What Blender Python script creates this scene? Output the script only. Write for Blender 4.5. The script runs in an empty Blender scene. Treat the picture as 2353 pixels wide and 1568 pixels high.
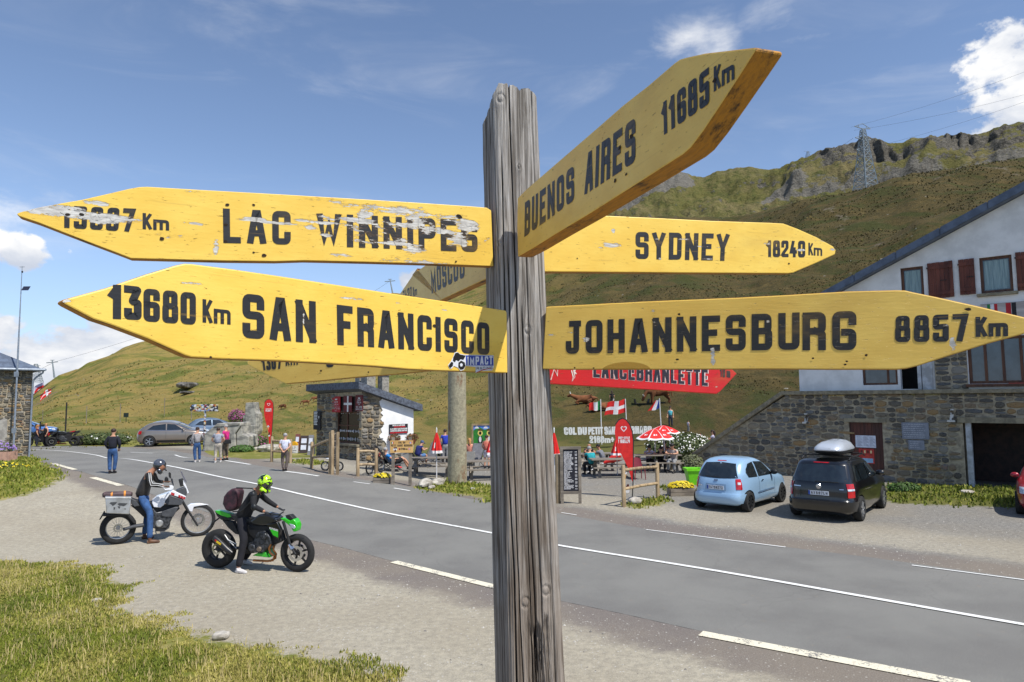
import bpy, bmesh, math, random
import numpy as np
from mathutils import Vector, Matrix
S = bpy.context.scene
C = S.collection
random.seed(7); rng = np.random.RandomState(11)
rad = math.radians
# ------------------------------------------------ camera
CAMZ, PITCH, ROLL = 3.4, rad(4.70), rad(0.5)
CX, CY, FPX = 1176.5, 784.0, 1568.7       # centre and focal length in 2353 x 1568 units
cF = Vector((0, math.cos(PITCH), math.sin(PITCH)))
u0 = Vector((0, -math.sin(PITCH), math.cos(PITCH))); r0 = Vector((1, 0, 0))
cR = math.cos(ROLL)*r0 - math.sin(ROLL)*u0
cU = math.sin(ROLL)*r0 + math.cos(ROLL)*u0
cd = bpy.data.cameras.new('camera'); cam = bpy.data.objects.new('camera', cd); C.objects.link(cam)
cam.matrix_world = Matrix(((cR.x, cU.x, -cF.x, 0), (cR.y, cU.y, -cF.y, 0), (cR.z, cU.z, -cF.z, CAMZ), (0, 0, 0, 1)))
cd.sensor_width = 36; cd.lens = 24.0; cd.clip_start = 0.05; cd.clip_end = 6000
S.camera = cam
# ------------------------------------------------ sun, sky, exposure
SUN_EL = rad(57); SUN_XY = Vector((0.76, -0.65)).normalized()
SUN = Vector((SUN_XY.x*math.cos(SUN_EL), SUN_XY.y*math.cos(SUN_EL), math.sin(SUN_EL)))
sl = bpy.data.lights.new('sun', 'SUN'); sl.energy = 5.0; sl.angle = rad(0.53); sl.color = (1.0, 0.955, 0.88)
so = bpy.data.objects.new('sun', sl); C.objects.link(so)
so.rotation_euler = SUN.to_track_quat('Z', 'Y').to_euler(); so.location = (30, -30, 60)
S.view_settings.view_transform = 'Standard'; S.view_settings.look = 'None'
S.view_settings.exposure = 0.08; S.view_settings.gamma = 1.0; S.view_settings.use_curve_mapping = False
S.render.engine = 'CYCLES'
S.cycles.max_bounces = 6; S.cycles.transparent_max_bounces = 12

def rgb(r, g, b, k=1.0):
    f = lambda c: ((c/255)/12.92 if c/255 <= .04045 else ((c/255+.055)/1.055)**2.4)*k
    return (f(r), f(g), f(b), 1)

class NT:
    """small node tree writer"""
    def __init__(s, nt): s.nt = nt; s.n = nt.nodes; s.l = nt.links
    def new(s, t, **kw):
        nd = s.n.new(t)
        for k, v in kw.items():
            if k == 'ins':
                for a, b in v.items():
                    if hasattr(b, 'is_output'): s.l.new(b, nd.inputs[a])
                    else: nd.inputs[a].default_value = b
            else: setattr(nd, k, v)
        return nd
    def m(s, op, a, b=None, c=None, clamp=False):
        nd = s.n.new('ShaderNodeMath'); nd.operation = op; nd.use_clamp = clamp
        for i, x in enumerate((a, b, c)):
            if x is None: continue
            if hasattr(x, 'is_output'): s.l.new(x, nd.inputs[i])
            else: nd.inputs[i].default_value = x
        return nd.outputs[0]
    def mr(s, x, a, b, c=0.0, d=1.0, smooth=True):
        nd = s.n.new('ShaderNodeMapRange'); nd.interpolation_type = 'SMOOTHSTEP' if smooth else 'LINEAR'
        s.l.new(x, nd.inputs[0])
        for i, v in enumerate((a, b, c, d)): nd.inputs[i+1].default_value = v
        return nd.outputs[0]
    def mix(s, f, a, b, mode='MIX'):
        nd = s.n.new('ShaderNodeMix'); nd.data_type = 'RGBA'; nd.blend_type = mode
        for i, x in ((0, f), (6, a), (7, b)):
            if hasattr(x, 'is_output'): s.l.new(x, nd.inputs[i])
            else: nd.inputs[i].default_value = x
        return nd.outputs[2]
    def noise(s, vec, sc, det=4, rough=.55, dist=0.0):
        nd = s.n.new('ShaderNodeTexNoise'); nd.inputs['Scale'].default_value = sc
        nd.inputs['Detail'].default_value = det; nd.inputs['Roughness'].default_value = rough
        nd.inputs['Distortion'].default_value = dist
        if vec is not None: s.l.new(vec, nd.inputs['Vector'])
        return nd.outputs[0]
    def mapv(s, vec, sc=(1, 1, 1), rot=(0, 0, 0), loc=(0, 0, 0)):
        nd = s.n.new('ShaderNodeMapping'); s.l.new(vec, nd.inputs[0])
        nd.inputs['Scale'].default_value = sc; nd.inputs['Rotation'].default_value = rot; nd.inputs['Location'].default_value = loc
        return nd.outputs[0]
    def bump(s, h, st=.3, dist=.01, nrm=None):
        nd = s.n.new('ShaderNodeBump'); nd.inputs['Strength'].default_value = st; nd.inputs['Distance'].default_value = dist
        s.l.new(h, nd.inputs['Height'])
        if nrm is not None: s.l.new(nrm, nd.inputs['Normal'])
        return nd.outputs[0]

def mk(name):
    m = bpy.data.materials.new(name); m.use_nodes = True
    t = NT(m.node_tree); b = t.n['Principled BSDF']
    return m, t, b

MATS = {}
def mat(name, c1, c2=None, sc=6, rough=.65, metal=0, bump=0, bsc=60, st=(1, 1, 1), spec=.5, coat=0, rnd=0, lo=.38, hi=.62, trans=0, alpha=1, emit=0, rough2=None):
    """painted / cloth / metal material: two colours mixed by noise in object space"""
    if name in MATS: return MATS[name]
    m, t, b = mk(name)
    oc = t.new('ShaderNodeTexCoord').outputs['Object']
    v = t.mapv(oc, st)
    if c2 is None: c2 = tuple(x*.82 for x in c1[:3])+(1,)
    f = t.mr(t.noise(v, sc, 5, .6), lo, hi)
    col = t.mix(f, c1, c2)
    if rnd:
        r = t.new('ShaderNodeObjectInfo').outputs['Random']
        col = t.mix(1.0, col, t.new('ShaderNodeCombineXYZ', ins={0: t.mr(r, 0, 1, 1-rnd, 1+rnd, False), 1: t.mr(r, 0, 1, 1-rnd, 1+rnd, False), 2: t.mr(r, 0, 1, 1-rnd, 1+rnd, False)}).outputs[0], 'MULTIPLY')
    t.l.new(col, b.inputs['Base Color'])
    b.inputs['Roughness'].default_value = rough; b.inputs['Metallic'].default_value = metal
    b.inputs['Specular IOR Level'].default_value = spec; b.inputs['Coat Weight'].default_value = coat
    b.inputs['Transmission Weight'].default_value = trans; b.inputs['Alpha'].default_value = alpha
    if coat: b.inputs['Coat Roughness'].default_value = .06
    if rough2 is not None: t.l.new(t.mr(t.noise(v, sc*3, 4), .3, .7, rough, rough2), b.inputs['Roughness'])
    if bump: t.l.new(t.bump(t.noise(v, bsc, 5, .6), bump, .01), b.inputs['Normal'])
    if emit: t.l.new(col, b.inputs['Emission Color']); b.inputs['Emission Strength'].default_value = emit
    MATS[name] = m
    return m

# ------------------------------------------------ mesh builder
class MB:
    def __init__(s): s.v = []; s.f = []; s.mi = []
    def add(s, vs, fs, mi=0):
        o = len(s.v); s.v += [tuple(p) for p in vs]; s.f += [tuple(i+o for i in f) for f in fs]; s.mi += [mi]*len(fs); return s
    def box(s, c, d, mi=0, M=None):
        x, y, z = d[0]/2, d[1]/2, d[2]/2
        vs = [Vector((a*x, b*y, e*z)) for a in (-1, 1) for b in (-1, 1) for e in (-1, 1)]
        if M is not None: vs = [M @ p for p in vs]
        vs = [p+Vector(c) for p in vs]
        return s.add(vs, [(0, 1, 3, 2), (4, 6, 7, 5), (0, 4, 5, 1), (2, 3, 7, 6), (0, 2, 6, 4), (1, 5, 7, 3)], mi)
    def bar(s, p, q, w, h, mi=0, up=(0, 0, 1)):
        p = Vector(p); q = Vector(q); d = (q-p); L = d.length; d.normalize(); up = Vector(up)
        if abs(d.dot(up)) > .99: up = Vector((1, 0, 0))
        a = d.cross(up).normalized(); b = a.cross(d)
        M = Matrix((d, a, b)).transposed()
        return s.box((p+q)/2, (L, w, h), mi, M)
    def tube(s, pts, r, n=8, mi=0, cap=True, closed=False):
        pts = [Vector(p) for p in pts]; N = len(pts)
        if not hasattr(r, '__len__'): r = [r]*N
        vs = []; prev = None
        for i, p in enumerate(pts):
            if closed: d = pts[(i+1) % N]-pts[i-1]
            else: d = pts[min(i+1, N-1)]-pts[max(i-1, 0)]
            d.normalize()
            if prev is None: a = d.orthogonal().normalized()
            else: a = (prev-d*prev.dot(d)).normalized()
            prev = a; b = d.cross(a)
            ri = r[i] if hasattr(r[i], '__len__') else (r[i], r[i])
            for k in range(n):
                t = 2*math.pi*k/n; vs.append(p+a*math.cos(t)*ri[0]+b*math.sin(t)*ri[1])
        fs = []
        for i in range(N if closed else N-1):
            j = (i+1) % N
            for k in range(n): fs.append((i*n+k, i*n+(k+1) % n, j*n+(k+1) % n, j*n+k))
        if cap and not closed: fs += [tuple(range(n))[::-1], tuple((N-1)*n+k for k in range(n))]
        return s.add(vs, fs, mi)
    def lathe(s, prof, n=24, c=(0, 0, 0), axis='z', mi=0, close=False):
        """prof: list of (r, h)"""
        vs = []
        for r, h in prof:
            for k in range(n):
                t = 2*math.pi*k/n; a, b = r*math.cos(t), r*math.sin(t)
                p = (a, b, h) if axis == 'z' else ((a, h, b) if axis == 'y' else (h, a, b))
                vs.append((p[0]+c[0], p[1]+c[1], p[2]+c[2]))
        fs = []; N = len(prof)
        for i in range(N if close else N-1):
            j = (i+1) % N
            for k in range(n):
                q = (i*n+k, i*n+(k+1) % n, j*n+(k+1) % n, j*n+k)
                fs.append(q if axis != 'y' else q[::-1])
        return s.add(vs, fs, mi)
    def ball(s, c, r, n=12, m=8, mi=0, M=None):
        if not hasattr(r, '__len__'): r = (r, r, r)
        vs = []; fs = []
        for i in range(m+1):
            ph = math.pi*i/m
            for k in range(n):
                t = 2*math.pi*k/n
                p = Vector((r[0]*math.sin(ph)*math.cos(t), r[1]*math.sin(ph)*math.sin(t), r[2]*math.cos(ph)))
                if M is not None: p = M @ p
                vs.append(p+Vector(c))
        for i in range(m):
            for k in range(n): fs.append((i*n+k, (i+1)*n+k, (i+1)*n+(k+1) % n, i*n+(k+1) % n))
        return s.add(vs, fs, mi)
    def prism(s, poly, y0, y1, mi=0, ax='xz', mi_side=None):
        """poly 2-D outline extruded along the third axis; ax 'xz' -> depth y, 'xy' -> depth z, 'yz' -> depth x"""
        def P(a, b, d): return (a, d, b) if ax == 'xz' else ((a, b, d) if ax == 'xy' else (d, a, b))
        n = len(poly)
        ar = sum(poly[i][0]*poly[(i+1) % n][1]-poly[(i+1) % n][0]*poly[i][1] for i in range(n))
        if ar < 0: poly = poly[::-1]
        vs = [P(a, b, y0) for a, b in poly]+[P(a, b, y1) for a, b in poly]
        s.add(vs, [tuple(range(n)), tuple(range(2*n-1, n-1, -1))], mi)
        o = len(s.v)-2*n
        fs = [(i, i+n, (i+1) % n+n, (i+1) % n) for i in range(n)]
        s.f += [tuple(k+o for k in f) for f in fs]; s.mi += [mi if mi_side is None else mi_side]*n
        return s
    def sheet(s, fn, nu, nv, mi=0):
        vs = [fn(i/nu, j/nv) for j in range(nv+1) for i in range(nu+1)]
        fs = [(j*(nu+1)+i, j*(nu+1)+i+1, (j+1)*(nu+1)+i+1, (j+1)*(nu+1)+i) for j in range(nv) for i in range(nu)]
        return s.add(vs, fs, mi)
    def mesh(s, name, smooth=False, fix=True):
        me = bpy.data.meshes.new(name); me.from_pydata(s.v, [], s.f)
        me.polygons.foreach_set('material_index', s.mi)
        if fix and len(s.f) < 30000:
            bm = bmesh.new(); bm.from_mesh(me); bmesh.ops.recalc_face_normals(bm, faces=bm.faces); bm.to_mesh(me); bm.free()
        if smooth:
            me.polygons.foreach_set('use_smooth', [True]*len(me.polygons))
            if smooth != 'all':
                try: me.set_sharp_from_angle(angle=rad(38 if smooth is True else smooth))
                except Exception: pass
        me.update(); return me
    def build(s, name, mats, parent=None, loc=(0, 0, 0), rz=0, smooth=False, bevel=0, seg=1, fix=True):
        me = s.mesh(name, smooth, fix)
        for m in (mats if isinstance(mats, (list, tuple)) else [mats]): me.materials.append(m)
        o = bpy.data.objects.new(name, me); C.objects.link(o); o.location = loc; o.rotation_euler = (0, 0, rz)
        if parent is not None: o.parent = parent
        if bevel:
            b = o.modifiers.new('bevel', 'BEVEL'); b.width = bevel; b.segments = seg; b.limit_method = 'ANGLE'; b.angle_limit = rad(40)
        return o

def thing(name, label, cat, loc=(0, 0, 0), rz=0, group=None, scale=1):
    o = bpy.data.objects.new(name, None); C.objects.link(o); o.location = loc; o.rotation_euler = (0, 0, rz)
    o.empty_display_size = .2
    if scale != 1: o.scale = (scale,)*3
    return tag(o, label, cat, group)
def tag(o, label=None, cat=None, group=None, kind=None):
    if label: o['label'] = label
    if cat: o['category'] = cat
    if group: o['group'] = group
    if kind: o['kind'] = kind
    return o
def part_empty(name, parent, loc=(0, 0, 0), rot=(0, 0, 0)):
    o = bpy.data.objects.new(name, None); C.objects.link(o); o.parent = parent; o.location = loc; o.rotation_euler = rot; o.empty_display_size = .1
    return o
def kids(o): return list(o.children)
def copy_tree(o, parent=None):
    c = o.copy(); C.objects.link(c)
    if parent is not None: c.parent = parent
    for ch in kids(o): copy_tree(ch, c)
    return c
def clone(o, loc, rz=None, label=None):
    c = copy_tree(o); c.location = loc
    if rz is not None: c.rotation_euler = (0, 0, rz)
    if label: c['label'] = label
    return c

# ------------------------------------------------ noise on arrays
def _h(ix, iy, sd):
    n = (ix.astype(np.int64)*374761393+iy.astype(np.int64)*668265263+sd*1442695041) & 0xffffffff
    n = ((n ^ (n >> 13))*1274126177) & 0xffffffff
    return ((n ^ (n >> 16)) & 0xffff)/65535.0
def vn(x, y, sd=0):
    x = np.asarray(x, float); y = np.asarray(y, float)
    ix = np.floor(x); iy = np.floor(y); fx = x-ix; fy = y-iy
    fx = fx*fx*(3-2*fx); fy = fy*fy*(3-2*fy)
    a = _h(ix, iy, sd); b = _h(ix+1, iy, sd); c = _h(ix, iy+1, sd); d = _h(ix+1, iy+1, sd)
    return (a*(1-fx)+b*fx)*(1-fy)+(c*(1-fx)+d*fx)*fy
def fbm(x, y, o=4, sd=0, g=.5):
    s = 0; a = 1; t = 0
    for k in range(o):
        s = s+a*(vn(x*2**k+17*k, y*2**k-9*k, sd+k)-.5); t += a; a *= g
    return s/t*2
def ridged(x, y, o=4, sd=0):
    s = 0; a = 1; t = 0
    for k in range(o):
        s = s+a*(1-np.abs(2*vn(x*2**k+3*k, y*2**k+7*k, sd+k)-1)); t += a; a *= .5
    return s/t
def sst(t): t = np.clip(t, 0, 1); return t*t*(3-2*t)

# ------------------------------------------------ photograph geometry: zoom windows -> 2353 units -> rays
KD = 2353/4096
def Zm(x0, y0, x1, w):
    k = (x1-x0)/w*KD
    return lambda a, b: (x0*KD+a*k, y0*KD+b*k)
ZA = Zm(0, 1350, 800, 2281); ZB = Zm(300, 1750, 1300, 2353); ZC = Zm(700, 1500, 1300, 2352); ZD = Zm(1200, 1500, 1750, 2156)
ZE = Zm(1550, 1650, 2050, 1960); ZF = Zm(2150, 1500, 2850, 1829); ZG = Zm(2700, 1650, 3700, 2353); ZH = Zm(3100, 1100, 4096, 1735)
ZI = Zm(3500, 1700, 4096, 2077); ZJ = Zm(0, 2100, 1700, 2353); ZK = Zm(1500, 1000, 2100, 1680); ZL = Zm(2150, 1100, 3150, 2353)
ZM = Zm(850, 750, 2000, 2342); ZN = Zm(1900, 1850, 4096, 2353); ZO = Zm(0, 1600, 420, 1829); ZP = Zm(2050, 150, 3150, 1916)
ZQ = Zm(3500, 950, 4096, 1438); ZR = Zm(0, 700, 1100, 2353); ZS = Zm(2200, 400, 4096, 2353); ZT = Zm(1700, 250, 2500, 1004)
ZU = Zm(1900, 1500, 2300, 510); ZV = Zm(300, 1850, 800, 2240); ZW = Zm(800, 1880, 1280, 1711); ZX = Zm(0, 1400, 180, 564)
ZY = Zm(950, 1400, 1700, 2353); ZZ = Zm(2500, 1700, 2750, 1568)
O = Vector((0, 0, CAMZ))
def ray(p): return cF*FPX+cR*(p[0]-CX)+cU*(CY-p[1])
def at_depth(p, Y):
    d = ray(p); return O+d*(Y/d.y)
class Plane:
    """vertical plane through P0 along heading ang (from +x towards +y); uv() gives (along, z) relative to P0"""
    def __init__(s, P0, ang):
        s.P = Vector(P0); s.a = ang; s.d = Vector((math.cos(ang), math.sin(ang), 0)); s.n = Vector((-s.d.y, s.d.x, 0))
    def hit(s, p, off=0):
        d = ray(p); t = ((s.P+s.n*off-O).dot(s.n))/d.dot(s.n); return O+d*t
    def uv(s, p, off=0):
        q = s.hit(p, off)-s.P; return (q.dot(s.d), q.z)
    def uvs(s, Z, pts, off=0): return [s.uv(Z(*q) if Z else q, off) for q in pts]
# ------------------------------------------------ terrain
def az_of(p):
    d = ray(p); return math.atan2(d.x, d.y), d.z/math.hypot(d.x, d.y)
def tab(pts):
    r = []
    for x, y, R in pts:
        a, t = az_of((x, y)); r.append((a, t, R))
    r.sort(); return np.array(r)
RIDGE = tab([(-900, 985, 320), (-300, 945, 300), (65, 925, 280), (130, 872, 270), (180, 852, 262), (240, 822, 255), (285, 800, 250), (335, 787, 250), (400, 772, 250), (520, 735, 255), (640, 705, 262), (760, 690, 270),
             (900, 676, 285), (960, 668, 285), (1060, 660, 280), (1115, 650, 275), (1250, 572, 255), (1400, 512, 240), (1500, 503, 225), (1700, 489, 205), (1760, 478, 200), (1860, 455, 185), (1990, 430, 178),
             (2100, 393, 172), (2220, 378, 165), (2353, 362, 160), (2700, 300, 150), (3300, 300, 150), (5200, 500, 150)])
BASE = np.array(sorted([(az_of((x, 1000))[0], R) for x, R in [(-1500, 95), (65, 95), (300, 92), (500, 78), (640, 62), (760, 50), (900, 45), (1100, 42), (1300, 41), (1500, 41), (1700, 43), (1900, 46), (2353, 46), (4000, 50)]]))
PRO_T = np.array([0, .04, .10, .2, .45, .75, 1.0]); PRO_H = np.array([0, .012, .055, .145, .42, .745, 1.0])
def terrain_z(x, y, detail=True):
    x = np.asarray(x, float); y = np.asarray(y, float)
    R = np.hypot(x, y); A = np.arctan2(x, y)
    z = .5*sst((-x-1.5)/8)*sst((y-17)/7)*(1-sst((y-33)/9))
    z = z+1.62*(1-sst((y-3.0)/(4.6-.0*x)))
    front = np.abs(A) < 1.45
    Rr = np.interp(A, RIDGE[:, 0], RIDGE[:, 2]); tr = np.interp(A, RIDGE[:, 0], RIDGE[:, 1]); Rb = np.interp(A, BASE[:, 0], BASE[:, 1])
    zr = CAMZ+Rr*tr
    t = (R-Rb)/(Rr-Rb)
    h = np.interp(t, PRO_T, PRO_H)*zr
    h = np.where(t > 1, zr-(R-Rr)*.22, h)
    if detail:
        k = np.clip(t, 0, 1)*(1-.75*np.clip(1-np.abs(t-1)/.12, 0, 1))
        # folds that run along the contour lines
        h = h+k*(fbm(A*9, t*5, 3, 5)*4.0*np.clip(Rr/200, .5, 1.6)+(fbm(x/16, y/16, 4, 9)-.6*np.abs(fbm(x/30, y/24, 3, 19)))*3.2)+np.clip(t*8, 0, 1)*(fbm(x/3.2, y/3.2, 3, 31)*.35+fbm(x/.9, y/.9, 2, 77)*.07)
    h = np.where((t > 0) & front, np.maximum(h, -40), 0)
    low = np.clip((t-1)/.3, 0, 1)
    return z+h*sst((1.5-np.abs(A))/.1)
def Z1(x, y): return float(terrain_z(np.array([x]), np.array([y]))[0])
def G(p, dz=0):
    """first point of the terrain seen at picture point p"""
    d = ray(p); d = d/d.y
    if d.z >= 0: lo, hi = 30.0, 400.0
    t = 5.0; f0 = None
    while t < 420:
        q = O+d*t; f = q.z-Z1(q.x, q.y)-dz
        if f < 0:
            a, b = t-max(.25, t*.01), t
            for _ in range(14):
                m_ = (a+b)/2; q = O+d*m_
                if q.z-Z1(q.x, q.y)-dz < 0: b = m_
                else: a = m_
            q = O+d*b; return Vector((q.x, q.y, Z1(q.x, q.y)+dz))
        t += max(.25, t*.01)
    return O+d*100
def Gs(Z, *pts): return [G(Z(*p) if Z else p) for p in pts]

def pip(px, py, poly):
    ins = np.zeros(px.shape, bool); n = len(poly)
    for i in range(n):
        x1, y1 = poly[i]; x2, y2 = poly[(i+1) % n]
        c = ((y1 > py) != (y2 > py)) & (px < (x2-x1)*(py-y1)/((y2-y1) if y2 != y1 else 1e-9)+x1)
        ins ^= c
    return ins
def pdist(px, py, poly, closed=True):
    d = np.full(px.shape, 1e9); n = len(poly)
    for i in range(n if closed else n-1):
        x1, y1 = poly[i]; x2, y2 = poly[(i+1) % n]
        dx, dy = x2-x1, y2-y1; L = dx*dx+dy*dy+1e-12
        t = np.clip(((px-x1)*dx+(py-y1)*dy)/L, 0, 1)
        d = np.minimum(d, np.hypot(px-x1-t*dx, py-y1-t*dy))
    return d
def sdist(px, py, poly):
    d = pdist(px, py, poly); return np.where(pip(px, py, poly), d, -d)
def gxy(Z, pts): return [(g.x, g.y) for g in (G(Z(*p) if Z else p) for p in pts)]
# road lines traced on the ground: centre line, far edge and near edge of the asphalt
CL = gxy(None, [(2353, 1437), (2000, 1376), (1640, 1310), (1280, 1256), (1000, 1200), (800, 1158), (620, 1124), (500, 1096), (400, 1073), (300, 1057), (230, 1047), (150, 1037), (110, 1034.5), (70, 1034)])
FAR = gxy(None, [(2353, 1330), (2000, 1281), (1740, 1249), (1485, 1216), (1285, 1180), (1115, 1153), (1000, 1130), (905, 1113), (800, 1098), (660, 1082), (570, 1066), (470, 1048), (380, 1034), (260, 1026), (150, 1025), (70, 1025.5)])
NEAR = gxy(None, [(2200, 1568), (1940, 1518), (1700, 1470), (1420, 1408), (1140, 1350), (960, 1305), (800, 1262), (640, 1222), (520, 1190), (420, 1160), (330, 1130), (258, 1105), (190, 1085), (145, 1075), (115, 1065), (95, 1058), (70, 1054)])
def ext(pl, a=40, b=8):
    (x0, y0), (x1, y1) = pl[0], pl[1]; L = math.hypot(x0-x1, y0-y1)
    p = (x0+(x0-x1)/L*a, y0+(y0-y1)/L*a)
    (x0, y0), (x1, y1) = pl[-1], pl[-2]; L = math.hypot(x0-x1, y0-y1)
    return [p]+pl+[(x0+(x0-x1)/L*b, y0+(y0-y1)/L*b)]
CL, FAR, NEAR = ext(CL), ext(FAR, 40, 10), ext(NEAR, 40, 10)
ROADPOLY = FAR+NEAR[::-1]
# grass areas near the camera (traced) and on the far side of the road
GRASS = [gxy(None, [(-500, 1295), (0, 1297), (90, 1302), (190, 1312), (260, 1335), (300, 1352), (255, 1385), (170, 1398), (330, 1428), (420, 1448), (520, 1475), (620, 1488), (720, 1508), (800, 1540), (850, 1568), (900, 1640), (300, 1700), (-600, 1700)]),
         gxy(None, [(-400, 1010), (40, 1040), (66, 1052), (100, 1066), (140, 1085), (148, 1098), (110, 1120), (60, 1138), (0, 1152), (-400, 1180)]),
         gxy(ZE, [(400, 1205), (560, 1130), (900, 1060), (1000, 1050), (1280, 1100), (1640, 1150), (2000, 1230), (2000, 1460), (1640, 1400), (1300, 1320), (1000, 1270), (600, 1235)]),
         gxy(None, [(2035, 1112), (2353, 1120), (2800, 1130), (2800, 1190), (2353, 1170), (2250, 1165), (2050, 1158), (2010, 1140)]),
         gxy(ZF, [(880, 1370), (960, 1300), (1250, 1280), (1400, 1300), (1330, 1360), (1060, 1400)]),
         gxy(ZF, [(1280, 1170), (1420, 1160), (1650, 1190), (1640, 1260), (1400, 1260)]),
         gxy(ZC, [(1830, 1345), (2000, 1325), (2352, 1360), (2352, 1420), (2100, 1420), (1850, 1370)])]
GRAVEL = gxy(None, [(-900, 1110), (0, 1110), (100, 1085), (150, 1080), (250, 1108), (350, 1140), (430, 1165), (560, 1205), (700, 1250), (860, 1290), (1000, 1330), (1200, 1385), (1450, 1440), (1600, 1480), (1900, 1560), (2100, 1700), (-900, 1900)])
def masks(x, y):
    g = np.full(x.shape, -9.0)
    for P in GRASS: g = np.maximum(g, sdist(x, y, P))
    R = np.hypot(x, y); A = np.arctan2(x, y)
    Rb = np.interp(A, BASE[:, 0], BASE[:, 1])
    # beyond the car park, terrace and verge: grass
    lim = np.interp(A, [az_of((q, 1000))[0] for q in (-2000, 70, 330, 440, 480, 560, 700, 1000, 1300, 1600, 2000, 2353, 4000)], [57, 57, 58, 58, 47, 36, 36, 39, 40, 40, 44, 48, 60])
    g = np.maximum(g, R-lim)
    g = np.maximum(g, -4.5-y)
    return g
def build_ground():
    # polar grid, fine in front of the camera
    az = np.concatenate([np.linspace(-180, -48, 34)[:-1], np.linspace(-48, 48, 481), np.linspace(48, 180, 34)[1:-1]])
    az = np.radians(az)
    R = np.concatenate([np.linspace(.3, 5, 12)[:-1], np.geomspace(5, 60, 150)[:-1], np.linspace(60, 300, 170)[:-1], np.geomspace(300, 3500, 22)])
    AA, RR = np.meshgrid(az, R); x = RR*np.sin(AA); y = RR*np.cos(AA)
    z = terrain_z(x, y)
    far = RR > 420; z = np.where(far, np.minimum(z, -30), z)
    rd = sdist(x, y, ROADPOLY)
    z = z-.035*sst((rd+.03)/.3)
    z = z+np.where((RR < 45), fbm(x/1.3, y/1.3, 3, 3)*.012*sst((-rd)/.6), 0)
    n = len(az); m = len(R)
    g = masks(x, y)
    z = z+np.where(RR < 60, np.clip(g, 0, 1)*.05*sst((-rd)/.6), 0)
    idx = np.arange(n*m).reshape(m, n)
    q = np.stack([idx[:-1, :], np.roll(idx[:-1, :], -1, 1), np.roll(idx[1:, :], -1, 1), idx[1:, :]], -1).reshape(-1, 4)
    me = bpy.data.meshes.new('ground')
    V = np.stack([x.ravel(), y.ravel(), z.ravel()], 1)
    me.vertices.add(len(V)); me.vertices.foreach_set('co', V.ravel())
    me.loops.add(q.size); me.loops.foreach_set('vertex_index', q.ravel()[::1])
    me.polygons.add(len(q)); me.polygons.foreach_set('loop_start', np.arange(len(q))*4); me.polygons.foreach_set('loop_total', np.full(len(q), 4))
    me.polygons.foreach_set('use_smooth', np.ones(len(q), bool))
    a = me.attributes.new('grass', 'FLOAT', 'POINT'); a.data.foreach_set('value', np.clip(g, -3, 3).ravel().astype(np.float32))
    dk = np.maximum(sdist(x, y, GRAVEL), -3)
    a = me.attributes.new('pale', 'FLOAT', 'POINT'); a.data.foreach_set('value', np.clip(dk, -3, 3).ravel().astype(np.float32))
    a = me.attributes.new('verge', 'FLOAT', 'POINT'); a.data.foreach_set('value', np.clip(-rd, -1, 6).ravel().astype(np.float32))
    Rb = np.interp(AA, BASE[:, 0], BASE[:, 1]); Rr = np.interp(AA, RIDGE[:, 0], RIDGE[:, 2])
    t = np.clip((RR-Rb)/(Rr-Rb), -1, 2)
    uvx = np.stack([AA.ravel()*30, t.ravel()*14, AA.ravel()*0], 1).astype(np.float32)
    a = me.attributes.new('slope', 'FLOAT_VECTOR', 'POINT'); a.data.foreach_set('vector', uvx.ravel())
    me.update(calc_edges=True); me.validate()
    o = bpy.data.objects.new('ground', me); C.objects.link(o); o['kind'] = 'structure'
    # material
    m, T, b = mk('ground_material')
    oc = T.new('ShaderNodeTexCoord').outputs['Object']
    at = lambda nm, o='Fac': T.new('ShaderNodeAttribute', attribute_name=nm).outputs[o]
    gr, pale, verge, sl = at('grass'), at('pale'), at('verge'), at('slope', 'Vector')
    n1 = T.noise(oc, 1.1, 6, .65); n2 = T.noise(oc, 9, 6, .7); n3 = T.noise(oc, 55, 4, .7); n4 = T.noise(oc, .35, 4)
    # gravel
    vor = T.new('ShaderNodeTexVoronoi', ins={'Vector': oc, 'Scale': 26.0}); pebble = vor.outputs['Distance']; pc = vor.outputs['Color']
    pk = T.new('ShaderNodeSeparateColor', ins={0: pc}).outputs[0]
    gdark = T.mix(T.mr(n2, .3, .7), rgb(132, 129, 122), rgb(98, 96, 93))
    gpale = T.mix(T.mr(n2, .3, .7), rgb(170, 162, 143), rgb(138, 132, 118))
    pl = T.mr(T.m('ADD', pale, T.m('MULTIPLY', T.m('SUBTRACT', n1, .5), 2.4)), -.35, .6)
    # on the far side the gravel is grey close to the cars, sandy near the road
    far_sand = T.m('MULTIPLY', T.mr(T.m('ADD', verge, T.m('MULTIPLY', T.m('SUBTRACT', n1, .5), 1.6)), 1.1, 1.8), T.m('SUBTRACT', 1.0, T.mr(verge, 3.0, 4.6)))
    pl = T.m('MAXIMUM', pl, T.m('MULTIPLY', far_sand, .75))
    gcol = T.mix(pl, gdark, gpale)
    # worn asphalt crumbs along the road edge
    ed = T.m('SUBTRACT', 1.0, T.mr(T.m('ADD', verge, T.m('MULTIPLY', T.m('SUBTRACT', n1, .5), 1.2)), .75, 1.35))
    gcol = T.mix(T.m('MULTIPLY', ed, .9), gcol, T.mix(T.mr(n3, .35, .65), rgb(118, 108, 102), rgb(86, 80, 77)))
    gcol = T.mix(T.mr(n3, .45, .8, 0, .55), gcol, rgb(205, 200, 190))
    gcol = T.mix(T.mr(n3, .18, .4, .55, 0), gcol, rgb(70, 66, 62))
    gcol = T.mix(T.m('MULTIPLY', T.mr(pk, .9, .97), T.m('SUBTRACT', 1.0, T.mr(pebble, .25, .4))), gcol, rgb(186, 183, 176))
    gcol = T.mix(T.mr(n4, .35, .65, 0, .35), gcol, rgb(140, 130, 112))
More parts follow.
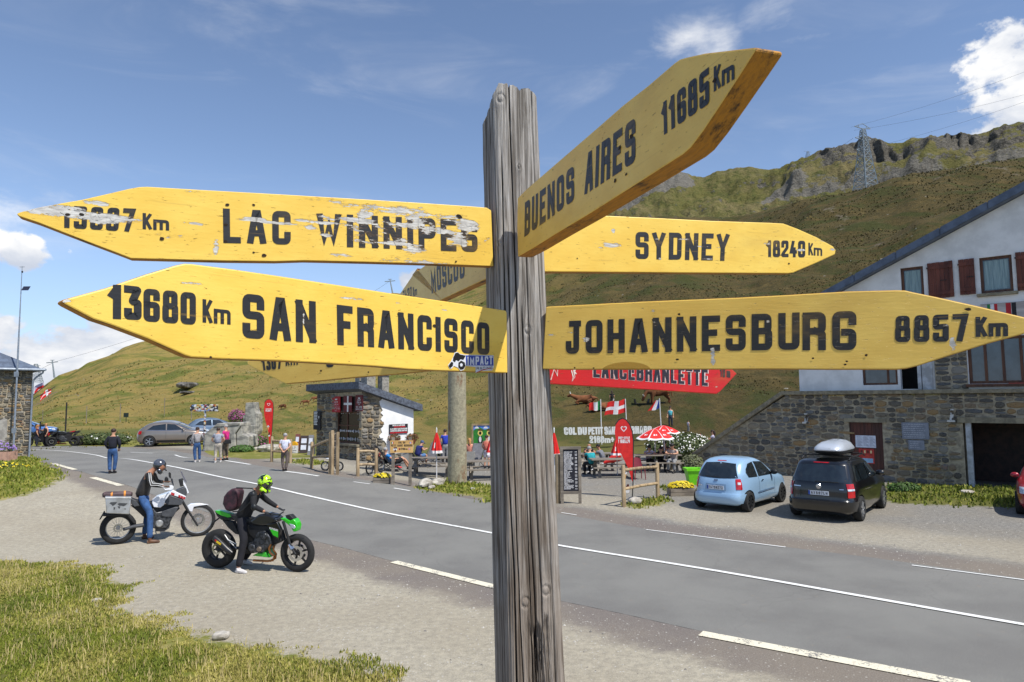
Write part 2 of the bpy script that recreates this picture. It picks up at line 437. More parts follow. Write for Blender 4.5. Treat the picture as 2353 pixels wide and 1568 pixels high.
    # near grass
    grass = T.mix(T.mr(n2, .3, .7), (.11, .13, .018, 1), (.20, .19, .04, 1))
    grass = T.mix(T.mr(n1, .45, .7), grass, (.32, .27, .10, 1))
    # hillside: streaks along the contours in gold, olive and green
    hs = T.mapv(sl, (.55, 2.6, 1), rot=(0, 0, .06))
    h1 = T.noise(hs, 1.0, 6, .6, .5); h2 = T.noise(T.mapv(sl, (.5, 1.4, 1)), .7, 3); h3 = T.noise(T.mapv(oc, (1, 1, 1)), .9, 6, .75)
    gold = T.mix(T.mr(h3, .35, .65), (.31, .225, .066, 1), (.24, .19, .055, 1))
    green = T.mix(T.mr(h3, .35, .65), (.155, .165, .03, 1), (.12, .13, .026, 1))
    hill = T.mix(T.mr(h1, .39, .54), green, gold)
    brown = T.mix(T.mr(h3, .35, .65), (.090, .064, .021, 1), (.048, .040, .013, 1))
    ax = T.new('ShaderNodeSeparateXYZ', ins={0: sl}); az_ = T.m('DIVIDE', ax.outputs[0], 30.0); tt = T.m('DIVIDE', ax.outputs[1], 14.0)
    # right-hand slopes: heather, its colour darkened to stand in for cloud shadow
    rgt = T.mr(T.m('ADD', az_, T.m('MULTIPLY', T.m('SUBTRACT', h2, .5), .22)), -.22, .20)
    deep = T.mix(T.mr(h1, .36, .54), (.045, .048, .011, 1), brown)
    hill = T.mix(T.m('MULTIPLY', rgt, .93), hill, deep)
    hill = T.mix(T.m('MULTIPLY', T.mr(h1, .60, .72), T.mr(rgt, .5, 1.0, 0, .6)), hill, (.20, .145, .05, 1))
    # turned earth and small pale stones
    sp = T.new('ShaderNodeTexVoronoi', ins={'Vector': oc, 'Scale': .55}); spd = sp.outputs['Distance']
    spm = T.m('MULTIPLY', T.m('SUBTRACT', 1.0, T.mr(spd, .05, .13)), T.mr(T.noise(oc, .05, 3), .52, .62))
    hill = T.mix(spm, hill, rgb(170, 168, 158))
    scr = T.m('MULTIPLY', T.mr(T.noise(T.mapv(sl, (.30, .55, 1)), .8, 5, .7), .62, .68), T.mr(tt, .1, .3))
    hill = T.mix(T.m('MULTIPLY', scr, .8), hill, T.mix(T.mr(h3, .35, .65), rgb(128, 118, 100), rgb(96, 88, 74)))
    onhill = T.mr(tt, -.02, .05)
    meadow = T.mix(T.mr(T.noise(oc, .25, 5), .4, .6), (.115, .115, .028, 1), (.085, .095, .02, 1))
    flat = T.mix(T.mr(verge, 5.5, 6.0), grass, meadow)
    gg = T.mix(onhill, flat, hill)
    gm = T.mr(T.m('ADD', gr, T.m('MULTIPLY', T.m('SUBTRACT', T.noise(oc, 3.2, 6, .75), .5), 1.5)), -.08, .22)
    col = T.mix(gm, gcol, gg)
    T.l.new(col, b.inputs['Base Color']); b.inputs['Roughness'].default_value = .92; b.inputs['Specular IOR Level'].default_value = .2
    hh = T.m('ADD', T.m('MULTIPLY', n3, .5), T.m('ADD', T.m('MULTIPLY', n2, .8), T.m('MULTIPLY', T.m('SUBTRACT', .5, pebble), .4)))
    bp = T.bump(hh, .55, .02)
    bp2 = T.bump(T.noise(oc, 1.4, 8, .75), .9, .55, bp)
    mx = T.new('ShaderNodeMix'); mx.data_type = 'VECTOR'; T.l.new(onhill, mx.inputs[0]); T.l.new(bp, mx.inputs[4]); T.l.new(bp2, mx.inputs[5])
    T.l.new(mx.outputs[1], b.inputs['Normal'])
    me.materials.append(m)
    return o
build_ground()

# ------------------------------------------------ mountain behind
def build_mountain():
    pts = [(950, 760), (1107, 700), (1180, 640), (1260, 575), (1330, 520), (1400, 468), (1480, 415), (1535, 396)]+[ZS(*q) for q in [(640, 352), (700, 372), (760, 376), (850, 350), (930, 334), (1010, 337), (1100, 346), (1150, 335), (1200, 306), (1250, 302), (1290, 290), (1330, 268), (1400, 255), (1480, 232), (1540, 212), (1620, 206), (1690, 212), (1750, 214), (1790, 192), (1850, 181), (1950, 174), (2030, 180), (2100, 186), (2150, 172), (2200, 150), (2260, 128), (2310, 114), (2353, 113)]]+[(2500, 270), (2800, 300), (3300, 420), (4600, 700)]
    T_ = tab([(x, y, 700) for x, y in pts])
    az = np.linspace(T_[0, 0], T_[-1, 0], 620); t = np.linspace(0, 1.25, 190)
    A, TT = np.meshgrid(az, t)
    tr = np.interp(A, T_[:, 0], T_[:, 1]); tr = tr+fbm(A*90, A*0, 4, 21)*.0035
    R0, R1 = 270.0, 720.0+60*np.sin(A*7)
    R = R0+(R1-R0)*TT
    zr = CAMZ+R1*tr; zb = CAMZ+R0*.02
    cliff = sst((A-.30)/.14)   # the right half ends in a rock wall
    prof = np.interp(TT, [0, .3, .6, .85, 1], [0, .2, .48, .76, 1.0])
    prof2 = np.interp(TT, [0, .3, .55, .74, .80, .87, .93, 1], [0, .25, .48, .64, .76, .84, .95, 1.0])
    h = zb+(zr-zb)*(prof*(1-cliff)+prof2*cliff)
    k = np.clip(TT*3, 0, 1)*np.clip((1-TT)*8, 0, 1)
    x0 = R*np.sin(A); y0 = R*np.cos(A)
    rg = ridged(x0/70, y0/70, 5, 41); rk = np.clip(ridged(x0/24+5, y0/24, 4, 51)-.5, 0, 1)
    h = h+k*((rg-.55)*34+rk*16)
    # vertical gullies in the wall
    wall = cliff*np.clip(1-np.abs(TT-.92)/.10, 0, 1)*(.45+.9*sst((vn(x0/38, y0/38, 77)-.3)/.3))
    gul = ridged(A*45+fbm(TT*9, A*20, 3, 91)*1.2, TT*9+fbm(A*30, TT*5, 3, 95)*1.5, 5, 61)
    R = R+wall*(gul-.5)*18+k*fbm(x0/9, y0/9, 3, 71)*3
    h = np.where(TT > 1, zr-(TT-1)*300, h)
    x = R*np.sin(A); y = R*np.cos(A)
    n = len(az); m = len(t); idx = np.arange(n*m).reshape(m, n)
    q = np.stack([idx[:-1, :-1], idx[:-1, 1:], idx[1:, 1:], idx[1:, :-1]], -1).reshape(-1, 4)
    me = bpy.data.meshes.new('mountain'); V = np.stack([x.ravel(), y.ravel(), h.ravel()], 1)
    me.vertices.add(len(V)); me.vertices.foreach_set('co', V.ravel()); me.loops.add(q.size); me.loops.foreach_set('vertex_index', q.ravel())
    me.polygons.add(len(q)); me.polygons.foreach_set('loop_start', np.arange(len(q))*4); me.polygons.foreach_set('loop_total', np.full(len(q), 4))
    a = me.attributes.new('wall', 'FLOAT', 'POINT'); a.data.foreach_set('value', (wall+np.clip(rk*3-.55, 0, 1)*.75*k).ravel().astype(np.float32))
    scree = cliff*np.clip(1-np.abs(TT-.77)/.08, 0, 1)*.75+.8*sst((vn(x0/60, y0/60, 8)-.72)/.1)
    a = me.attributes.new('scree', 'FLOAT', 'POINT'); a.data.foreach_set('value', scree.ravel().astype(np.float32))
    me.update(calc_edges=True); me.validate()
    o = bpy.data.objects.new('mountain', me); C.objects.link(o); o['kind'] = 'structure'
    m, T, b = mk('mountain_material')
    oc = T.new('ShaderNodeTexCoord').outputs['Object']
    w = T.new('ShaderNodeAttribute', attribute_name='wall').outputs['Fac']; sc = T.new('ShaderNodeAttribute', attribute_name='scree').outputs['Fac']
    nz = T.new('ShaderNodeSeparateXYZ', ins={0: T.new('ShaderNodeNewGeometry').outputs['Normal']}).outputs[2]
    n1 = T.noise(oc, .02, 6, .65); n2 = T.noise(oc, .12, 8, .7); n3 = T.noise(oc, .5, 6, .7)
    turf = T.mix(T.mr(n1, .4, .62), (.15, .14, .045, 1), (.21, .175, .08, 1))
    turf = T.mix(T.mr(n2, .45, .65), turf, (.095, .105, .032, 1))
    rock = T.mix(T.mr(n3, .35, .65), (.075, .070, .058, 1), (.19, .175, .145, 1))
    screec = T.mix(T.mr(n3, .35, .65), (.15, .142, .12, 1), (.22, .205, .175, 1))
    scm = T.mr(T.m('ADD', sc, T.m('MULTIPLY', T.m('SUBTRACT', n2, .5), 1.6)), .45, .6)
    col = T.mix(scm, turf, screec)
    rm = T.mr(T.m('ADD', T.m('ADD', w, T.m('MULTIPLY', T.m('SUBTRACT', n2, .5), 3.0)), T.mr(nz, .45, .85, .30, -.25)), .52, .66)
    col = T.mix(rm, col, rock)
    T.l.new(col, b.inputs['Base Color']); b.inputs['Roughness'].default_value = .95; b.inputs['Specular IOR Level'].default_value = .1
    T.l.new(T.bump(T.m('ADD', n3, T.m('MULTIPLY', T.noise(oc, .09, 6, .7), 3.0)), .9, 3.0), b.inputs['Normal'])
    me.materials.append(m)
build_mountain()

# ------------------------------------------------ asphalt road with its markings
def strip(name, mat_, L, Rr, dz, n=400, kind='structure', sides=True, across=10):
    """sheet between two polylines given in plan, laid on the terrain"""
    def rs(pl, n):
        P = np.array(pl); d = np.r_[0, np.cumsum(np.hypot(*np.diff(P, axis=0).T))]; t = np.linspace(0, d[-1], n)
        return np.stack([np.interp(t, d, P[:, 0]), np.interp(t, d, P[:, 1])], 1)
    a = rs(L, n); b = rs(Rr, n)
    w = np.linspace(0, 1, across+1)
    P = a[:, None, :]*(1-w[None, :, None])+b[:, None, :]*w[None, :, None]
    z = terrain_z(P[..., 0].ravel(), P[..., 1].ravel(), False).reshape(P.shape[:2])+dz
    V = np.concatenate([P, z[..., None]], -1).reshape(-1, 3)
    k = across+1
    F = [(i*k+j, i*k+j+1, (i+1)*k+j+1, (i+1)*k+j) for i in range(n-1) for j in range(across)]
    mb = MB(); mb.v = [tuple(p) for p in V]; mb.f = F; mb.mi = [0]*len(F)
    if sides:   # a thin skirt gives the surfacing its thickness
        for j in (0, across):
            o_ = len(mb.v)
            for i in range(n): p = mb.v[i*k+j]; mb.v.append((p[0], p[1], p[2]-.05))
            for i in range(n-1): mb.f.append((i*k+j, (i+1)*k+j, o_+i+1, o_+i)); mb.mi.append(0)
    o = mb.build(name, mat_, smooth=True, fix=False)
    o['kind'] = kind; return o
def asphalt():
    m, T, b = mk('asphalt')
    oc = T.new('ShaderNodeTexCoord').outputs['Object']
    n1 = T.noise(oc, .5, 5, .6); n2 = T.noise(oc, 6, 5, .7); n3 = T.noise(oc, 90, 3, .7); n4 = T.noise(T.mapv(oc, (.5, 3, 1), rot=(0, 0, .45)), .6, 4)
    c = T.mix(T.mr(n1, .35, .65), rgb(119, 118, 113), rgb(108, 107, 103))
    c = T.mix(T.mr(n1, .5, .72, 0, .45), c, rgb(100, 98, 95))
    c = T.mix(T.mr(n3, .5, .75, 0, .8), c, rgb(168, 165, 160)); c = T.mix(T.mr(n3, .25, .42, .6, 0), c, rgb(66, 65, 66))
    c = T.mix(T.m('MULTIPLY', T.mr(n2, .60, .72), .5), c, rgb(140, 128, 112))
    cr = T.new('ShaderNodeTexVoronoi', feature='DISTANCE_TO_EDGE', ins={'Vector': T.mapv(T.new('ShaderNodeVectorMath', operation='ADD', ins={0: oc, 1: T.new('ShaderNodeTexNoise', ins={'Vector': oc, 'Scale': 1.2}).outputs['Color']}).outputs[0], (1, 1, 1)), 'Scale': .22})
    c = T.mix(T.m('MULTIPLY', T.m('SUBTRACT', 1.0, T.mr(cr.outputs['Distance'], .0, .004)), .22), c, rgb(80, 78, 76))
    T.l.new(c, b.inputs['Base Color']); b.inputs['Roughness'].default_value = .85; b.inputs['Specular IOR Level'].default_value = .35
    T.l.new(T.bump(T.m('ADD', n3, n2), .35, .008), b.inputs['Normal'])
    return m
strip('road', asphalt(), FAR, NEAR, 0.0, 500, across=14)
def paint(name, c, wear):
    m, T, b = mk(name)
    oc = T.new('ShaderNodeTexCoord').outputs['Object']
    n = T.noise(oc, 30, 6, .75); n2 = T.noise(oc, 3, 4)
    f = T.mr(T.m('ADD', n, T.m('MULTIPLY', T.m('SUBTRACT', n2, .5), .5)), wear, wear+.07)
    T.l.new(T.mix(f, c, rgb(120, 118, 114)), b.inputs['Base Color']); b.inputs['Roughness'].default_value = .7
    return m
wp = paint('road_paint_white', rgb(226, 226, 222), .60); yp = paint('road_paint_cream', rgb(222, 214, 190), .54)
def offs(pl, d):
    P = np.array(pl); t = np.gradient(P, axis=0); t /= np.hypot(t[:, 0], t[:, 1])[:, None]
    return [tuple(p) for p in P+np.stack([-t[:, 1], t[:, 0]], 1)*d]
def dense(pl, n=200):
    P = np.array(pl); d = np.r_[0, np.cumsum(np.hypot(*np.diff(P, axis=0).T))]; t = np.linspace(0, d[-1], n)
    X = np.stack([np.interp(t, d, P[:, 0]), np.interp(t, d, P[:, 1])], 1)
    for _ in range(3): X[1:-1] = (X[:-2]+2*X[1:-1]+X[2:])/4
    return [tuple(p) for p in X]
c_ = dense(CL, 90)
strip('center_line', wp, offs(c_, .062), offs(c_, -.062), .014, 500, sides=False, across=1)
for a_, b_, w_ in [((905, 1292), (1150, 1353), .10), ((1610, 1457), (2230, 1575), .11), ((213, 1098), (278, 1117), .12), ((122, 1066), (172, 1080), .11), ((68, 1053), (92, 1058), .1),
                   ((1485, 1218), (1805, 1258.5), .03), ((2095, 1300), (2400, 1340), .03), ((905, 1122.5), (942, 1128.5), .06), ((812, 1108), (850, 1113), .05),
                   ((655, 1084), (732, 1095), .08), ((517, 1059), (575, 1068), .07), ((402, 1046), (470, 1053), .06), ((300, 1040), (352, 1042), .05), ((90, 1026.5), (140, 1027), .07), ((1290, 1179), (1325, 1184.5), .03)]:
    g1, g2 = G(a_), G(b_); l = dense([(g1.x, g1.y), (g2.x, g2.y)], 40)
    strip('edge_line', yp if w_ > .08 else wp, offs(l, w_), offs(l, -w_), .012, 40, sides=False, across=1)
# ------------------------------------------------ sky: Nishita with procedural clouds by direction
def build_world():
    w = bpy.data.worlds.new('World'); S.world = w; w.use_nodes = True
    T = NT(w.node_tree); bg = T.n['Background']
    sky = T.new('ShaderNodeTexSky', sky_type='NISHITA'); sky.sun_disc = False
    sky.sun_elevation = SUN_EL; sky.sun_rotation = math.atan2(SUN.x, SUN.y)
    sky.altitude = 2000; sky.air_density = 1.0; sky.dust_density = .6; sky.ozone_density = 1.6
    g = T.new('ShaderNodeTexCoord').outputs['Generated']
    sp = T.new('ShaderNodeSeparateXYZ', ins={0: g}); x, y, z = sp.outputs
    def blob(px, py, rx, ry):
        """soft patch of sky round the direction seen at (px, py); rx, ry in radians"""
        d = ray((px, py)).normalized(); a = math.atan2(d.x, d.y); e = math.asin(d.z)
        A = T.m('ARCTAN2', x, y); E = T.m('ARCSINE', z)
        u = T.m('DIVIDE', T.m('SUBTRACT', A, a), rx); v = T.m('DIVIDE', T.m('SUBTRACT', E, e), ry)
        return T.m('SUBTRACT', 1.0, T.m('ADD', T.m('MULTIPLY', u, u), T.m('MULTIPLY', v, v)))
    def mx(l):
        r = l[0]
        for q in l[1:]: r = T.m('MAXIMUM', r, q)
        return T.m('MAXIMUM', r, -1.0)
    n1 = T.noise(T.mapv(g, (1, 1, 1.5)), 9, 8, .55, .15); n2 = T.noise(T.mapv(g, (1, 1, 2.6)), 4.2, 6, .6, .4); n3 = T.noise(g, 30, 6, .6)
    # heaped clouds: low bank on the left, tower on the right, small ones
    heap = mx([blob(60, 850, .20, .062), blob(225, 815, .09, .055), blob(-320, 780, .2, .07), blob(10, 610, .038, .038), blob(2375, 300, .060, .040), blob(2500, 270, .08, .05), blob(965, 640, .042, .028), blob(2075, 316, .016, .010), blob(2700, 150, .2, .12), blob(350, 860, .08, .03),
               blob(1178+900*4, 600, .5, .1), blob(-2500, 700, .5, .12)])
    cov = T.m('ADD', T.m('MULTIPLY', heap, .42), T.m('ADD', T.m('MULTIPLY', T.m('SUBTRACT', n1, .5), 2.3), T.m('MULTIPLY', T.m('SUBTRACT', n3, .5), .5)))
    d1 = T.mr(cov, .08, .27)
    thin = mx([blob(170, 560, .17, .055), blob(1600, 62, .075, .045), blob(1770, 30, .06, .03), blob(1640, 100, .05, .04), blob(30, 470, .07, .06), blob(1850, 88, .05, .008)])
    cov2 = T.m('ADD', T.m('MULTIPLY', thin, .5), T.m('MULTIPLY', T.m('SUBTRACT', n2, .5), 2.4))
    cov2 = T.m('ADD', cov2, T.m('MULTIPLY', T.m('SUBTRACT', n3, .5), .5))
    d2 = T.m('MULTIPLY', T.mr(cov2, .15, 1.0), .75)
    veil = T.m('MULTIPLY', T.mr(T.noise(T.mapv(g, (1.2, 1.2, 5)), 2.6, 6, .6, .8), .48, .8), .22)
    dens = T.m('MAXIMUM', T.m('MAXIMUM', d1, d2), veil)
    shade = T.mr(T.m('ADD', T.m('MULTIPLY', T.m('SUBTRACT', n1, .5), 1.4), T.m('MULTIPLY', T.m('SUBTRACT', n2, .5), 1.2)), -.22, .30)
    ccol = T.mix(shade, (5.4, 5.9, 6.9, 1), (9.8, 9.7, 9.5, 1))
    tint = T.mix(1.0, sky.outputs[0], (1.62, 1.55, 1.52, 1), 'MULTIPLY')
    hz = T.mr(z, .0, .34, .55, .0)
    tint = T.mix(hz, tint, (3.5, 5.1, 8.2, 1))
    col = T.mix(T.mr(dens, 0, 1, 0, 1, False), tint, ccol)
    T.l.new(col, bg.inputs[0]); bg.inputs[1].default_value = .108
build_world()
# ------------------------------------------------ painted lettering: stroke glyphs (x 0..1, y 0..1 on the stroke centre line), (width, strokes, rounding)
R_ = .26
GL = {
 'A': (1, [([(0, 0), (.40, 1), (.60, 1), (1, 0)], 0), ([(.17, .27), (.83, .27)], 0)]),
 'B': (1, [([(0, 0), (0, 1)], 0), ([(0, 1), (.95, 1), (.95, .53), (0, .53)], R_), ([(0, .53), (1, .53), (1, 0), (0, 0)], R_)]),
 'C': (1, [([(1, .76), (1, 1), (0, 1), (0, 0), (1, 0), (1, .24)], R_)]),
 'D': (1, [([(0, 0), (0, 1)], 0), ([(0, 1), (1, 1), (1, 0), (0, 0)], R_)]),
 'E': (.9, [([(1, 1), (0, 1), (0, 0), (1, 0)], 0), ([(0, .52), (.75, .52)], 0)]),
 'F': (.85, [([(1, 1), (0, 1), (0, 0)], 0), ([(0, .52), (.75, .52)], 0)]),
 'G': (1, [([(1, .78), (1, 1), (0, 1), (0, 0), (1, 0), (1, .45), (.55, .45)], R_)]),
 'H': (1, [([(0, 0), (0, 1)], 0), ([(1, 0), (1, 1)], 0), ([(0, .5), (1, .5)], 0)]),
 'I': (.0, [([(.5, 0), (.5, 1)], 0)]),
 'J': (.9, [([(0, .25), (0, 0), (.8, 0), (.8, 1), (.35, 1)], R_), ([(.8, 1), (1, 1)], 0)]),
 'K': (1, [([(0, 0), (0, 1)], 0), ([(.95, 1), (.12, .45)], 0), ([(.32, .55), (1, 0)], 0)]),
 'L': (.85, [([(0, 1), (0, 0), (1, 0)], 0)]),
 'M': (1.35, [([(0, 0), (0, 1), (.5, .2), (1, 1), (1, 0)], 0)]),
 'N': (1.05, [([(0, 0), (0, 1)], 0), ([(0, 1), (1, 0)], 0), ([(1, 0), (1, 1)], 0)]),
 'O': (1, [([(0, .5), (0, 1), (1, 1), (1, 0), (0, 0), (0, .5)], R_)]),
 'P': (1, [([(0, 0), (0, 1)], 0), ([(0, 1), (1, 1), (1, .45), (0, .45)], R_)]),
 'R': (1, [([(0, 0), (0, 1)], 0), ([(0, 1), (1, 1), (1, .5), (0, .5)], R_), ([(.62, .5), (1, .42), (1, 0)], .1)]),
 'S': (1, [([(1, .80), (1, 1), (0, 1), (0, .53), (1, .53), (1, 0), (0, 0), (0, .20)], R_)]),
 'T': (.95, [([(0, 1), (1, 1)], 0), ([(.5, 0), (.5, 1)], 0)]),
 'U': (1, [([(0, 1), (0, 0), (1, 0), (1, 1)], R_)]),
 'V': (1, [([(0, 1), (.45, 0), (.55, 0), (1, 1)], 0)]),
 'W': (1.4, [([(0, 1), (.24, 0), (.5, .75), (.76, 0), (1, 1)], 0)]),
 'X': (1, [([(0, 1), (1, 0)], 0), ([(0, 0), (1, 1)], 0)]),
 'Y': (1, [([(0, 1), (.5, .45), (1, 1)], 0), ([(.5, .45), (.5, 0)], 0)]),
 'Z': (.9, [([(0, 1), (1, 1), (0, 0), (1, 0)], 0)]),
 'k': (1, [([(0, 0), (0, 1)], 0), ([(.95, 1), (.12, .45)], 0), ([(.32, .55), (1, 0)], 0)]),
 'm': (2.2, [([(0, 0), (0, .58)], 0), ([(0, .58), (.5, .58), (.5, 0)], .16), ([(.5, .58), (1, .58), (1, 0)], .16)]),
 '0': (1, [([(0, .5), (0, 1), (1, 1), (1, 0), (0, 0), (0, .5)], R_)]),
 '1': (.5, [([(.75, 0), (.75, 1)], 0), ([(-.05, .78), (.5, .92)], 0)]),
 '2': (1, [([(0, .72), (0, 1), (1, 1), (1, .58), (0, .12), (0, 0), (1, 0)], .16)]),
 '3': (1, [([(0, 1), (1, 1), (.45, .56), (1, .5), (1, 0), (0, 0), (0, .16)], .14)]),
 '4': (1, [([(.72, 0), (.72, .5)], 0), ([(.45, 1), (0, .28), (1, .28)], 0)]),
 '5': (1, [([(.95, 1), (0, 1), (0, .55), (1, .58), (1, 0), (0, 0), (0, .18)], .12)]),
 '6': (1, [([(1, .80), (1, 1), (0, 1), (0, 0), (1, 0), (1, .52), (0, .52)], R_)]),
 '7': (.95, [([(0, 1), (1, 1), (.45, 0)], 0)]),
 '8': (1, [([(.5, 1), (.94, 1), (.94, .53), (.06, .53), (.06, 1), (.5, 1)], .2), ([(.5, 0), (1, 0), (1, .53), (0, .53), (0, 0), (.5, 0)], .2)]),
 '9': (1, [([(0, .20), (0, 0), (1, 0), (1, 1), (0, 1), (0, .48), (1, .48)], R_)]),
 '+': (.8, [([(0, .5), (1, .5)], 0), ([(.5, .2), (.5, .8)], 0)]),
 '-': (.6, [([(0, .5), (1, .5)], 0)]), '!': (0, [([(.5, .35), (.5, 1)], 0), ([(.5, 0), (.5, .05)], 0)]), '.': (0, [([(.5, 0), (.5, .05)], 0)]),
}
def fillet(pts, r, asp):
    if r <= 0 or len(pts) < 3: return pts
    out = [pts[0]]
    for i in range(1, len(pts)-1):
        p, a, b = pts[i], pts[i-1], pts[i+1]
        va = ((a[0]-p[0])*asp, a[1]-p[1]); vb = ((b[0]-p[0])*asp, b[1]-p[1])
        la, lb = math.hypot(*va), math.hypot(*vb)
        q = min(r*asp, la*.5, lb*.5)
        pa = (p[0]+va[0]/la*q/asp, p[1]+va[1]/la*q); pb = (p[0]+vb[0]/lb*q/asp, p[1]+vb[1]/lb*q)
        for t in (0, .25, .5, .75, 1):
            out.append(((1-t)**2*pa[0]+2*t*(1-t)*p[0]+t*t*pb[0], (1-t)**2*pa[1]+2*t*(1-t)*p[1]+t*t*pb[1]))
    out.append(pts[-1]); return out
def ribbon(pts, t, closed=False):
    """outline quads of a stroke of width t, square caps"""
    P = [Vector(p) for p in pts]
    if len(P) > 1 and (P[0]-P[-1]).length < 1e-6: closed = True; P = P[:-1]
    n = len(P); L = []; Rr = []
    if not closed:
        d = (P[0]-P[1]).normalized(); P[0] = P[0]+d*t/2
        d = (P[-1]-P[-2]).normalized(); P[-1] = P[-1]+d*t/2
    for i in range(n):
        a = P[i]-P[i-1] if (closed or i > 0) else P[1]-P[0]
        b = P[(i+1) % n]-P[i] if (closed or i < n-1) else P[-1]-P[-2]
        a = a.normalized(); b = b.normalized(); m = a+b
        if m.length < 1e-5: m = a
        m.normalize(); nn = Vector((-m.y, m.x)); k = 1/max(.42, nn.dot(Vector((-a.y, a.x))))
        L.append(P[i]+nn*t/2*k); Rr.append(P[i]-nn*t/2*k)
    return L, Rr, closed
def text_units(s, t=.2, gap=.14, w=.46, space=.42):
    """total width of s for cap height 1"""
    x = 0
    for c in s:
        if c == ' ': x += space
        else: x += GL[c][0]*(w-t)+t+gap
    return x-gap
def text(mb, s, quad, t=.2, gap=.14, w=.46, space=.42, y=-.0008, depth=0, mi=0, step=.00012, low=False):
    """letters of s fitted into quad (TL, TR, BR, BL) given in the local x-z plane; y = front"""
    W = text_units(s, t, gap, w, space); TL, TR, BR, BL = [Vector(q) for q in quad]
    hgt = ((TL-BL).length+(TR-BR).length)/2; wid = ((TR-TL).length+(BR-BL).length)/2
    kx = wid/W/hgt    # horizontal stretch
    x = 0; sid = 0
    for c in s:
        if c == ' ': x += space; continue
        gw, strokes = GL[c]
        cw = gw*(w-t)
        for pts, r in strokes:
            if low: r = 0
            pp = fillet(pts, r, 1.0*max(cw, .3)/(1-t)) if r else pts
            q = [((x+t/2+px*cw if gw else x+t/2)*kx, t/2+py*(1-t)) for px, py in pp]
            L, R, cl = ribbon(q, t*(.5+.5*min(1.3, kx)) if False else t*math.sqrt(kx) if kx < 1 else t)
            vs = []
            for P in (L, R):
                for p in P:
                    u = p.x/kx/W; v = min(1.0, max(0.0, p.y)) if pts[0][1] in (0, 1) else p.y
                    v = min(1.0, max(0.0, p.y))
                    a = BL*(1-u)+BR*u; b_ = TL*(1-u)+TR*u; z = a*(1-v)+b_*v
                    vs.append(z)
            n = len(L); yy = y-step*(sid % 4); sid += 1
            V = [(z.x, yy, z.y) for z in vs]
            F = [(i, i+n, (i+1) % n+n, (i+1) % n) for i in range(n if cl else n-1)]
            if depth:
                o = len(V); V += [(a, b_+depth, c_) for a, b_, c_ in V]
                F2 = [tuple(k+o for k in f[::-1]) for f in F]
                E = []
                for i in range(n if cl else n-1):
                    j = (i+1) % n; E += [(i, j, j+o, i+o), (j+n, i+n, i+n+o, j+n+o)]
                if not cl: E += [(0, o, o+n, n), (n-1, 2*n-1, 2*n-1+o, n-1+o)]
                F = F+F2+E
            mb.add(V, F, mi)
        x += cw+t+gap
    return mb
# ------------------------------------------------ the signpost
POST_Y = 2.42
pb_ = at_depth((1217, 1568), POST_Y); pt_ = at_depth((1169, 205), POST_Y)*.5+at_depth((1169, 205), POST_Y-.16)*.5
def post_c(z):
    t = (z-pb_.z)/(pt_.z-pb_.z); return pb_.x+(pt_.x-pb_.x)*t
GZ = Z1(post_c(1.6), POST_Y)
sign = thing('signpost', 'weathered grey wooden post with painted direction boards nailed to it', 'signpost', (post_c(GZ), POST_Y, GZ-.05))
S0 = sign.location.copy()
def weathered(name, dark=1.0, axis='z', warm=0.0):
    m, T, b = mk(name)
    oc = T.new('ShaderNodeTexCoord').outputs['Object']
    s_ = {'z': (1, 1, .035), 'x': (.035, 1, 1)}[axis]
    v = T.mapv(oc, s_); n1 = T.noise(v, 55, 6, .65, .6); n2 = T.noise(v, 16, 5, .6, 1.2); n3 = T.noise(oc, 2.2, 4, .6); n4 = T.noise(T.mapv(oc, tuple(q*.6 if q < 1 else 1 for q in s_)), 150, 3, .7)
    c = T.mix(T.mr(n1, .34, .66), rgb(100, 94, 87), rgb(188, 183, 177))
    c = T.mix(T.mr(n2, .30, .5, .75, 0), c, rgb(84, 74, 66))
    c = T.mix(T.mr(n4, .22, .40, .85, 0), c, rgb(52, 46, 42))
    zz = T.new('ShaderNodeSeparateXYZ', ins={0: oc}).outputs[2]
    brown = T.m('MULTIPLY', T.mr(T.m('ADD', n3, T.m('MULTIPLY', T.m('SUBTRACT', 1.5, zz), .22)), .36, .64), .60)
    if axis == 'z': c = T.mix(brown, c, T.mix(T.mr(n1, .3, .7), rgb(92, 76, 60), rgb(142, 124, 104)))
    if axis == 'z': c = T.mix(T.mr(T.new('ShaderNodeAttribute', attribute_name='crack').outputs['Fac'], .12, .6, 0, .93), c, rgb(34, 29, 26))
    T.l.new(c, b.inputs['Base Color']); b.inputs['Roughness'].default_value = .85; b.inputs['Specular IOR Level'].default_value = .25
    h = T.m('ADD', T.m('MULTIPLY', n1, .7), T.m('ADD', n4, T.m('MULTIPLY', n2, 1.2)))
    T.l.new(T.bump(h, .9, .006), b.inputs['Normal'])
    MATS[name] = m; return m
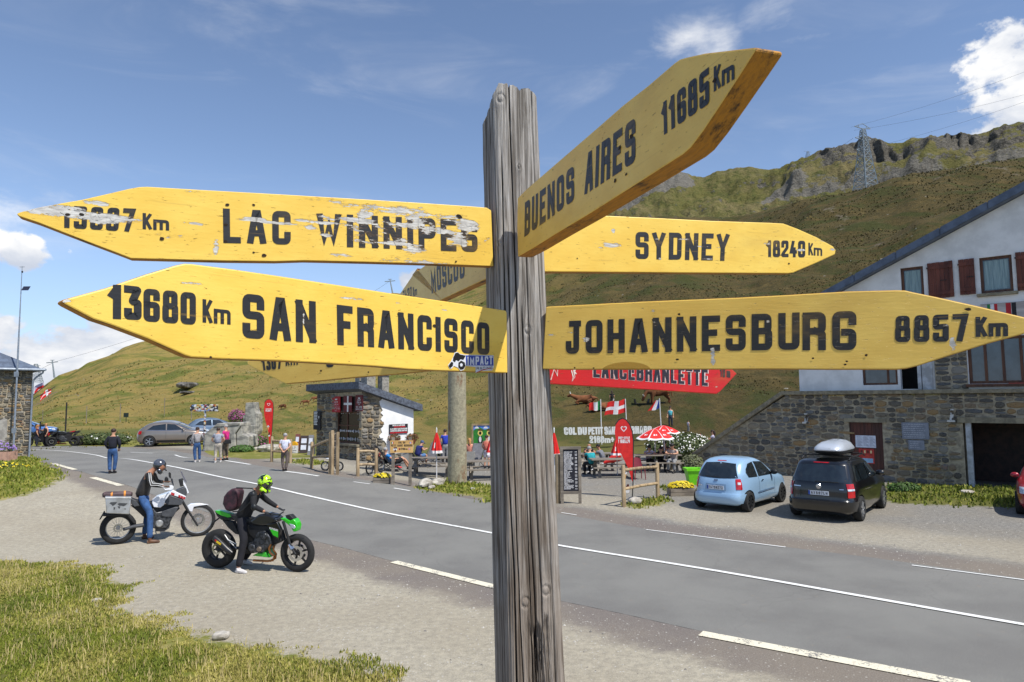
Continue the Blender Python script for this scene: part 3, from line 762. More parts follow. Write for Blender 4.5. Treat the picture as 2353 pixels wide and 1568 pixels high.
def build_post():
    nz = 520
    z = np.concatenate([np.linspace(GZ-.05, pb_.z-.1, 30)[:-1], np.linspace(pb_.z-.1, pt_.z+.016, nz-29)]); a = np.concatenate([np.linspace(-3.3, .25, 430), np.linspace(.25, 2*np.pi-3.3, 62)[1:-1]]); na = len(a)
    Z, A = np.meshgrid(z, a, indexing='ij')
    w = np.interp(Z, [pb_.z-.8, pb_.z, pt_.z], [.112, .104, .0875])
    rot = rad(17)
    c, s = np.cos(A-rot), np.sin(A-rot); e = 5.2
    r = w/(np.abs(c)**e+np.abs(s)**e)**(1/e)
    # slow waviness of the grain, then fine ridges and a few deep drying cracks
    ang = A+fbm(Z*1.3, A*0+3, 3, 2)*.06
    ux = np.cos(ang)*3; uy = np.sin(ang)*3
    def an(fr, fz, sd, o=3): return fbm(ux*fr+7, uy*fr+Z*fz+11, o, sd)
    fine = an(26, .5, 8, 3); r = r+.0030*an(1.2, .5, 4)+.0012*an(9, .7, 5)+.0010*fine
    crack = np.zeros_like(Z)
    for (a0, dep, wd, sd, z0, z1) in [(-1.62, .020, .022, 1, pb_.z+.9, 9), (-1.36, .022, .020, 2, 0, pt_.z-.75), (-1.93, .016, .020, 3, 0, pt_.z-.2), (-2.35, .014, .022, 4, 0, 9), (-1.12, .018, .018, 5, 0, pt_.z-.5), (-1.78, .012, .016, 11, 0, pt_.z-.55),
                                      (-.72, .012, .018, 6, 0, 9), (-2.8, .014, .022, 7, 0, 9), (-1.50, .012, .012, 8, 0, pt_.z-.9), (-2.12, .010, .012, 9, pb_.z+.3, 9), (1.5, .015, .02, 10, 0, 9), (-2.6, .012, .014, 12, 0, 9)]:
        ac = a0+rot*0+fbm(Z*1.1, Z*0, 3, 20+sd)*.10
        wz = sst((Z-z0)/.12)*sst((z1-Z)/.12)*(.55+.6*vn(Z*2.5, Z*0, 40+sd))
        d = np.abs((A-ac+np.pi) % (2*np.pi)-np.pi)
        r = r-dep*wz*np.exp(-(d/(wd*.95))**2); crack = np.maximum(crack, wz*np.exp(-(d/(wd*.85))**2)*min(1, dep/.013))
    # knots: rings pushed out round a core
    for (px, py, kr) in [(1151, 226, .017), (1216, 758, .016), (1208, 1383, .017), (1262, 1360, .017), (1151, 560, .010), (1196, 380, .008)]:
        k = at_depth((px, py), POST_Y-.1); ak = math.atan2(k.y-POST_Y, k.x-post_c(k.z)) % (2*math.pi)
        da = ((A % (2*np.pi))-ak+np.pi) % (2*np.pi)-np.pi
        d = np.hypot(da*.1, (Z-k.z)*.8)
        r = r+.004*np.exp(-(d/kr/1.6)**2)-.004*np.exp(-((d-kr*.7)/(kr*.22))**2)
    # broken splinters near the bottom
    br = sst((pb_.z+.24-Z+.05*an(6, 0, 33))/.05)*np.exp(-(((A-(-1.2)+np.pi) % (2*np.pi)-np.pi)/.32)**2)
    r = r-.022*br*(.4+np.clip(an(8, 9, 34)*1.6+.5, 0, 1.2))
    # the top: sloping shoulder on the left, ragged end grain
    X = r*np.cos(A); Y = r*np.sin(A)
    top = pt_.z+.008-np.clip((-.035-X)*1.75, 0, .09)-np.clip((X-.07)*.8, 0, .02)+fbm(X*60, Y*60, 3, 50)*.010-.012*np.exp(-((X-.038)/.006)**2)
    Z = np.minimum(Z, top)
    cx = pb_.x+(pt_.x-pb_.x)*((Z-pb_.z)/(pt_.z-pb_.z))
    V = np.stack([X+cx-S0.x, Y+POST_Y-S0.y, Z-S0.z], -1).reshape(-1, 3)
    idx = np.arange(nz*na).reshape(nz, na)
    q = np.stack([idx[:-1], np.roll(idx[:-1], -1, 1), np.roll(idx[1:], -1, 1), idx[1:]], -1).reshape(-1, 4)
    mb = MB(); mb.v = [tuple(p) for p in V]; mb.f = [tuple(f) for f in q.tolist()]; mb.mi = [0]*len(mb.f)
    # top cap as shrinking rings
    last = V.reshape(nz, na, 3)[-1]; ctr = last.mean(0)
    base = idx[-1].tolist()
    for f_ in (.8, .55, .3):
        o = len(mb.v)
        for i in range(na):
            p = ctr+(last[i]-ctr)*f_; mb.v.append((p[0], p[1], float(last[i][2]*.5+ctr[2]*.5+random.uniform(-.004, .004))))
        cur = list(range(o, o+na)); mb.f += [(base[i], base[(i+1) % na], cur[(i+1) % na], cur[i]) for i in range(na)]; mb.mi += [0]*na; base = cur
    mb.f.append(tuple(base)); mb.mi.append(0)
    o = mb.build('post', weathered('weathered_wood'), sign, smooth='all', fix=False)
    at_ = o.data.attributes.new('crack', 'FLOAT', 'POINT'); v_ = np.zeros(len(mb.v), np.float32); cr_ = np.clip(crack+.55*np.clip(-fine-.45, 0, 1)+.8*br*np.clip(an(8, 9, 34)*1.6+.3, 0, 1), 0, 1); v_[:nz*na] = cr_.ravel(); at_.data.foreach_set('value', v_)
build_post()

def board_mats(name, base, base2, blobs, amount=.0, lettering=(36, 36, 38), scale=1.0, stain=None):
    """paint over grey wood; the same flaking mask drives the board and the letters painted on it.
    blobs: (x, z, rx, rz, strength) in the board's own plane"""
    out = []
    for kind in ('board', 'letters'):
        m, T, b = mk(name+'_'+kind)
        oc = T.new('ShaderNodeTexCoord').outputs['Object']
        x, y, z = T.new('ShaderNodeSeparateXYZ', ins={0: oc}).outputs
        fl = T.new('ShaderNodeCombineXYZ', ins={0: x, 1: 0.0, 2: z}).outputs[0]
        gv = T.mapv(fl, (.16, 1, 1))
        n1 = T.noise(gv, 38, 6, .68, .35); n2 = T.noise(T.mapv(fl, (.45, 1, 1)), 46, 6, .7); n3 = T.noise(gv, 140, 3, .6); n4 = T.noise(T.mapv(fl, (.5, 1, 1)), 9, 4, .6)
        msk = None
        for (bx, bz, rx, rz, st_) in blobs:
            u = T.m('DIVIDE', T.m('SUBTRACT', x, bx), rx); v = T.m('DIVIDE', T.m('SUBTRACT', z, bz), rz)
            d = T.m('MULTIPLY', T.m('SUBTRACT', 1.0, T.m('MINIMUM', T.m('ADD', T.m('MULTIPLY', u, u), T.m('MULTIPLY', v, v)), 1.0)), st_)
            msk = d if msk is None else T.m('MAXIMUM', msk, d)
        n5 = T.noise(T.mapv(fl, (.3, 1, 1)), 110, 5, .75)
        nn = T.m('ADD', T.m('MULTIPLY', T.m('SUBTRACT', T.m('ADD', T.m('MULTIPLY', n1, .5), T.m('ADD', T.m('MULTIPLY', n2, .25), T.m('MULTIPLY', n5, .25))), .5), 2.5), .5)
        val = T.m('ADD', nn, T.m('MULTIPLY', msk, .62)) if msk is not None else nn
        peel = T.mr(val, .86-amount*2, .885-amount*2)
        edge = T.m('MULTIPLY', T.mr(val, .76-amount*2, .86-amount*2), T.m('SUBTRACT', 1.0, peel))
        wood = T.mix(T.mr(n3, .3, .7), rgb(168, 165, 160), rgb(222, 220, 214))
        wood = T.mix(T.mr(n1, .72, .78, 0, .5), wood, rgb(120, 112, 104))
        col = T.mix(T.mr(n4, .3, .7), base, base2)
        # hairline cracks along the grain and specks of dirt
        speck = T.mr(T.noise(T.mapv(fl, (.16, 1, 1)), 150, 3, .8), .63, .69)
        if kind == 'board': col = T.mix(T.m('MULTIPLY', speck, .75), col, rgb(120, 92, 40))
        if kind == 'board' and stain: 
            u = T.m('DIVIDE', T.m('SUBTRACT', x, stain[0]), stain[2]); v = T.m('DIVIDE', T.m('SUBTRACT', z, stain[1]), stain[3])
            dd = T.m('ADD', T.m('MULTIPLY', u, u), T.m('MULTIPLY', v, v)); col = T.mix(T.mr(dd, .9, 1.0, .75, 0), col, (.36, .17, .005, 1))
        if kind == 'letters':
            ink = rgb(*lettering); col = T.mix(T.mr(T.noise(T.mapv(fl, (.5, 1, 1)), 60, 5, .8), .62, .8, 0, .55), ink, base)
            col = T.mix(T.mr(n4, .5, .8, 0, .3), col, rgb(60, 58, 58))
        col = T.mix(T.m('MULTIPLY', edge, .28), col, rgb(140, 100, 30)); col = T.mix(T.mr(T.noise(T.mapv(fl, (.35, 1, 1)), 5, 5, .7), .52, .75, 0, .28), col, (.50, .30, .06, 1)); col = T.mix(T.mr(T.noise(T.mapv(fl, (.03, 1, 1)), 90, 4, .6), .62, .72, 0, .35), col, (.42, .25, .05, 1))
        col = T.mix(peel, col, wood)
        T.l.new(col, b.inputs['Base Color'])
        T.l.new(T.mr(peel, 0, 1, .48, .85), b.inputs['Roughness'])
        h = T.m('SUBTRACT', T.m('ADD', T.m('MULTIPLY', n3, .14), T.m('MULTIPLY', n1, .16)), T.m('ADD', T.m('MULTIPLY', peel, .5), T.m('MULTIPLY', speck, .5)))
        T.l.new(T.bump(h, .75, .004), b.inputs['Normal'])
        out.append(m)
    return out
def side_mat():
    m, T, b = mk('board_edge_paint')
    oc = T.new('ShaderNodeTexCoord').outputs['Object']
    n = T.noise(T.mapv(oc, (.3, 1, 1)), 26, 6, .75); n2 = T.noise(T.mapv(oc, (.12, 1, 1)), 130, 4, .6)
    c = T.mix(T.mr(n, .50, .66), (.50, .22, .012, 1), (.055, .028, .008, 1))
    c = T.mix(T.mr(n2, .35, .6, .35, 0), c, (.16, .08, .02, 1))
    T.l.new(c, b.inputs['Base Color']); b.inputs['Roughness'].default_value = .7
    T.l.new(T.bump(T.m('ADD', n, n2), .5, .004), b.inputs['Normal']); return m
EDGE = side_mat()
YEL = ((.90, .625, .11, 1), (.84, .54, .075, 1)); OCH = ((.88, .60, .13, 1), (.78, .50, .095, 1))
ink_hole = mat('nail_hole', rgb(28, 20, 14), rgb(50, 34, 20), rough=.9)
def board(label, px, depth, ang, outline, thick, mats_, Z=None, texts=(), holes=(), extra=None):
    """px: attachment point in the picture; ang: heading of the board in plan; outline: traced points"""
    P0 = at_depth(px, depth); pl = Plane(P0, rad(ang)); flip = math.cos(rad(ang)) < 0
    if flip: pl = Plane(P0, rad(ang+180))     # local x always runs to the right as seen, local +y points away
    else: pl = Plane(P0, rad(ang))
    pts = [pl.uv(q) for q in outline] if not callable(outline) else outline(pl)
    loc = P0-S0
    mb = MB(); mb.prism(pts, 0, thick, 0, mi_side=1)
    o = mb.build('sign_board', [mats_[0], EDGE], sign, loc, pl.a, bevel=.0035, seg=2)
    o['label'] = label
    lt = MB()
    for s_, quad, kw in texts: text(lt, s_, [pl.uv(q) for q in quad], **kw)
    if lt.v: lt.build('lettering', mats_[1], o, fix=False)
    if holes:
        h = MB()
        for q, r in holes:
            u = pl.uv(q); n = 7
            ring = [(u[0]+r*math.cos(6.283*k/n+.3)*random.uniform(.8, 1.5), u[1]+r*math.sin(6.283*k/n+.3)*random.uniform(.6, 1.0)) for k in range(n)]
            h.add([(a, -.0016, c) for a, c in ring], [tuple(range(n))])
        h.build('nail_hole', ink_hole, o)
    if extra: extra(o, pl)
    return o, pl
q4 = lambda Z, *p: [Z(*a) for a in p]

# --- LAC WINNIPEG
lac = [(39.5, 490.7), (46, 488), ZR(330, 278), ZR(540, 240), ZR(700, 213), ZR(930, 160), ZR(1100, 120), ZR(1190, 104), ZR(1260, 101), ZR(1700, 127), (632, 446), (800, 456), (960, 466), (1085, 474.5), (1119, 477.5),
       (1129, 484), (1134, 612), (1000, 607), (850, 602.5), (700, 599), (632, 601), ZR(1900, 735), ZR(1400, 722), (301, 594), ZR(1000, 668), ZR(820, 600), ZR(560, 500), ZR(330, 410), ZR(165, 355), (39, 494)]
pl0 = Plane(at_depth((1128, 545), 2.33), rad(24.9))
def blobs_for(pl, lst): return [(*pl.uv(q), rx, rz, s_) for q, rx, rz, s_ in lst]
wm = board_mats('winnipeg', *YEL, blobs_for(pl0, [(ZR(520, 320), .14, .022, .75), (ZR(820, 350), .17, .017, .72), (ZR(900, 390), .045, .02, .8), (ZR(840, 240), .045, .012, .6), (ZR(200, 330), .05, .02, .4), (ZR(1640, 415), .06, .006, .6), (ZR(1850, 610), .012, .03, .7), (ZR(1400, 510), .09, .012, .32),
        (ZM(360, 265), .06, .010, .6), (ZM(480, 285), .13, .007, .6), (ZM(940, 290), .13, .010, .62), (ZM(1120, 270), .16, .016, .5), (ZM(1230, 215), .05, .02, .7), (ZM(1700, 320), .15, .03, .62), (ZM(1450, 460), .17, .014, .66), (ZM(1620, 500), .08, .016, .62), (ZM(2080, 320), .06, .035, .75), (ZM(1900, 360), .10, .014, .55), (ZM(2010, 430), .05, .03, .6), (ZM(930, 390), .03, .010, .7), (ZM(800, 330), .025, .012, .6), (ZM(1500, 200), .3, .028, .55), (ZM(1000, 130), .2, .02, .22), (ZM(1500, 600), .25, .016, .5), (ZM(1350, 370), .30, .045, .30), (ZM(1960, 460), .05, .03, .42)]), amount=.045)
# --- text quads
B_LAC, PL_LAC = board('yellow board reading Lac Winnipeg, paint flaking off', (1128, 545), 2.33, 24.9+180, lac, .038, wm, texts=[
    ('13887', q4(ZR, (525, 262), (1162, 290), (1140, 490), (525, 452)), dict(t=.20, gap=.13, w=.50)),
    ('Km', q4(ZR, (1222, 325), (1446, 345), (1446, 478), (1222, 466)), dict(t=.2, gap=.12, w=.58)),
    ('LAC', q4(ZM, (86, 171), (635, 196), (636, 468), (90, 455)), dict(t=.19, gap=.20, w=.56)),
    ('WINNIPEG', q4(ZM, (848, 210), (2155, 270), (2160, 528), (848, 478)), dict(t=.19, gap=.17, w=.56))],
    holes=[(ZR(1945, 258), .005), (ZR(2170, 257), .004), (ZR(1385, 545), .006), (ZR(2258, 690), .006), (ZR(1930, 428), .005), (ZR(1928, 570), .005), (ZR(580, 342), .005), (ZR(698, 340), .005), (ZM(2010, 236), .009), (ZM(1982, 604), .004), (ZM(335, 530), .003)])

# --- SAN FRANCISCO
sf = [(141, 693.5), (147, 688.5), ZR(900, 970), ZR(1250, 850), ZR(1500, 775), (424, 605.7), (440, 606.5), (540, 619.5), (632, 633), (760, 652.5), (911, 676), (1050, 696.5), (1162, 713.5), (1165, 718), (1166.8, 857.5), (1080, 854.5), (1005, 852), (940, 849), (861, 842), (760, 836), (640, 829.5), (520, 826), (440, 821.5), (425, 817), (340, 779), (258, 748), ZR(800, 1235), (150, 700)]
pl1 = Plane(at_depth((1160, 785), 2.28), rad(45.5))
sm = board_mats('francisco', *YEL, blobs_for(pl1, [(ZR(1640, 925), .07, .006, .55), (ZR(1900, 950), .13, .005, .42), (ZM(1200, 910), .12, .008, .55), (ZM(770, 860), .03, .006, .6), (ZM(1500, 943), .035, .005, .7), (ZM(1890, 1000), .03, .004, .7), (ZM(2050, 1030), .03, .005, .7), (ZM(2200, 1058), .05, .004, .55), (ZM(740, 1060), .006, .036, .85), (ZR(560, 1080), .03, .01, .6), (ZM(2320, 1000), .02, .012, .5)]), amount=-.022)
def sf_extra(o, pl):
    st = MB(); q = lambda *p: pl.uv(ZK(*p))
    def flat(mb, poly, y, mi=0): mb.add([(a, y, b_) for a, b_ in [q(*p) for p in poly]], [tuple(range(len(poly)))], mi)
    flat(st, [(1005, 1175), (1325, 1182), (1328, 1305), (1312, 1350), (1160, 1360), (1125, 1380), (1125, 1312), (1012, 1300)], -.0012, 0)
    # outline of the rider sticker: white backing
    flat(st, [(815, 1290), (845, 1250), (870, 1200), (888, 1150), (920, 1143), (950, 1165), (1020, 1180), (1008, 1230), (1012, 1300), (990, 1345), (955, 1355), (925, 1320), (880, 1300), (855, 1330), (830, 1328)], -.0016, 0)
    flat(st, [(1012, 1182), (1320, 1188), (1322, 1298), (1018, 1294)], -.0020, 1)
    for poly in ([(822, 1292), (850, 1255), (872, 1262), (868, 1300), (842, 1325), (825, 1318)], [(872, 1205), (895, 1158), (925, 1150), (948, 1172), (1012, 1185), (985, 1235), (955, 1225), (930, 1250), (905, 1235), (890, 1260), (868, 1245)], [(930, 1265), (960, 1240), (1000, 1262), (1008, 1300), (985, 1338), (955, 1345), (928, 1315)]): flat(st, poly, -.0020, 2)
    flat(st, [(945, 1280), (962, 1268), (978, 1282), (972, 1305), (952, 1308)], -.0024, 0)
    text(st, 'IMPACT', [q(1028, 1198), q(1312, 1190), q(1312, 1284), q(1028, 1292)], t=.2, gap=.12, w=.5, y=-.0026, mi=0)
    text(st, 'RACING', [q(1132, 1312), q(1312, 1308), q(1312, 1338), q(1132, 1345)], t=.16, gap=.16, w=.6, y=-.0022, mi=2)
    flat(st, [(1130, 1372), (1190, 1345), (1300, 1322), (1300, 1326), (1195, 1352), (1130, 1380)], -.0026, 3)
    st.build('sticker', [mat('sticker_white', rgb(225, 228, 235), rough=.35), mat('sticker_blue', rgb(40, 70, 165), rough=.35), mat('sticker_black', rgb(24, 24, 28), rough=.35), mat('sticker_red', rgb(190, 40, 45), rough=.4)], o, fix=False)
B_SF, PL_SF = board('yellow board reading San Francisco with a small motorcyclist sticker', (1160, 785), 2.28, 45.5+180, sf, .042, sm, texts=[
    ('1', q4(ZR, (932, 940), (1046, 940), (1046, 1236), (932, 1232)), dict(t=.22, w=.5)),
    ('3', q4(ZR, (1062, 942), (1210, 958), (1210, 1245), (1062, 1238)), dict(t=.22, w=.5)),
    ('680', q4(ZR, (1230, 968), (1672, 1008), (1672, 1286), (1230, 1256)), dict(t=.205, gap=.11, w=.54)),
    ('Km', q4(ZR, (1735, 1060), (1970, 1090), (1970, 1284), (1735, 1266)), dict(t=.18, gap=.12, w=.55)),
    ('SAN', q4(ZM, (245, 860), (838, 928), (842, 1272), (245, 1228)), dict(t=.19, gap=.16, w=.56)),
    ('FRANCISCO', q4(ZM, (1013, 953), (2252, 1105), (2254, 1368), (1018, 1286)), dict(t=.20, gap=.17, w=.56))],
    holes=[(ZK(665, 850), .006), (ZR(1800, 1560), .003)], extra=sf_extra)

# --- JOHANNESBURG
jo = [(1254, 705.6), (1262, 704.5), ZL(1000, 250), ZL(1900, 213), (1809.6, 678), (1945.7, 669.8), (2061, 667), (2080, 667.5), (2097, 671.5), (2143.5, 681), (2242, 702.8), (2353, 729), (2372, 736), (2378, 748), (2353, 767.8), (2275, 788.5), (2176.5, 819.5), (2110, 841), (2085, 847), (2061, 849.5), (1900, 849.5), (1780.8, 848.5), (1479, 849.5), (1300, 849.5), (1246, 848.5)]
pl2 = Plane(at_depth((1250, 778), 2.34), rad(-25.2))
jm = board_mats('johannesburg', *OCH, blobs_for(pl2, [(ZL(130, 570), .035, .010, .8), (ZL(310, 530), .035, .028, .75), (ZL(455, 610), .024, .022, .75), (ZL(1095, 420), .018, .050, .75), (ZL(1175, 640), .014, .038, .8), (ZL(1650, 780), .012, .055, .85), (ZL(400, 315), .02, .008, .7), (ZL(265, 300), .012, .010, .7), (ZQ(670, 755), .018, .012, .7), (ZQ(750, 1040), .014, .036, .85), (ZQ(690, 850), .015, .006, .7), (ZL(2170, 438), .010, .008, .8)]), amount=-.045, stain=(*pl2.uv(ZL(830, 905)), .085, .030))
B_JO, PL_JO = board('long yellow board reading Johannesburg, pointing right', (1250, 778), 2.34, -25.2, jo, .04, jm, texts=[
    ('JOHANNESBU', q4(ZL, (268, 434), (2466, 352), (2466, 705), (268, 745)), dict(t=.19, gap=.17, w=.56)),
    ('RG', q4(ZH, (193, 262), (566, 250), (566, 526), (193, 528)), dict(t=.19, gap=.17, w=.60)),
    ('8857', q4(ZH, (838, 286), (1345, 270), (1345, 466), (838, 470)), dict(t=.205, gap=.14, w=.54)),
    ('Km', q4(ZH, (1398, 292), (1622, 285), (1622, 430), (1400, 435)), dict(t=.22, gap=.1, w=.55))],
    holes=[(ZH(265, 582), .003), (ZH(635, 560), .004), (ZH(500, 603), .003), (ZH(488, 625), .003), (ZL(350, 875), .003), (ZL(530, 878), .003), (ZL(1318, 797), .004), (ZL(1335, 372), .004), (ZQ(895, 695), .006)])

# --- SYDNEY
sy = [(1244, 490), (1377, 495), (1500, 500.5), (1634, 507.5), (1770, 512), (1800.8, 513.8), (1833, 526), (1876, 545), (1914, 566), (1921, 575), (1919, 585), (1875, 605), (1822, 627.5), (1810, 628.8), (1587.8, 627.5), (1400, 626), (1249, 625)]
pl3 = Plane(at_depth((1250, 560), 2.50), rad(16.5))
ym = board_mats('sydney', *YEL, blobs_for(pl3, [(ZS(315, 652), .012, .014, .9), (ZS(300, 720), .09, .014, .55), (ZS(250, 740), .02, .05, .4), (ZS(480, 690), .12, .006, .6), (ZS(690, 695), .10, .008, .5), (ZS(790, 730), .12, .005, .5), (ZS(780, 790), .04, .005, .6), (ZS(960, 735), .10, .006, .6), (ZS(1080, 715), .04, .01, .7), (ZS(1245, 745), .03, .008, .8), (ZS(1340, 700), .05, .010, .6), (ZS(545, 790), .01, .008, .8), (ZS(320, 790), .03, .03, .35), (ZS(1400, 745), .02, .012, .6)]), amount=-.002)
B_SY, PL_SY = board('yellow board reading Sydney behind the post', (1250, 560), 2.50, 16.5, sy, .035, ym, texts=[
    ('SYDNEY', q4(ZS, (425, 655), (890, 665), (884, 800), (425, 790)), dict(t=.19, gap=.17, w=.56)),
    ('18240', q4(ZS, (1075, 697), (1266, 700), (1266, 782), (1075, 780)), dict(t=.2, gap=.10, w=.52)),
    ('Km', q4(ZS, (1283, 708), (1350, 716), (1350, 776), (1283, 772)), dict(t=.18, gap=.14, w=.6))],
    holes=[(ZS(1185, 813), .004), (ZS(135, 787), .003)])

# --- BUENOS AIRES
ba = [(1190, 590.8), (1188, 520), (1189.3, 455.6), (1210.6, 434), (1290, 365), (1375.5, 291), (1430, 243), (1491, 195), (1548, 146), (1561, 136.5), (1572, 133), (1617, 123), (1672, 116.5), (1722, 110.5), (1735, 109), ZP(1692, 95), ZP(1590, 255), ZP(1450, 470), ZP(1330, 650), ZP(1240, 770), ZP(1185, 818), ZP(1100, 872), ZP(900, 1000), ZP(550, 1222), ZP(300, 1372), ZP(130, 1478)]
pl4 = Plane(at_depth((1190, 520), 2.27), rad(-73.2))
bm_ = board_mats('buenos', *OCH, blobs_for(pl4, [(ZP(1400, 440), .03, .01, .3)]), amount=-.07)
B_BA, PL_BA = board('ochre board reading Buenos Aires rising towards the viewer', (1190, 520), 2.27, -73.2, ba, .052, bm_, texts=[
    ('BUENOS', q4(ZP, (88, 1152), (430, 893), (432, 1135), (84, 1392)), dict(t=.20, gap=.17, w=.56)),
    ('AIRES', q4(ZP, (515, 812), (858, 556), (858, 868), (503, 1102)), dict(t=.20, gap=.17, w=.56)),
    ('11685', q4(ZP, (1040, 462), (1372, 205), (1374, 462), (1046, 690)), dict(t=.20, gap=.12, w=.50)),
    ('Km', q4(ZP, (1405, 205), (1548, 125), (1548, 292), (1405, 382)), dict(t=.2, gap=.12, w=.55))],
    holes=[(ZP(750, 770), .006), (ZP(830, 690), .007), (ZP(718, 1000), .006), (ZP(795, 955), .004), (ZP(1412, 300), .005), (ZP(165, 1310), .003)])

# --- MOSCOU (partly hidden)
def mos(pl):
    a, b_, c = pl.uv(ZK(1250, 325)), pl.uv(ZK(990, 445)), pl.uv(ZK(740, 563))
    d, e = pl.uv(ZK(340, 402)), pl.uv(ZK(475, 206)); zt = a[1]+.215
    k = (zt-e[1])/(e[1]-d[1]); top = (e[0]+(e[0]-d[0])*k, zt)
    zm = (a[1]+zt)/2; tip = (d[0]-(d[1]-zm)*(e[0]-d[0])/(e[1]-d[1]), zm)
    return [a, b_, c, (c[0]-.12, c[1]+.0), tip, d, e, top, (a[0], zt)]
mm = board_mats('moscou', *OCH, [], amount=-.07)
board('dull yellow board reading Moscou behind the post', ZK(1235, 200), 2.52, 112+180-180, mos, .04, mm, texts=[
    ('MOSCOU', q4(ZK, (622, 214), (1005, 20), (1005, 306), (636, 492)), dict(t=.19, gap=.16, w=.54)),
    ('7420', q4(ZK, (312, 462), (412, 408), (412, 530), (312, 585)), dict(t=.19, gap=.14, w=.52)),
    ('Km', q4(ZK, (425, 420), (470, 398), (470, 505), (425, 530)), dict(t=.18, gap=.14, w=.55))])
# --- board under San Francisco
cn = [ZY(118, 150), ZY(128, 185), ZY(300, 278), ZY(480, 368), ZY(605, 427), ZY(640, 424), ZY(1000, 394), ZY(1500, 345), ZY(2000, 305), ZY(2400, 262), ZY(2700, 236), ZY(2700, -120), ZY(500, -120)]
board('yellow board peeping out below the San Francisco board', (1120, 800), 2.55, 155, cn, .035, board_mats('northern', *OCH, [], amount=-.06), texts=[
    ('1307', q4(ZY, (295, 90), (552, 60), (552, 238), (318, 264)), dict(t=.22, gap=.12, w=.52)),
    ('Km', q4(ZY, (605, 90), (760, 82), (760, 188), (605, 205)), dict(t=.2, gap=.14, w=.55)),
    ('O', q4(ZY, (1115, 0), (1210, 0), (1210, 215), (1115, 225)), dict(t=.2, w=.6))], holes=[(ZY(1050, 265), .005), (ZY(1645, 280), .004)])
# --- red board under Johannesburg
rd_ = [ZL(100, 780), ZL(100, 1028), ZL(400, 1045), ZL(1000, 1080), ZL(1500, 1112), ZL(1685, 1123), ZL(1720, 1100), ZL(1800, 1015), ZL(1878, 930), ZL(1800, 860), ZL(1740, 800)]
plr = Plane(at_depth((1252, 860), 2.50), rad(22))
rm_ = board_mats('lancebranlette', (.62, .012, .016, 1), (.50, .010, .014, 1), blobs_for(plr, [(ZL(1680, 1060), .06, .02, .45), (ZL(905, 1035), .012, .01, .8), (ZL(1010, 1065), .015, .006, .7)]), amount=-.05, lettering=(40, 38, 52))
def red_extra(o, pl):
    w = MB(); u = lambda *p: pl.uv(ZL(*p))
    for pts in ([(125, 985), (150, 905), (170, 860)], [(165, 905), (185, 945), (188, 900)], [(320, 905), (335, 960), (325, 998), (350, 960), (340, 900)], [(360, 930), (345, 905), (368, 880)]):
        L, Rr, cl = ribbon([u(*p) for p in pts], .0045)
        n = len(L); w.add([(p.x, -.0014, p.y) for p in L+Rr], [(i, i+n, i+n+1, i+1) for i in range(n-1)])
    quad = [u(520, 800), u(1608, 892), u(1608, 1052), u(520, 968)]
    text(w, 'LANCEBRANLETTE', quad, t=.24, gap=.13, w=.54, y=-.0005)
    w.build('highlight', mat('old_white_paint', rgb(232, 224, 220), rgb(200, 150, 150), sc=40), o, fix=False)
board('red board below the Johannesburg board, lettering half hidden', (1252, 860), 2.50, 22, rd_, .035, rm_, texts=[
    ('LANCEBRANLETTE', q4(ZL, (525, 800), (1600, 892), (1600, 1048), (525, 965)), dict(t=.20, gap=.16, w=.54)),
    ('10', q4(ZL, (1718, 875), (1765, 880), (1765, 968), (1718, 962)), dict(t=.2, w=.52)),
    ('m', q4(ZL, (1780, 862), (1812, 866), (1812, 972), (1780, 968)), dict(t=.2, w=.52))], extra=red_extra)
# ------------------------------------------------ stonework
def stone_mat(name, per_island, warm=0.0):
    m, T, b = mk(name)
    oc = T.new('ShaderNodeTexCoord').outputs['Object']; geo = T.new('ShaderNodeNewGeometry')
    wpos = geo.outputs['Position']
    r = geo.outputs['Random Per Island'] if per_island else T.new('ShaderNodeObjectInfo').outputs['Random']
    cr = T.new('ShaderNodeValToRGB'); T.l.new(r, cr.inputs[0]); cr.color_ramp.interpolation = 'CONSTANT'
    cols = [(74, 78, 84), (122, 116, 104), (92, 90, 86), (142, 132, 112), (58, 60, 64), (110, 100, 84), (132, 128, 120), (150, 118, 72), (84, 80, 74), (104, 106, 108), (66, 62, 58), (128, 108, 84)]
    e = cr.color_ramp.elements; e[0].position = 0; e[0].color = rgb(*cols[0]); e[1].position = 1/len(cols); e[1].color = rgb(*cols[1])
    for i, c in enumerate(cols[2:], 2): q = e.new(i/len(cols)); q.color = rgb(*c)
    n1 = T.noise(wpos, 9, 6, .7); n2 = T.noise(T.mapv(wpos, (1, 1, 4)), 22, 5, .7); n3 = T.noise(wpos, 1.2, 4)
    c = T.mix(T.mr(n2, .3, .7, .0, .5), cr.outputs[0], rgb(150, 142, 126)); c = T.mix(T.mr(n1, .28, .48, .65, 0), c, rgb(52, 50, 48))
    c = T.mix(T.mr(n3, .60, .72, 0, .45), c, rgb(160, 104, 56))
    T.l.new(c, b.inputs['Base Color']); b.inputs['Roughness'].default_value = .9; b.inputs['Specular IOR Level'].default_value = .25
    T.l.new(T.bump(T.m('ADD', n1, n2), .6, .03), b.inputs['Normal']); return m
ST_OBJ = stone_mat('rubble_stone', False); ST_ISL = stone_mat('rubble_stone_joined', True)
MORTAR = mat('lime_mortar', rgb(172, 160, 136), rgb(132, 122, 104), sc=5, rough=.95, bump=.5, bsc=30)
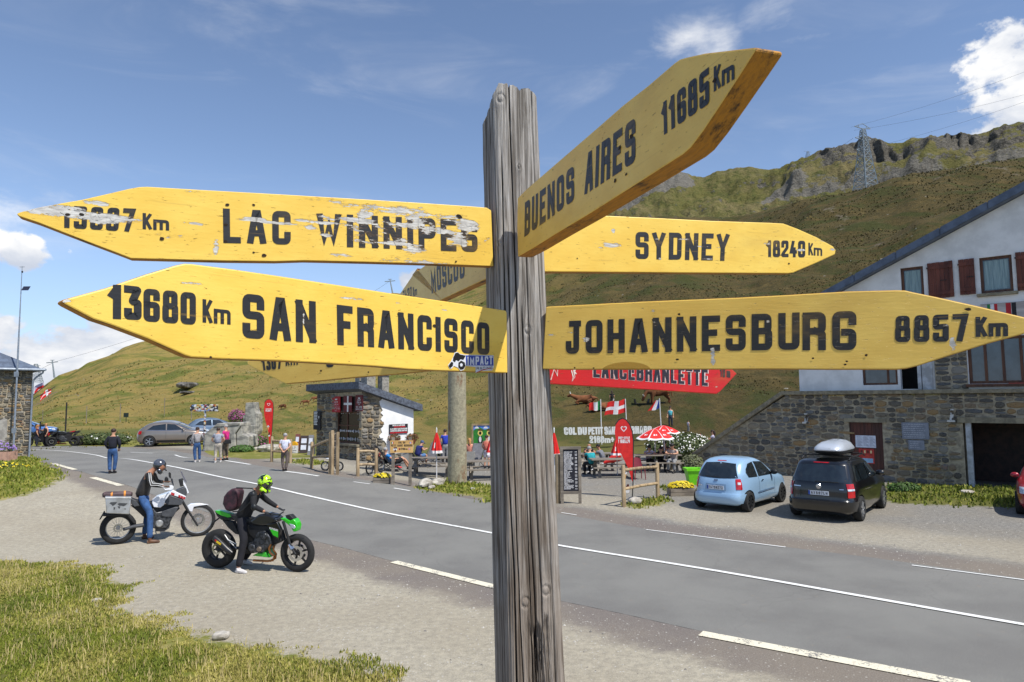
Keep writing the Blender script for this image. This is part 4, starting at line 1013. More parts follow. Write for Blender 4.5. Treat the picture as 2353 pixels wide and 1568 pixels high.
def stone_shape(k):
    rr = random.Random(100+k); n = rr.choice([6, 7, 8])
    ring = []
    for i in range(n):
        t = 6.2832*(i+.5)/n+rr.uniform(-.12, .12); c, s = math.cos(t), math.sin(t); q = .5/(abs(c)**3.6+abs(s)**3.6)**(1/3.6)*rr.uniform(.88, 1.0)
        ring.append((c*q, s*q))
    V = [(a, 0, b) for a, b in ring]+[(a*.84, -.8+rr.uniform(-.2, .2), b*.80) for a, b in ring]+[(0, -1, 0)]
    F = [(i, (i+1) % n, n+(i+1) % n, n+i) for i in range(n)]+[(n+i, n+(i+1) % n, 2*n) for i in range(n)]
    return V, F
SHAPES = [stone_shape(k) for k in range(18)]; SMESH = []
for V_, F_ in SHAPES:
    me = bpy.data.meshes.new('stone'); me.from_pydata(V_, [], F_); me.materials.append(ST_OBJ)
    bm = bmesh.new(); bm.from_mesh(me); bmesh.ops.recalc_face_normals(bm, faces=bm.faces); bm.to_mesh(me); bm.free(); SMESH.append(me)
def split_rect(x0, z0, x1, z1, rr, wm, hm, out):
    w, h = x1-x0, z1-z0
    if w > wm*rr.uniform(.75, 1.5) or h > hm*rr.uniform(.7, 1.6):
        if w/wm > h/hm: c = x0+w*rr.uniform(.33, .67); split_rect(x0, z0, c, z1, rr, wm, hm, out); split_rect(c, z0, x1, z1, rr, wm, hm, out)
        else: c = z0+h*rr.uniform(.33, .67); split_rect(x0, z0, x1, c, rr, wm, hm, out); split_rect(x0, c, x1, z1, rr, wm, hm, out)
    else: out.append((x0, z0, x1, z1))
def stonework(parent, pl_to_world, x0, z0, x1, z1, inside, seed, wm=.5, hm=.22, maxn=300, depth=.05, y=0, rot=0, loc=(0, 0, 0)):
    """stones laid on the local x-z plane; inside(x, z) says where stone shows"""
    rr = random.Random(seed); R = []; split_rect(x0, z0, x1, z1, rr, wm, hm, R)
    R = [r for r in R if inside((r[0]+r[2])/2, (r[1]+r[3])/2)]
    R.sort(key=lambda r: -pl_to_world(r)); left = MB(); e = bpy.data.objects
    for i, (a, b, c, d) in enumerate(R):
        k = rr.randrange(len(SHAPES)); dp = depth*rr.uniform(.5, 1.25); w, h = (c-a)*.97, (d-b)*.95; tl = rr.uniform(-.05, .05)
        if i < maxn:
            o = e.new('stone', SMESH[k]); C.objects.link(o); o.parent = parent
            cx_, cz = (a+c)/2, (b+d)/2
            o.location = (loc[0]+cx_*math.cos(rot)-y*math.sin(rot), loc[1]+cx_*math.sin(rot)+y*math.cos(rot), loc[2]+cz)
            o.scale = (w, dp, h); o.rotation_euler = (0, tl, rot)
        else:
            V, F = SHAPES[k]; V2 = []
            for p in V:
                lx, ly, lz = p[0]*w, p[1]*dp, p[2]*h; gx, gy, gz = (a+c)/2+lx, y+ly, (b+d)/2+lz
                V2.append((loc[0]+gx*math.cos(rot)-gy*math.sin(rot), loc[1]+gx*math.sin(rot)+gy*math.cos(rot), loc[2]+gz))
            left.add(V2, F)
    if left.v: o = left.build('stonework', ST_ISL, parent); o['kind'] = 'stuff'
def holed(name, outline, holes, th, mats_, parent, loc=(0, 0, 0), rz=0):
    """wall slab in the local x-z plane with openings, thickness th into +y"""
    cu = bpy.data.curves.new('tmp', 'CURVE'); cu.dimensions = '2D'; cu.fill_mode = 'BOTH'; cu.extrude = th/2
    for P in [outline]+holes:
        sp = cu.splines.new('POLY'); sp.points.add(len(P)-1); sp.use_cyclic_u = True
        for i, (a, b) in enumerate(P): sp.points[i].co = (a, b, 0, 1)
    t = bpy.data.objects.new('tmp', cu); C.objects.link(t); bpy.context.view_layer.update()
    me = bpy.data.meshes.new_from_object(t.evaluated_get(bpy.context.evaluated_depsgraph_get()))
    bpy.data.objects.remove(t); bpy.data.curves.remove(cu)
    me.transform(Matrix(((1, 0, 0, 0), (0, 0, -1, th/2), (0, 1, 0, 0), (0, 0, 0, 1))))
    me.name = name
    o = bpy.data.objects.new(name, me); C.objects.link(o); o.location = loc; o.rotation_euler = (0, 0, rz); o.parent = parent
    for m in (mats_ if isinstance(mats_, (list, tuple)) else [mats_]): me.materials.append(m)
    return o
def rect(a, b, c, d): return [(a, b), (c, b), (c, d), (a, d)]
GLASS = mat('window_glass', rgb(70, 84, 92), rgb(54, 66, 74), rough=.06, spec=.8, sc=1.5)
DARKI = mat('dark_interior', rgb(22, 19, 18), rgb(12, 10, 10), rough=.9)
BROWN = mat('brown_timber', rgb(98, 60, 36), rgb(72, 42, 26), sc=8, st=(1, 1, .15), bump=.2, rough=.6)
CURT = mat('lace_curtain', rgb(150, 172, 172), rgb(120, 142, 146), sc=14, st=(3, 3, .1), rough=.9)
PLANK = mat('shutter_wood', rgb(112, 62, 48), rgb(84, 46, 38), sc=6, st=(1, 1, .1), rough=.8, bump=.3, rnd=.15)
PLASTER = mat('white_plaster', rgb(232, 230, 226), rgb(214, 212, 208), sc=1.3, rough=.9, bump=.25, bsc=18)
STONESILL = mat('sill_stone', rgb(150, 140, 116), rgb(118, 110, 92), sc=5, rough=.9, bump=.4)
def window(parent, s0, z0, s1, z1, y, mull=(), trans=(), curtain=False, fw=.07, frame=BROWN, rz=0, loc=(0, 0, 0), glass=None):
    f = MB()
    for a, b, c, d in [(s0, z0, s1, z0+fw), (s0, z1-fw, s1, z1), (s0, z0+fw, s0+fw, z1-fw), (s1-fw, z0+fw, s1, z1-fw)]: f.box(((a+c)/2, y, (b+d)/2), (c-a, .07, d-b))
    for u in mull: x = s0+(s1-s0)*u; f.box((x, y-.002, (z0+z1)/2), (fw*.9, .066, z1-z0-2*fw))
    for u in trans: z = z0+(z1-z0)*u; f.box(((s0+s1)/2, y-.004, z), (s1-s0-2*fw, .06, fw*.6))
    w = f.build('window', frame, parent, loc, rz)
    g = MB(); g.box(((s0+s1)/2, y+.01, (z0+z1)/2), (s1-s0-2*fw+.01, .008, z1-z0-2*fw+.01)); g.build('pane', glass or GLASS, w)
    if curtain:
        c = MB(); c.sheet(lambda u, v: (s0+fw+.03+(s1-s0-2*fw-.06)*u, y-.001+.004*math.sin(u*60), z0+fw*1.4+(z1-z0-2.8*fw)*v), 60, 1); c.build('curtain', CURT, w)
    return w
# ------------------------------------------------ mountain inn on the right
PW = Plane((15.3, 26.1, 0), rad(-40.8))
wz = lambda r: 1.0/(abs((PW.P+PW.d*((r[0]+r[2])/2)).y))*math.sqrt((r[2]-r[0])*(r[3]-r[1]))
U = lambda Z, *p: PW.uv(Z(*p) if Z else p)
inn = thing('mountain_inn', 'white plastered inn above a tall rubble stone wall with garage opening', 'building', PW.P, PW.a)
tl_, tm_, tr_ = PW.uv((1604, 1045)), PW.uv((1798, 906)), PW.uv((2353, 889))
ztop = (tm_[1]+tr_[1])/2
gx0 = U(ZH, 1318, 1200)[0]; gz = U(ZH, 1320, 1030)[1]; dx0, dx1 = U(ZH, 518, 1100)[0], U(ZH, 750, 1100)[0]; dz = U(ZH, 630, 1028)[1]
XR = tr_[0]+7
outl = [(tl_[0]-.3, -.4), (dx0, -.4), (dx0, dz), (dx1, dz), (dx1, -.4), (gx0, -.4), (gx0, gz), (gx0+3.2, gz), (gx0+3.2, -.4), (XR, -.4), (XR, ztop-.12), (tm_[0]+.05, tm_[1]-.12), (tl_[0]-.3, tl_[1]-.12)]
m_ = MB(); m_.prism(outl, 0, .6); m_.build('lower_wall', MORTAR, inn)
plq = [U(ZH, 882, 1028), U(ZH, 1078, 1148)]; plq2 = [U(ZH, 930, 1150), U(ZH, 1045, 1222)]
def ins(x, z):
    if z > ztop-.16 or z < .0 or x > XR-.1: return False
    if x < tm_[0] and z > tl_[1]+(tm_[1]-tl_[1])*(x-tl_[0])/(tm_[0]-tl_[0])-.2: return False
    if dx0-.06 < x < dx1+.06 and z < dz+.16: return False
    if x > gx0-.16 and x < gx0+3.4 and z < gz+.22: return False
    if plq[0][0]-.1 < x < plq[1][0]+.1 and plq[1][1]-.05 < z < plq[0][1]+.05: return False
    return x > tl_[0]
stonework(inn, wz, tl_[0], 0, tr_[0]+.6, ztop-.1, ins, 5, wm=.52, hm=.24)
k = MB(); k.bar((tm_[0]-.0, .12, ztop-.05), (XR, .12, ztop-.04), .62, .16); k.build('coping', STONESILL, inn, bevel=.02)
k = MB(); k.bar((tl_[0]-.35, .12, tl_[1]-.12), (tm_[0]+.02, .12, ztop-.05), .62, .17); k.build('ramp_coping', STONESILL, inn, bevel=.02)
k = MB(); k.box(((dx0+dx1)/2, -.02, dz+.08), (dx1-dx0+.3, .14, .16)); k.build('lintel', STONESILL, inn)
k = MB(); k.box((gx0+1.6, -.02, gz+.1), (3.5, .14, .2)); k.build('lintel', STONESILL, inn)
k = MB(); k.box((gx0+.16, .12, gz/2-.1), (.17, .22, gz+.2)); k.build('garage_post', mat('grey_white_paint', rgb(186, 190, 194), rgb(150, 152, 152), sc=3), inn)
k = MB(); k.box((gx0+1.6, 2.6, 1.1), (3.3, .05, 3)); k.box((gx0-.02, 1.6, 1.1), (.04, 2, 3)); k.box((gx0+3.24, 1.6, 1.1), (.04, 2, 3)); k.box((gx0+1.6, 1.6, gz+.1), (3.3, 2, .05)); k.build('garage_interior', mat('garage_interior', rgb(70, 50, 42), rgb(46, 36, 32)), inn)
for i in range(9):
    k = MB(); w = (dx1-dx0)/9; k.box((dx0+w*(i+.5), .10, dz/2-.1), (w-.008, .05, dz+.2)); o = k.build('door_plank', mat('door_brown', rgb(92, 48, 34), rgb(66, 34, 26), sc=6, st=(1, 1, .12), rnd=.08, rough=.6), inn)
def sheetpart(name, Z, a, b, y, m, parent=inn, th=.01, u=None):
    p, q = (u or U)(Z, *a), (u or U)(Z, *b); k = MB(); k.box(((p[0]+q[0])/2, y, (p[1]+q[1])/2), (abs(q[0]-p[0]), th, abs(p[1]-q[1]))); return k.build(name, m, parent), p, q
PAPER = mat('paper', rgb(214, 218, 228), rgb(196, 200, 212))
o, p, q = sheetpart('menu_paper', ZH, (556, 1118), (702, 1207), .066, PAPER)
k = MB()
for j in range(9):
    z = p[1]+(q[1]-p[1])*(.14+.09*j)
    for c in range(3): x = p[0]+(q[0]-p[0])*(.08+.31*c); k.add([(x, .0605, z), (x+.12*(1+.3*(j % 3)), .0605, z), (x+.12*(1+.3*(j % 3)), .0605, z+.012), (x, .0605, z+.012)], [(0, 1, 2, 3)])
k.build('print', mat('ink', rgb(120, 124, 140)), o)
o, p, q = sheetpart('poster', ZH, (580, 1210), (692, 1318), .066, mat('poster_red', rgb(196, 66, 52), rgb(160, 40, 36)))
k = MB()
for j in range(4): x = p[0]+(q[0]-p[0])*(.2+.2*j); k.add([(x-.03, .0605, p[1]-.18), (x+.03, .0605, p[1]-.18), (x+.03, .0605, p[1]-.07), (x-.03, .0605, p[1]-.07)], [(0, 1, 2, 3)], j % 2)
k.add([(p[0]+.05, .0605, q[1]+.03), (q[0]-.05, .0605, q[1]+.03), (q[0]-.05, .0605, q[1]+.2), (p[0]+.05, .0605, q[1]+.2)], [(0, 1, 2, 3)], 2)
k.build('print', [mat('choc', rgb(80, 40, 26)), mat('cream', rgb(230, 205, 150)), mat('pale_blue', rgb(150, 190, 220))], o)
PLQ = mat('plaque_slate', rgb(132, 136, 146), rgb(116, 120, 130), rough=.6)
for (a, b), nm, rows in ((plq, 'plaque', 7), (plq2, 'plaque', 4)):
    k = MB(); k.box(((a[0]+b[0])/2, -.045, (a[1]+b[1])/2), (b[0]-a[0], .03, a[1]-b[1])); o = k.build(nm, PLQ, inn, bevel=.006)
    k = MB()
    for j in range(rows):
        z = a[1]-(a[1]-b[1])*(j+1)/(rows+1); x = a[0]+.06; e_ = b[0]-.06-random.uniform(0, .15)
        while x < e_: l = random.uniform(.03, .09); k.add([(x, -.0612, z), (min(x+l, e_), -.0612, z), (min(x+l, e_), -.0612, z+.022), (x, -.0612, z+.022)], [(0, 1, 2, 3)]); x += l+.02
    k.build('engraving', mat('engraving', rgb(178, 180, 186)), o, fix=False)
for (a, b) in (((190, 965), (250, 1040)), ((1188, 935), (1272, 1030))):
    p, q = U(ZH, *a), U(ZH, *b); cx_ = (p[0]+q[0])/2
    k = MB(); k.box((cx_, -.10, q[1]+.06), (.24, .2, .07)); k.box((cx_, -.06, q[1]+.22), (.03, .04, .3)); k.box((cx_+.03, -.12, p[1]-.02), (.14, .12, .05)); k.prism([(cx_-.05, q[1]+.1), (cx_+.05, q[1]+.1), (cx_+.09, q[1]+.3), (cx_-.02, q[1]+.3)], -.14, -.05); k.build('wall_lamp', mat('lamp_paint', rgb(198, 196, 190), rgb(70, 66, 60), sc=4, lo=.5, hi=.56), inn)
# house body
HY = .18
hl = U(ZH, 160, 750)[0]; r1, r2 = PW.uv((1925, 676), HY), PW.uv((2353, 446), HY); sl_ = (r2[1]-r1[1])/(r2[0]-r1[0])
zl = r1[1]+(hl-r1[0])*sl_; ax_ = r2[0]+2.0; zA = r2[1]+2.0*sl_; XH = ax_+(ax_-hl)
hq = lambda Z, a, b: (lambda p, q: (p[0], q[1], q[0], p[1]))(PW.uv(Z(*a), HY), PW.uv(Z(*b), HY))
W1, W2 = hq(ZQ, (243, 300), (480, 600)), hq(ZQ, (1003, 200), (1340, 515))
W3, W5 = hq(ZH, (603, 560), (858, 765)), hq(ZH, (1335, 440), (2300, 745)); DR = hq(ZH, (862, 500), (1012, 795))
W1 = (W1[0], W2[1], W1[2], W1[3])
gable = [(hl, ztop-.05), (XH, ztop-.05), (XH, zl), (ax_, zA), (hl, zl)]
holed('house_wall', gable, [rect(*w) for w in (W1, W2, W3, W5, DR)], .3, PLASTER, inn, (0, HY, 0))
# side wall and back
k = MB(); k.box((hl+.15, HY+4.3, (ztop+zl)/2-.02), (.3, 8, zl-ztop)); k.box(((hl+XH)/2, HY+8.4, (ztop+zl)/2), (XH-hl, .3, zl-ztop)); k.build('side_wall', PLASTER, inn)
k = MB(); k.box(((hl+XH)/2, HY+4, ztop-.1), (XH-hl-.7, 7.6, .1)); k.build('terrace_floor', MORTAR, inn)
SLATE = mat('slate_roof', rgb(92, 104, 122), rgb(76, 86, 102), sc=3, rough=.55, bump=.2)
for sgn in (0, 1):
    k = MB(); e0 = hl-.55; ze = zl-.55*sl_
    if sgn == 0: P = [(e0, ze+.02), (ax_, zA+.02), (ax_, zA+.30), (e0, ze+.30)]
    else: P = [(ax_+.003, zA+.02), (2*ax_-e0, ze+.02), (2*ax_-e0, ze+.30), (ax_+.003, zA+.30)]
    k.prism(P, HY-.38, HY+9.0); k.build('roof', SLATE, inn)
for i in range(7):     # metal flashing lengths along the verge
    t0, t1 = i/7, (i+1)/7-.004; k = MB(); e0 = hl-.56; ze = zl-.56*sl_
    pa = (e0+(ax_-e0)*t0, ze+(zA-ze)*t0); pb2 = (e0+(ax_-e0)*t1, ze+(zA-ze)*t1)
    k.prism([(pa[0], pa[1]+.04), (pb2[0], pb2[1]+.04), (pb2[0], pb2[1]+.33), (pa[0], pa[1]+.33)], HY-.42, HY-.384); k.build('verge_flashing', SLATE, inn)
for w, mu, cu in ((W1, (), True), (W2, (), True)):
    window(inn, *w, HY+.12, mu, (), cu, .09)
    k = MB(); k.box(((w[0]+w[2])/2, HY-.03, w[1]-.07), (w[2]-w[0]+.26, .2, .11)); k.build('sill', STONESILL, inn, bevel=.01)
window(inn, *W3, HY+.1, (.72,), (), False, .08)
window(inn, *W5, HY+.1, (.14, .28, .42, .56, .70, .84), (), False, .1)
k = MB(); k.box(((W5[0]+W5[2])/2, HY-.05, W5[1]-.06), (W5[2]-W5[0]+.2, .22, .1)); k.build('sill', BROWN, inn)
k = MB(); k.box(((W5[0]+W5[2])/2+.4, HY-.06, W5[1]+.0), (2.2, .2, .02)); k.build('red_cloth', mat('red_cloth', rgb(190, 70, 60)), inn)
k = MB(); k.box(((DR[0]+DR[2])/2, HY+.8, (DR[1]+DR[3])/2), (DR[2]-DR[0]+.6, .03, DR[3]-DR[1]+.1)); k.build('dark_doorway', DARKI, inn)
k = MB(); k.box((DR[2]+.02, HY+.0, (DR[1]+DR[3])/2), (.12, .3, DR[3]-DR[1]+.1)); k.build('door_frame', mat('grey_white_paint', rgb(186, 190, 194)), inn)
k = MB(); k.box((DR[2]+.28, HY-.1, (DR[1]+DR[3])/2-.05), (.34, .05, DR[3]-DR[1])); k.build('open_door', mat('grey_white_paint', rgb(186, 190, 194)), inn)
SX0, SX1 = DR[2]+.52, W5[0]-.03
k = MB(); k.box(((SX0+SX1)/2, HY-.015, (ztop+W5[3])/2), (SX1-SX0, .03, W5[3]-ztop)); k.build('stone_pier_bed', MORTAR, inn)
stonework(inn, wz, SX0, ztop+.03, SX1, W5[3], lambda x, z: True, 9, wm=.5, hm=.26, maxn=60, y=HY-.03)
def shutter(a, b, tilt=0):
    x0, z0, x1, z1 = hq(ZQ, a, b); e_ = part_empty('shutter', inn, ((x0+x1)/2, HY-.05, (z0+z1)/2)); n = max(3, int((x1-x0)/.13)); w = (x1-x0)/n; h = z1-z0
    for i in range(n): k = MB(); k.box((-(x1-x0)/2+w*(i+.5), 0, random.uniform(-.01, .01)), (w-.008, .03, h)); k.build('plank', PLANK, e_)
    for s_ in (-.36, .36): k = MB(); k.box((0, -.03, h*s_), (x1-x0-.02, .025, .13)); k.build('batten', PLANK, e_)
    k = MB(); k.box((.1, -.03, -.02), (.2, .02, .03)); k.box((-(x1-x0)/2, -.02, h*.36), (.05, .03, .06)); k.build('latch', mat('black_iron', rgb(30, 28, 28)), e_)
shutter((503, 255), (770, 575)); shutter((803, 220), (978, 545)); shutter((1352, 150), (1640, 495))
x0, z0, x1, z1 = hq(ZQ, (1020, 650), (2100, 735))
k = MB(); k.box(((x0+x1)/2, HY-.04, (z0+z1)/2), (x1-x0, .05, z1-z0)); bn = k.build('sign_panel', mat('pale_plank', rgb(190, 182, 176), rgb(150, 142, 136), sc=3, st=(.1, 1, 1), bump=.2), inn)
k = MB()
for (a, b, mi) in [((1083, 650), (1115, 720), 0), ((1115, 648), (1152, 718), 1), ((1152, 646), (1186, 716), 2), ((1262, 640), (1318, 730), 2), ((1318, 640), (1368, 730), 3)]:
    u0_, v0, u1, v1 = hq(ZQ, a, b); k.add([(u0_, HY-.068, z0+.02), (u1, HY-.068, z0+.02), (u1, HY-.068, z1-.02), (u0_, HY-.068, z1-.02)], [(0, 1, 2, 3)], mi)
k.build('painted_flags', [mat('flag_green', rgb(20, 120, 60)), mat('flag_white', rgb(225, 225, 228)), mat('flag_red', rgb(190, 30, 40)), mat('flag_black', rgb(24, 22, 26))], bn, fix=False)

# ------------------------------------------------ stone hut
CH = G(ZD(962, 1355)); hut = thing('stone_hut', 'small stone hut with one white side wall and sloping slate roof', 'hut', CH, 0)
PF = Plane(CH, rad(-45)); PS = Plane(CH, rad(45))      # front wall ends at the corner (x<0), side wall starts there (x>0)
UF = lambda Z, *p: PF.uv(Z(*p)); US = lambda Z, *p: PS.uv(Z(*p))
fl_ = UF(ZD, 262, 800)[0]; ft0, ft1 = UF(ZD, 262, 300)[1], UF(ZD, 985, 262)[1]; sr = US(ZD, 1770, 800)[0]
s_t0 = US(ZD, 1010, 265)[1]; s_t1 = US(ZD, 1770, 545)[1]; rx0, rx1 = UF(ZD, 560, 800)[0], min(-.22, UF(ZD, 968, 800)[0]); rz0, rz1 = UF(ZD, 760, 1075)[1], min(ft0, ft1)-.03
holed('front_wall', [(fl_, -.3), (0, -.3), (0, ft1), (fl_, ft0)], [rect(rx0-.02, rz0, rx1, rz1-.12)], .55, MORTAR, hut, (0, 0, 0), PF.a)
hk = lambda r: (r[2]-r[0])*(r[3]-r[1])
stonework(hut, hk, fl_, 0, 0, max(ft0, ft1)-.08, lambda x, z: not (rx0-.1 < x < rx1+.02 and z > rz0-.12), 12, wm=.62, hm=.21, maxn=150, rot=PF.a, depth=.06)
k = MB(); k.prism([(.02, -.3), (sr, -.3), (sr, s_t1), (.02, s_t0)], 0, .1); k.build('side_wall', MORTAR, hut, (0, 0, 0), PS.a)
jag = [US(ZD, *p) for p in [(1292, 372), (1240, 415), (1252, 480), (1290, 560), (1262, 600), (1300, 640), (1262, 700), (1315, 775), (1262, 850), (1280, 905), (1238, 960), (1262, 1010), (1320, 1040), (1350, 1085)]]
xw = lambda z: np.interp(-z, [-p[1] for p in jag], [p[0] for p in jag])
poly = jag+[(jag[-1][0], .25), (sr+.0, .25), (sr, s_t1-.0), (jag[0][0], s_t0+(s_t1-s_t0)*jag[0][0]/sr-.02)]
k = MB(); k.prism(poly, -.05, -.001); pw = k.build('plaster_panel', mat('bright_plaster', rgb(240, 240, 238), rgb(228, 228, 226), sc=1.5, rough=.85, bump=.2, bsc=14), hut, (0, 0, 0), PS.a)
stonework(hut, hk, 0, 0, max(p[0] for p in jag)+.3, s_t0-.1, lambda x, z: x < xw(z)-.0 and z < s_t0+(s_t1-s_t0)*x/sr-.14, 15, wm=.5, hm=.24, maxn=90, rot=PS.a, depth=.07)
stonework(hut, hk, max(p[0] for p in jag)+.3, 0, sr, .5, lambda x, z: True, 16, wm=.5, hm=.24, maxn=20, rot=PS.a, depth=.05)
# shed roof: high at the near corner, falling away to the right
def rp(x, y, z, base): return CH+PF.d*x+PS.d*y+Vector((0, 0, z))-CH
v = []
for (a, b) in ((fl_-.45, -.4), (.35, -.4), (.35, sr+.35), (fl_-.45, sr+.35)):
    zt = s_t0+(s_t1-s_t0)*b/sr+(ft0-ft1)*min(0, a)/fl_*.6; v.append(rp(a, b, zt+.02, 0))
k = MB(); k.add([tuple(q) for q in v]+[(q.x, q.y, q.z+.34) for q in v], [(0, 1, 2, 3), (7, 6, 5, 4), (0, 4, 5, 1), (1, 5, 6, 2), (2, 6, 7, 3), (3, 7, 4, 0)]); k.build('roof', mat('grey_slate', rgb(96, 104, 116), rgb(66, 70, 80), sc=9, rough=.7, bump=.4), hut)
for (a0, b0, w, d, h) in ((-1.85, 1.1, .42, .4, .95), (-1.0, 1.0, .55, .5, 1.05), (-.55, 1.6, .4, .4, 1.1)):
    zt = s_t0+(s_t1-s_t0)*b0/sr+.2; c_c = rp(a0, b0, 0, 0); k = MB()
    k.box((c_c.x, c_c.y, zt+h/2), (w, d, h), M=Matrix.Rotation(PF.a, 3, 'Z')); ch = k.build('chimney', mat('chimney_stone', rgb(160, 156, 144), rgb(120, 116, 108), sc=8, bump=.3), hut)
    k = MB(); k.box((c_c.x, c_c.y, zt+h+.05), (w+.12, d+.12, .1), M=Matrix.Rotation(PF.a, 3, 'Z')); k.build('cap', STONESILL, ch)
# recessed shop window with its trinkets
wi = window(hut, rx0+.02, rz0, rx1-.02, rz0+(rz1-rz0)*.64, .14, (.42,), (.56,), False, .08, rz=PF.a, glass=mat('shop_glass', rgb(26, 24, 24), rgb(34, 30, 28), rough=.1))
k = MB(); rr = random.Random(4)
for row, zf in enumerate((.06, .22, .60)):
    for i in range(13):
        x = rx0+.15+(rx1-rx0-.3)*(i+.5)/13; z = rz0+(rz1-rz0)*zf; k.ball((x+rr.uniform(-.03, .03), .122, z+.06), (.05*rr.uniform(.6, 1.1), .016, .075*rr.uniform(.6, 1.3)), 6, 4)
k.build('trinkets', mat('white_china', rgb(205, 205, 208)), wi, smooth=True)
k = MB(); k.box(((rx0+rx1)/2, .5, (rz0+rz1)/2), (rx1-rx0+.1, .04, rz1-rz0)); k.build('recess_back', DARKI, hut, (0, 0, 0), PF.a)
k = MB(); k.box(((rx0+rx1)/2, .05, rz0-.06), (rx1-rx0+.2, .5, .1)); k.build('sill', STONESILL, hut, (0, 0, 0), PF.a)
k = MB(); k.box(((rx0+rx1)/2-.1, .1, rz0+(rz1-rz0)*.83), (rx1-rx0+.2, .06, (rz1-rz0)*.36)); k.build('timber_header', mat('dark_timber', rgb(60, 44, 38), rgb(40, 30, 28), sc=5, st=(.1, .1, 1)), hut, (0, 0, 0), PF.a)
REDS = mat('sign_red', rgb(176, 24, 34), rgb(160, 20, 30)); MAROON = mat('sign_maroon', rgb(104, 16, 26), rgb(90, 14, 22)); WHT = mat('sign_white', rgb(226, 226, 224)); BLK = mat('sign_black', rgb(26, 28, 38), rgb(22, 22, 30))
def hsign(Uf, pl, a, b, m, lines, parent=hut, y=-.02, name='hanging_sign', mat2=None, t=.2, extra=None, lab=None):
    p, q = Uf(ZD, *a), Uf(ZD, *b); k = MB(); k.box(((p[0]+q[0])/2, y, (p[1]+q[1])/2), (q[0]-p[0], .025, p[1]-q[1])); o = k.build(name, m, parent, (0, 0, 0), pl.a)
    if lab: o['label'] = lab
    k = MB(); W, H = q[0]-p[0], p[1]-q[1]
    for s_, x0, x1, z0, z1 in lines: text(k, s_, [(p[0]+W*x0, p[1]-H*z0), (p[0]+W*x1, p[1]-H*z0), (p[0]+W*x1, p[1]-H*z1), (p[0]+W*x0, p[1]-H*z1)], t=t, y=y-.0145, step=.0006, low=True)
    if extra: extra(k, p, q, W, H, y-.0145)
    if k.v: k.build('lettering', mat2 or WHT, o, fix=False)
    return o
def crown(k, p, q, W, H, y):
    x, z = p[0]+W*.5, p[1]-H*.17; k.add([(x-W*.13, y, z-H*.06), (x+W*.13, y, z-H*.06), (x+W*.16, y, z+H*.04), (x+W*.07, y, z-H*.01), (x, y, z+H*.06), (x-W*.07, y, z-H*.01), (x-W*.16, y, z+H*.04)], [(0, 1, 3), (1, 2, 3), (0, 3, 5), (3, 4, 5), (0, 5, 6)])
def cross(cx=.5, cz=.5, vw=.16, hh=.13, x0=0, x1=1, z0=0, z1=1):
    def f(k, p, q, W, H, y):
        k.add([(p[0]+W*(cx-vw/2), y, p[1]-H*z0), (p[0]+W*(cx+vw/2), y, p[1]-H*z0), (p[0]+W*(cx+vw/2), y, p[1]-H*z1), (p[0]+W*(cx-vw/2), y, p[1]-H*z1)], [(0, 1, 2, 3)])
        k.add([(p[0]+W*x0, y-.0006, p[1]-H*(cz-hh/2)), (p[0]+W*x1, y-.0006, p[1]-H*(cz-hh/2)), (p[0]+W*x1, y-.0006, p[1]-H*(cz+hh/2)), (p[0]+W*x0, y-.0006, p[1]-H*(cz+hh/2))], [(0, 1, 2, 3)])
    return f
hsign(UF, PF, (512, 340), (636, 588), REDS, [('KEEP', .28, .72, .31, .41), ('CALM', .22, .78, .45, .55), ('TO', .42, .58, .585, .62), ('YOU ARE AT THE', .06, .94, .65, .71), ('TOP OF THE PASS', .04, .96, .75, .81), ('2188 M', .35, .65, .88, .92)], extra=crown, lab='red sign with a white crown, KEEP CALM, left of the cross', t=.18)
hsign(UF, PF, (696, 332), (820, 582), MAROON, [], extra=cross(.5, .5, .17, .14), lab='dark red sign with a white Savoy cross')
hsign(UF, PF, (880, 318), (990, 572), MAROON, [('KEEP', .28, .72, .26, .36), ('CALM', .22, .78, .40, .51), ('AND', .40, .62, .56, .62), ('EAT MORE', .10, .92, .68, .79), ('TARTIFLETTE', .03, .97, .83, .93)], extra=crown, lab='dark red sign with a white crown, KEEP CALM AND EAT MORE TARTIFLETTE', t=.18)
# faint chalk-white rows of the narrow panel and of the panel on the white wall
def rows(n, x0, x1, mi=0):
    def f(k, p, q, W, H, y):
        rr = random.Random(3)
        for i in range(n):
            z = p[1]-H*(.04+.74*i/n); e_ = x1-rr.uniform(0, .12); k.add([(p[0]+W*x0, y, z), (p[0]+W*e_, y, z), (p[0]+W*e_, y, z-H*.45/n), (p[0]+W*x0, y, z-H*.45/n)], [(0, 1, 2, 3)])
    return f
def lsig(k, p, q, W, H, y):
    rows(9, .08, .62)(k, p, q, W, H, y); cross(.78, .32, .07, .025, .66, .9, .26, .40)(k, p, q, W, H, y-.0006)
hsign(UF, PF, (248, 565), (350, 862), BLK, [], extra=lsig, y=-.12, lab='narrow black panel of specialities with a small cross')
hsign(US, PS, (1382, 778), (1672, 912), BLK, [('CAFE DU LAC MONTAGNARD', .17, .83, .04, .20), ('PLATS SOUPES OMELETTES SALADES', .04, .96, .42, .58), ('TARTIFLETTE CREPES SANDWICHS', .05, .95, .62, .78)], y=-.09, lab='black panel of white lettering on the white wall', t=.26)
o_ = [c for c in hut.children if c.name.startswith('hanging_sign')][-1]
p, q = US(ZD, 1382, 778), US(ZD, 1672, 912); k = MB()
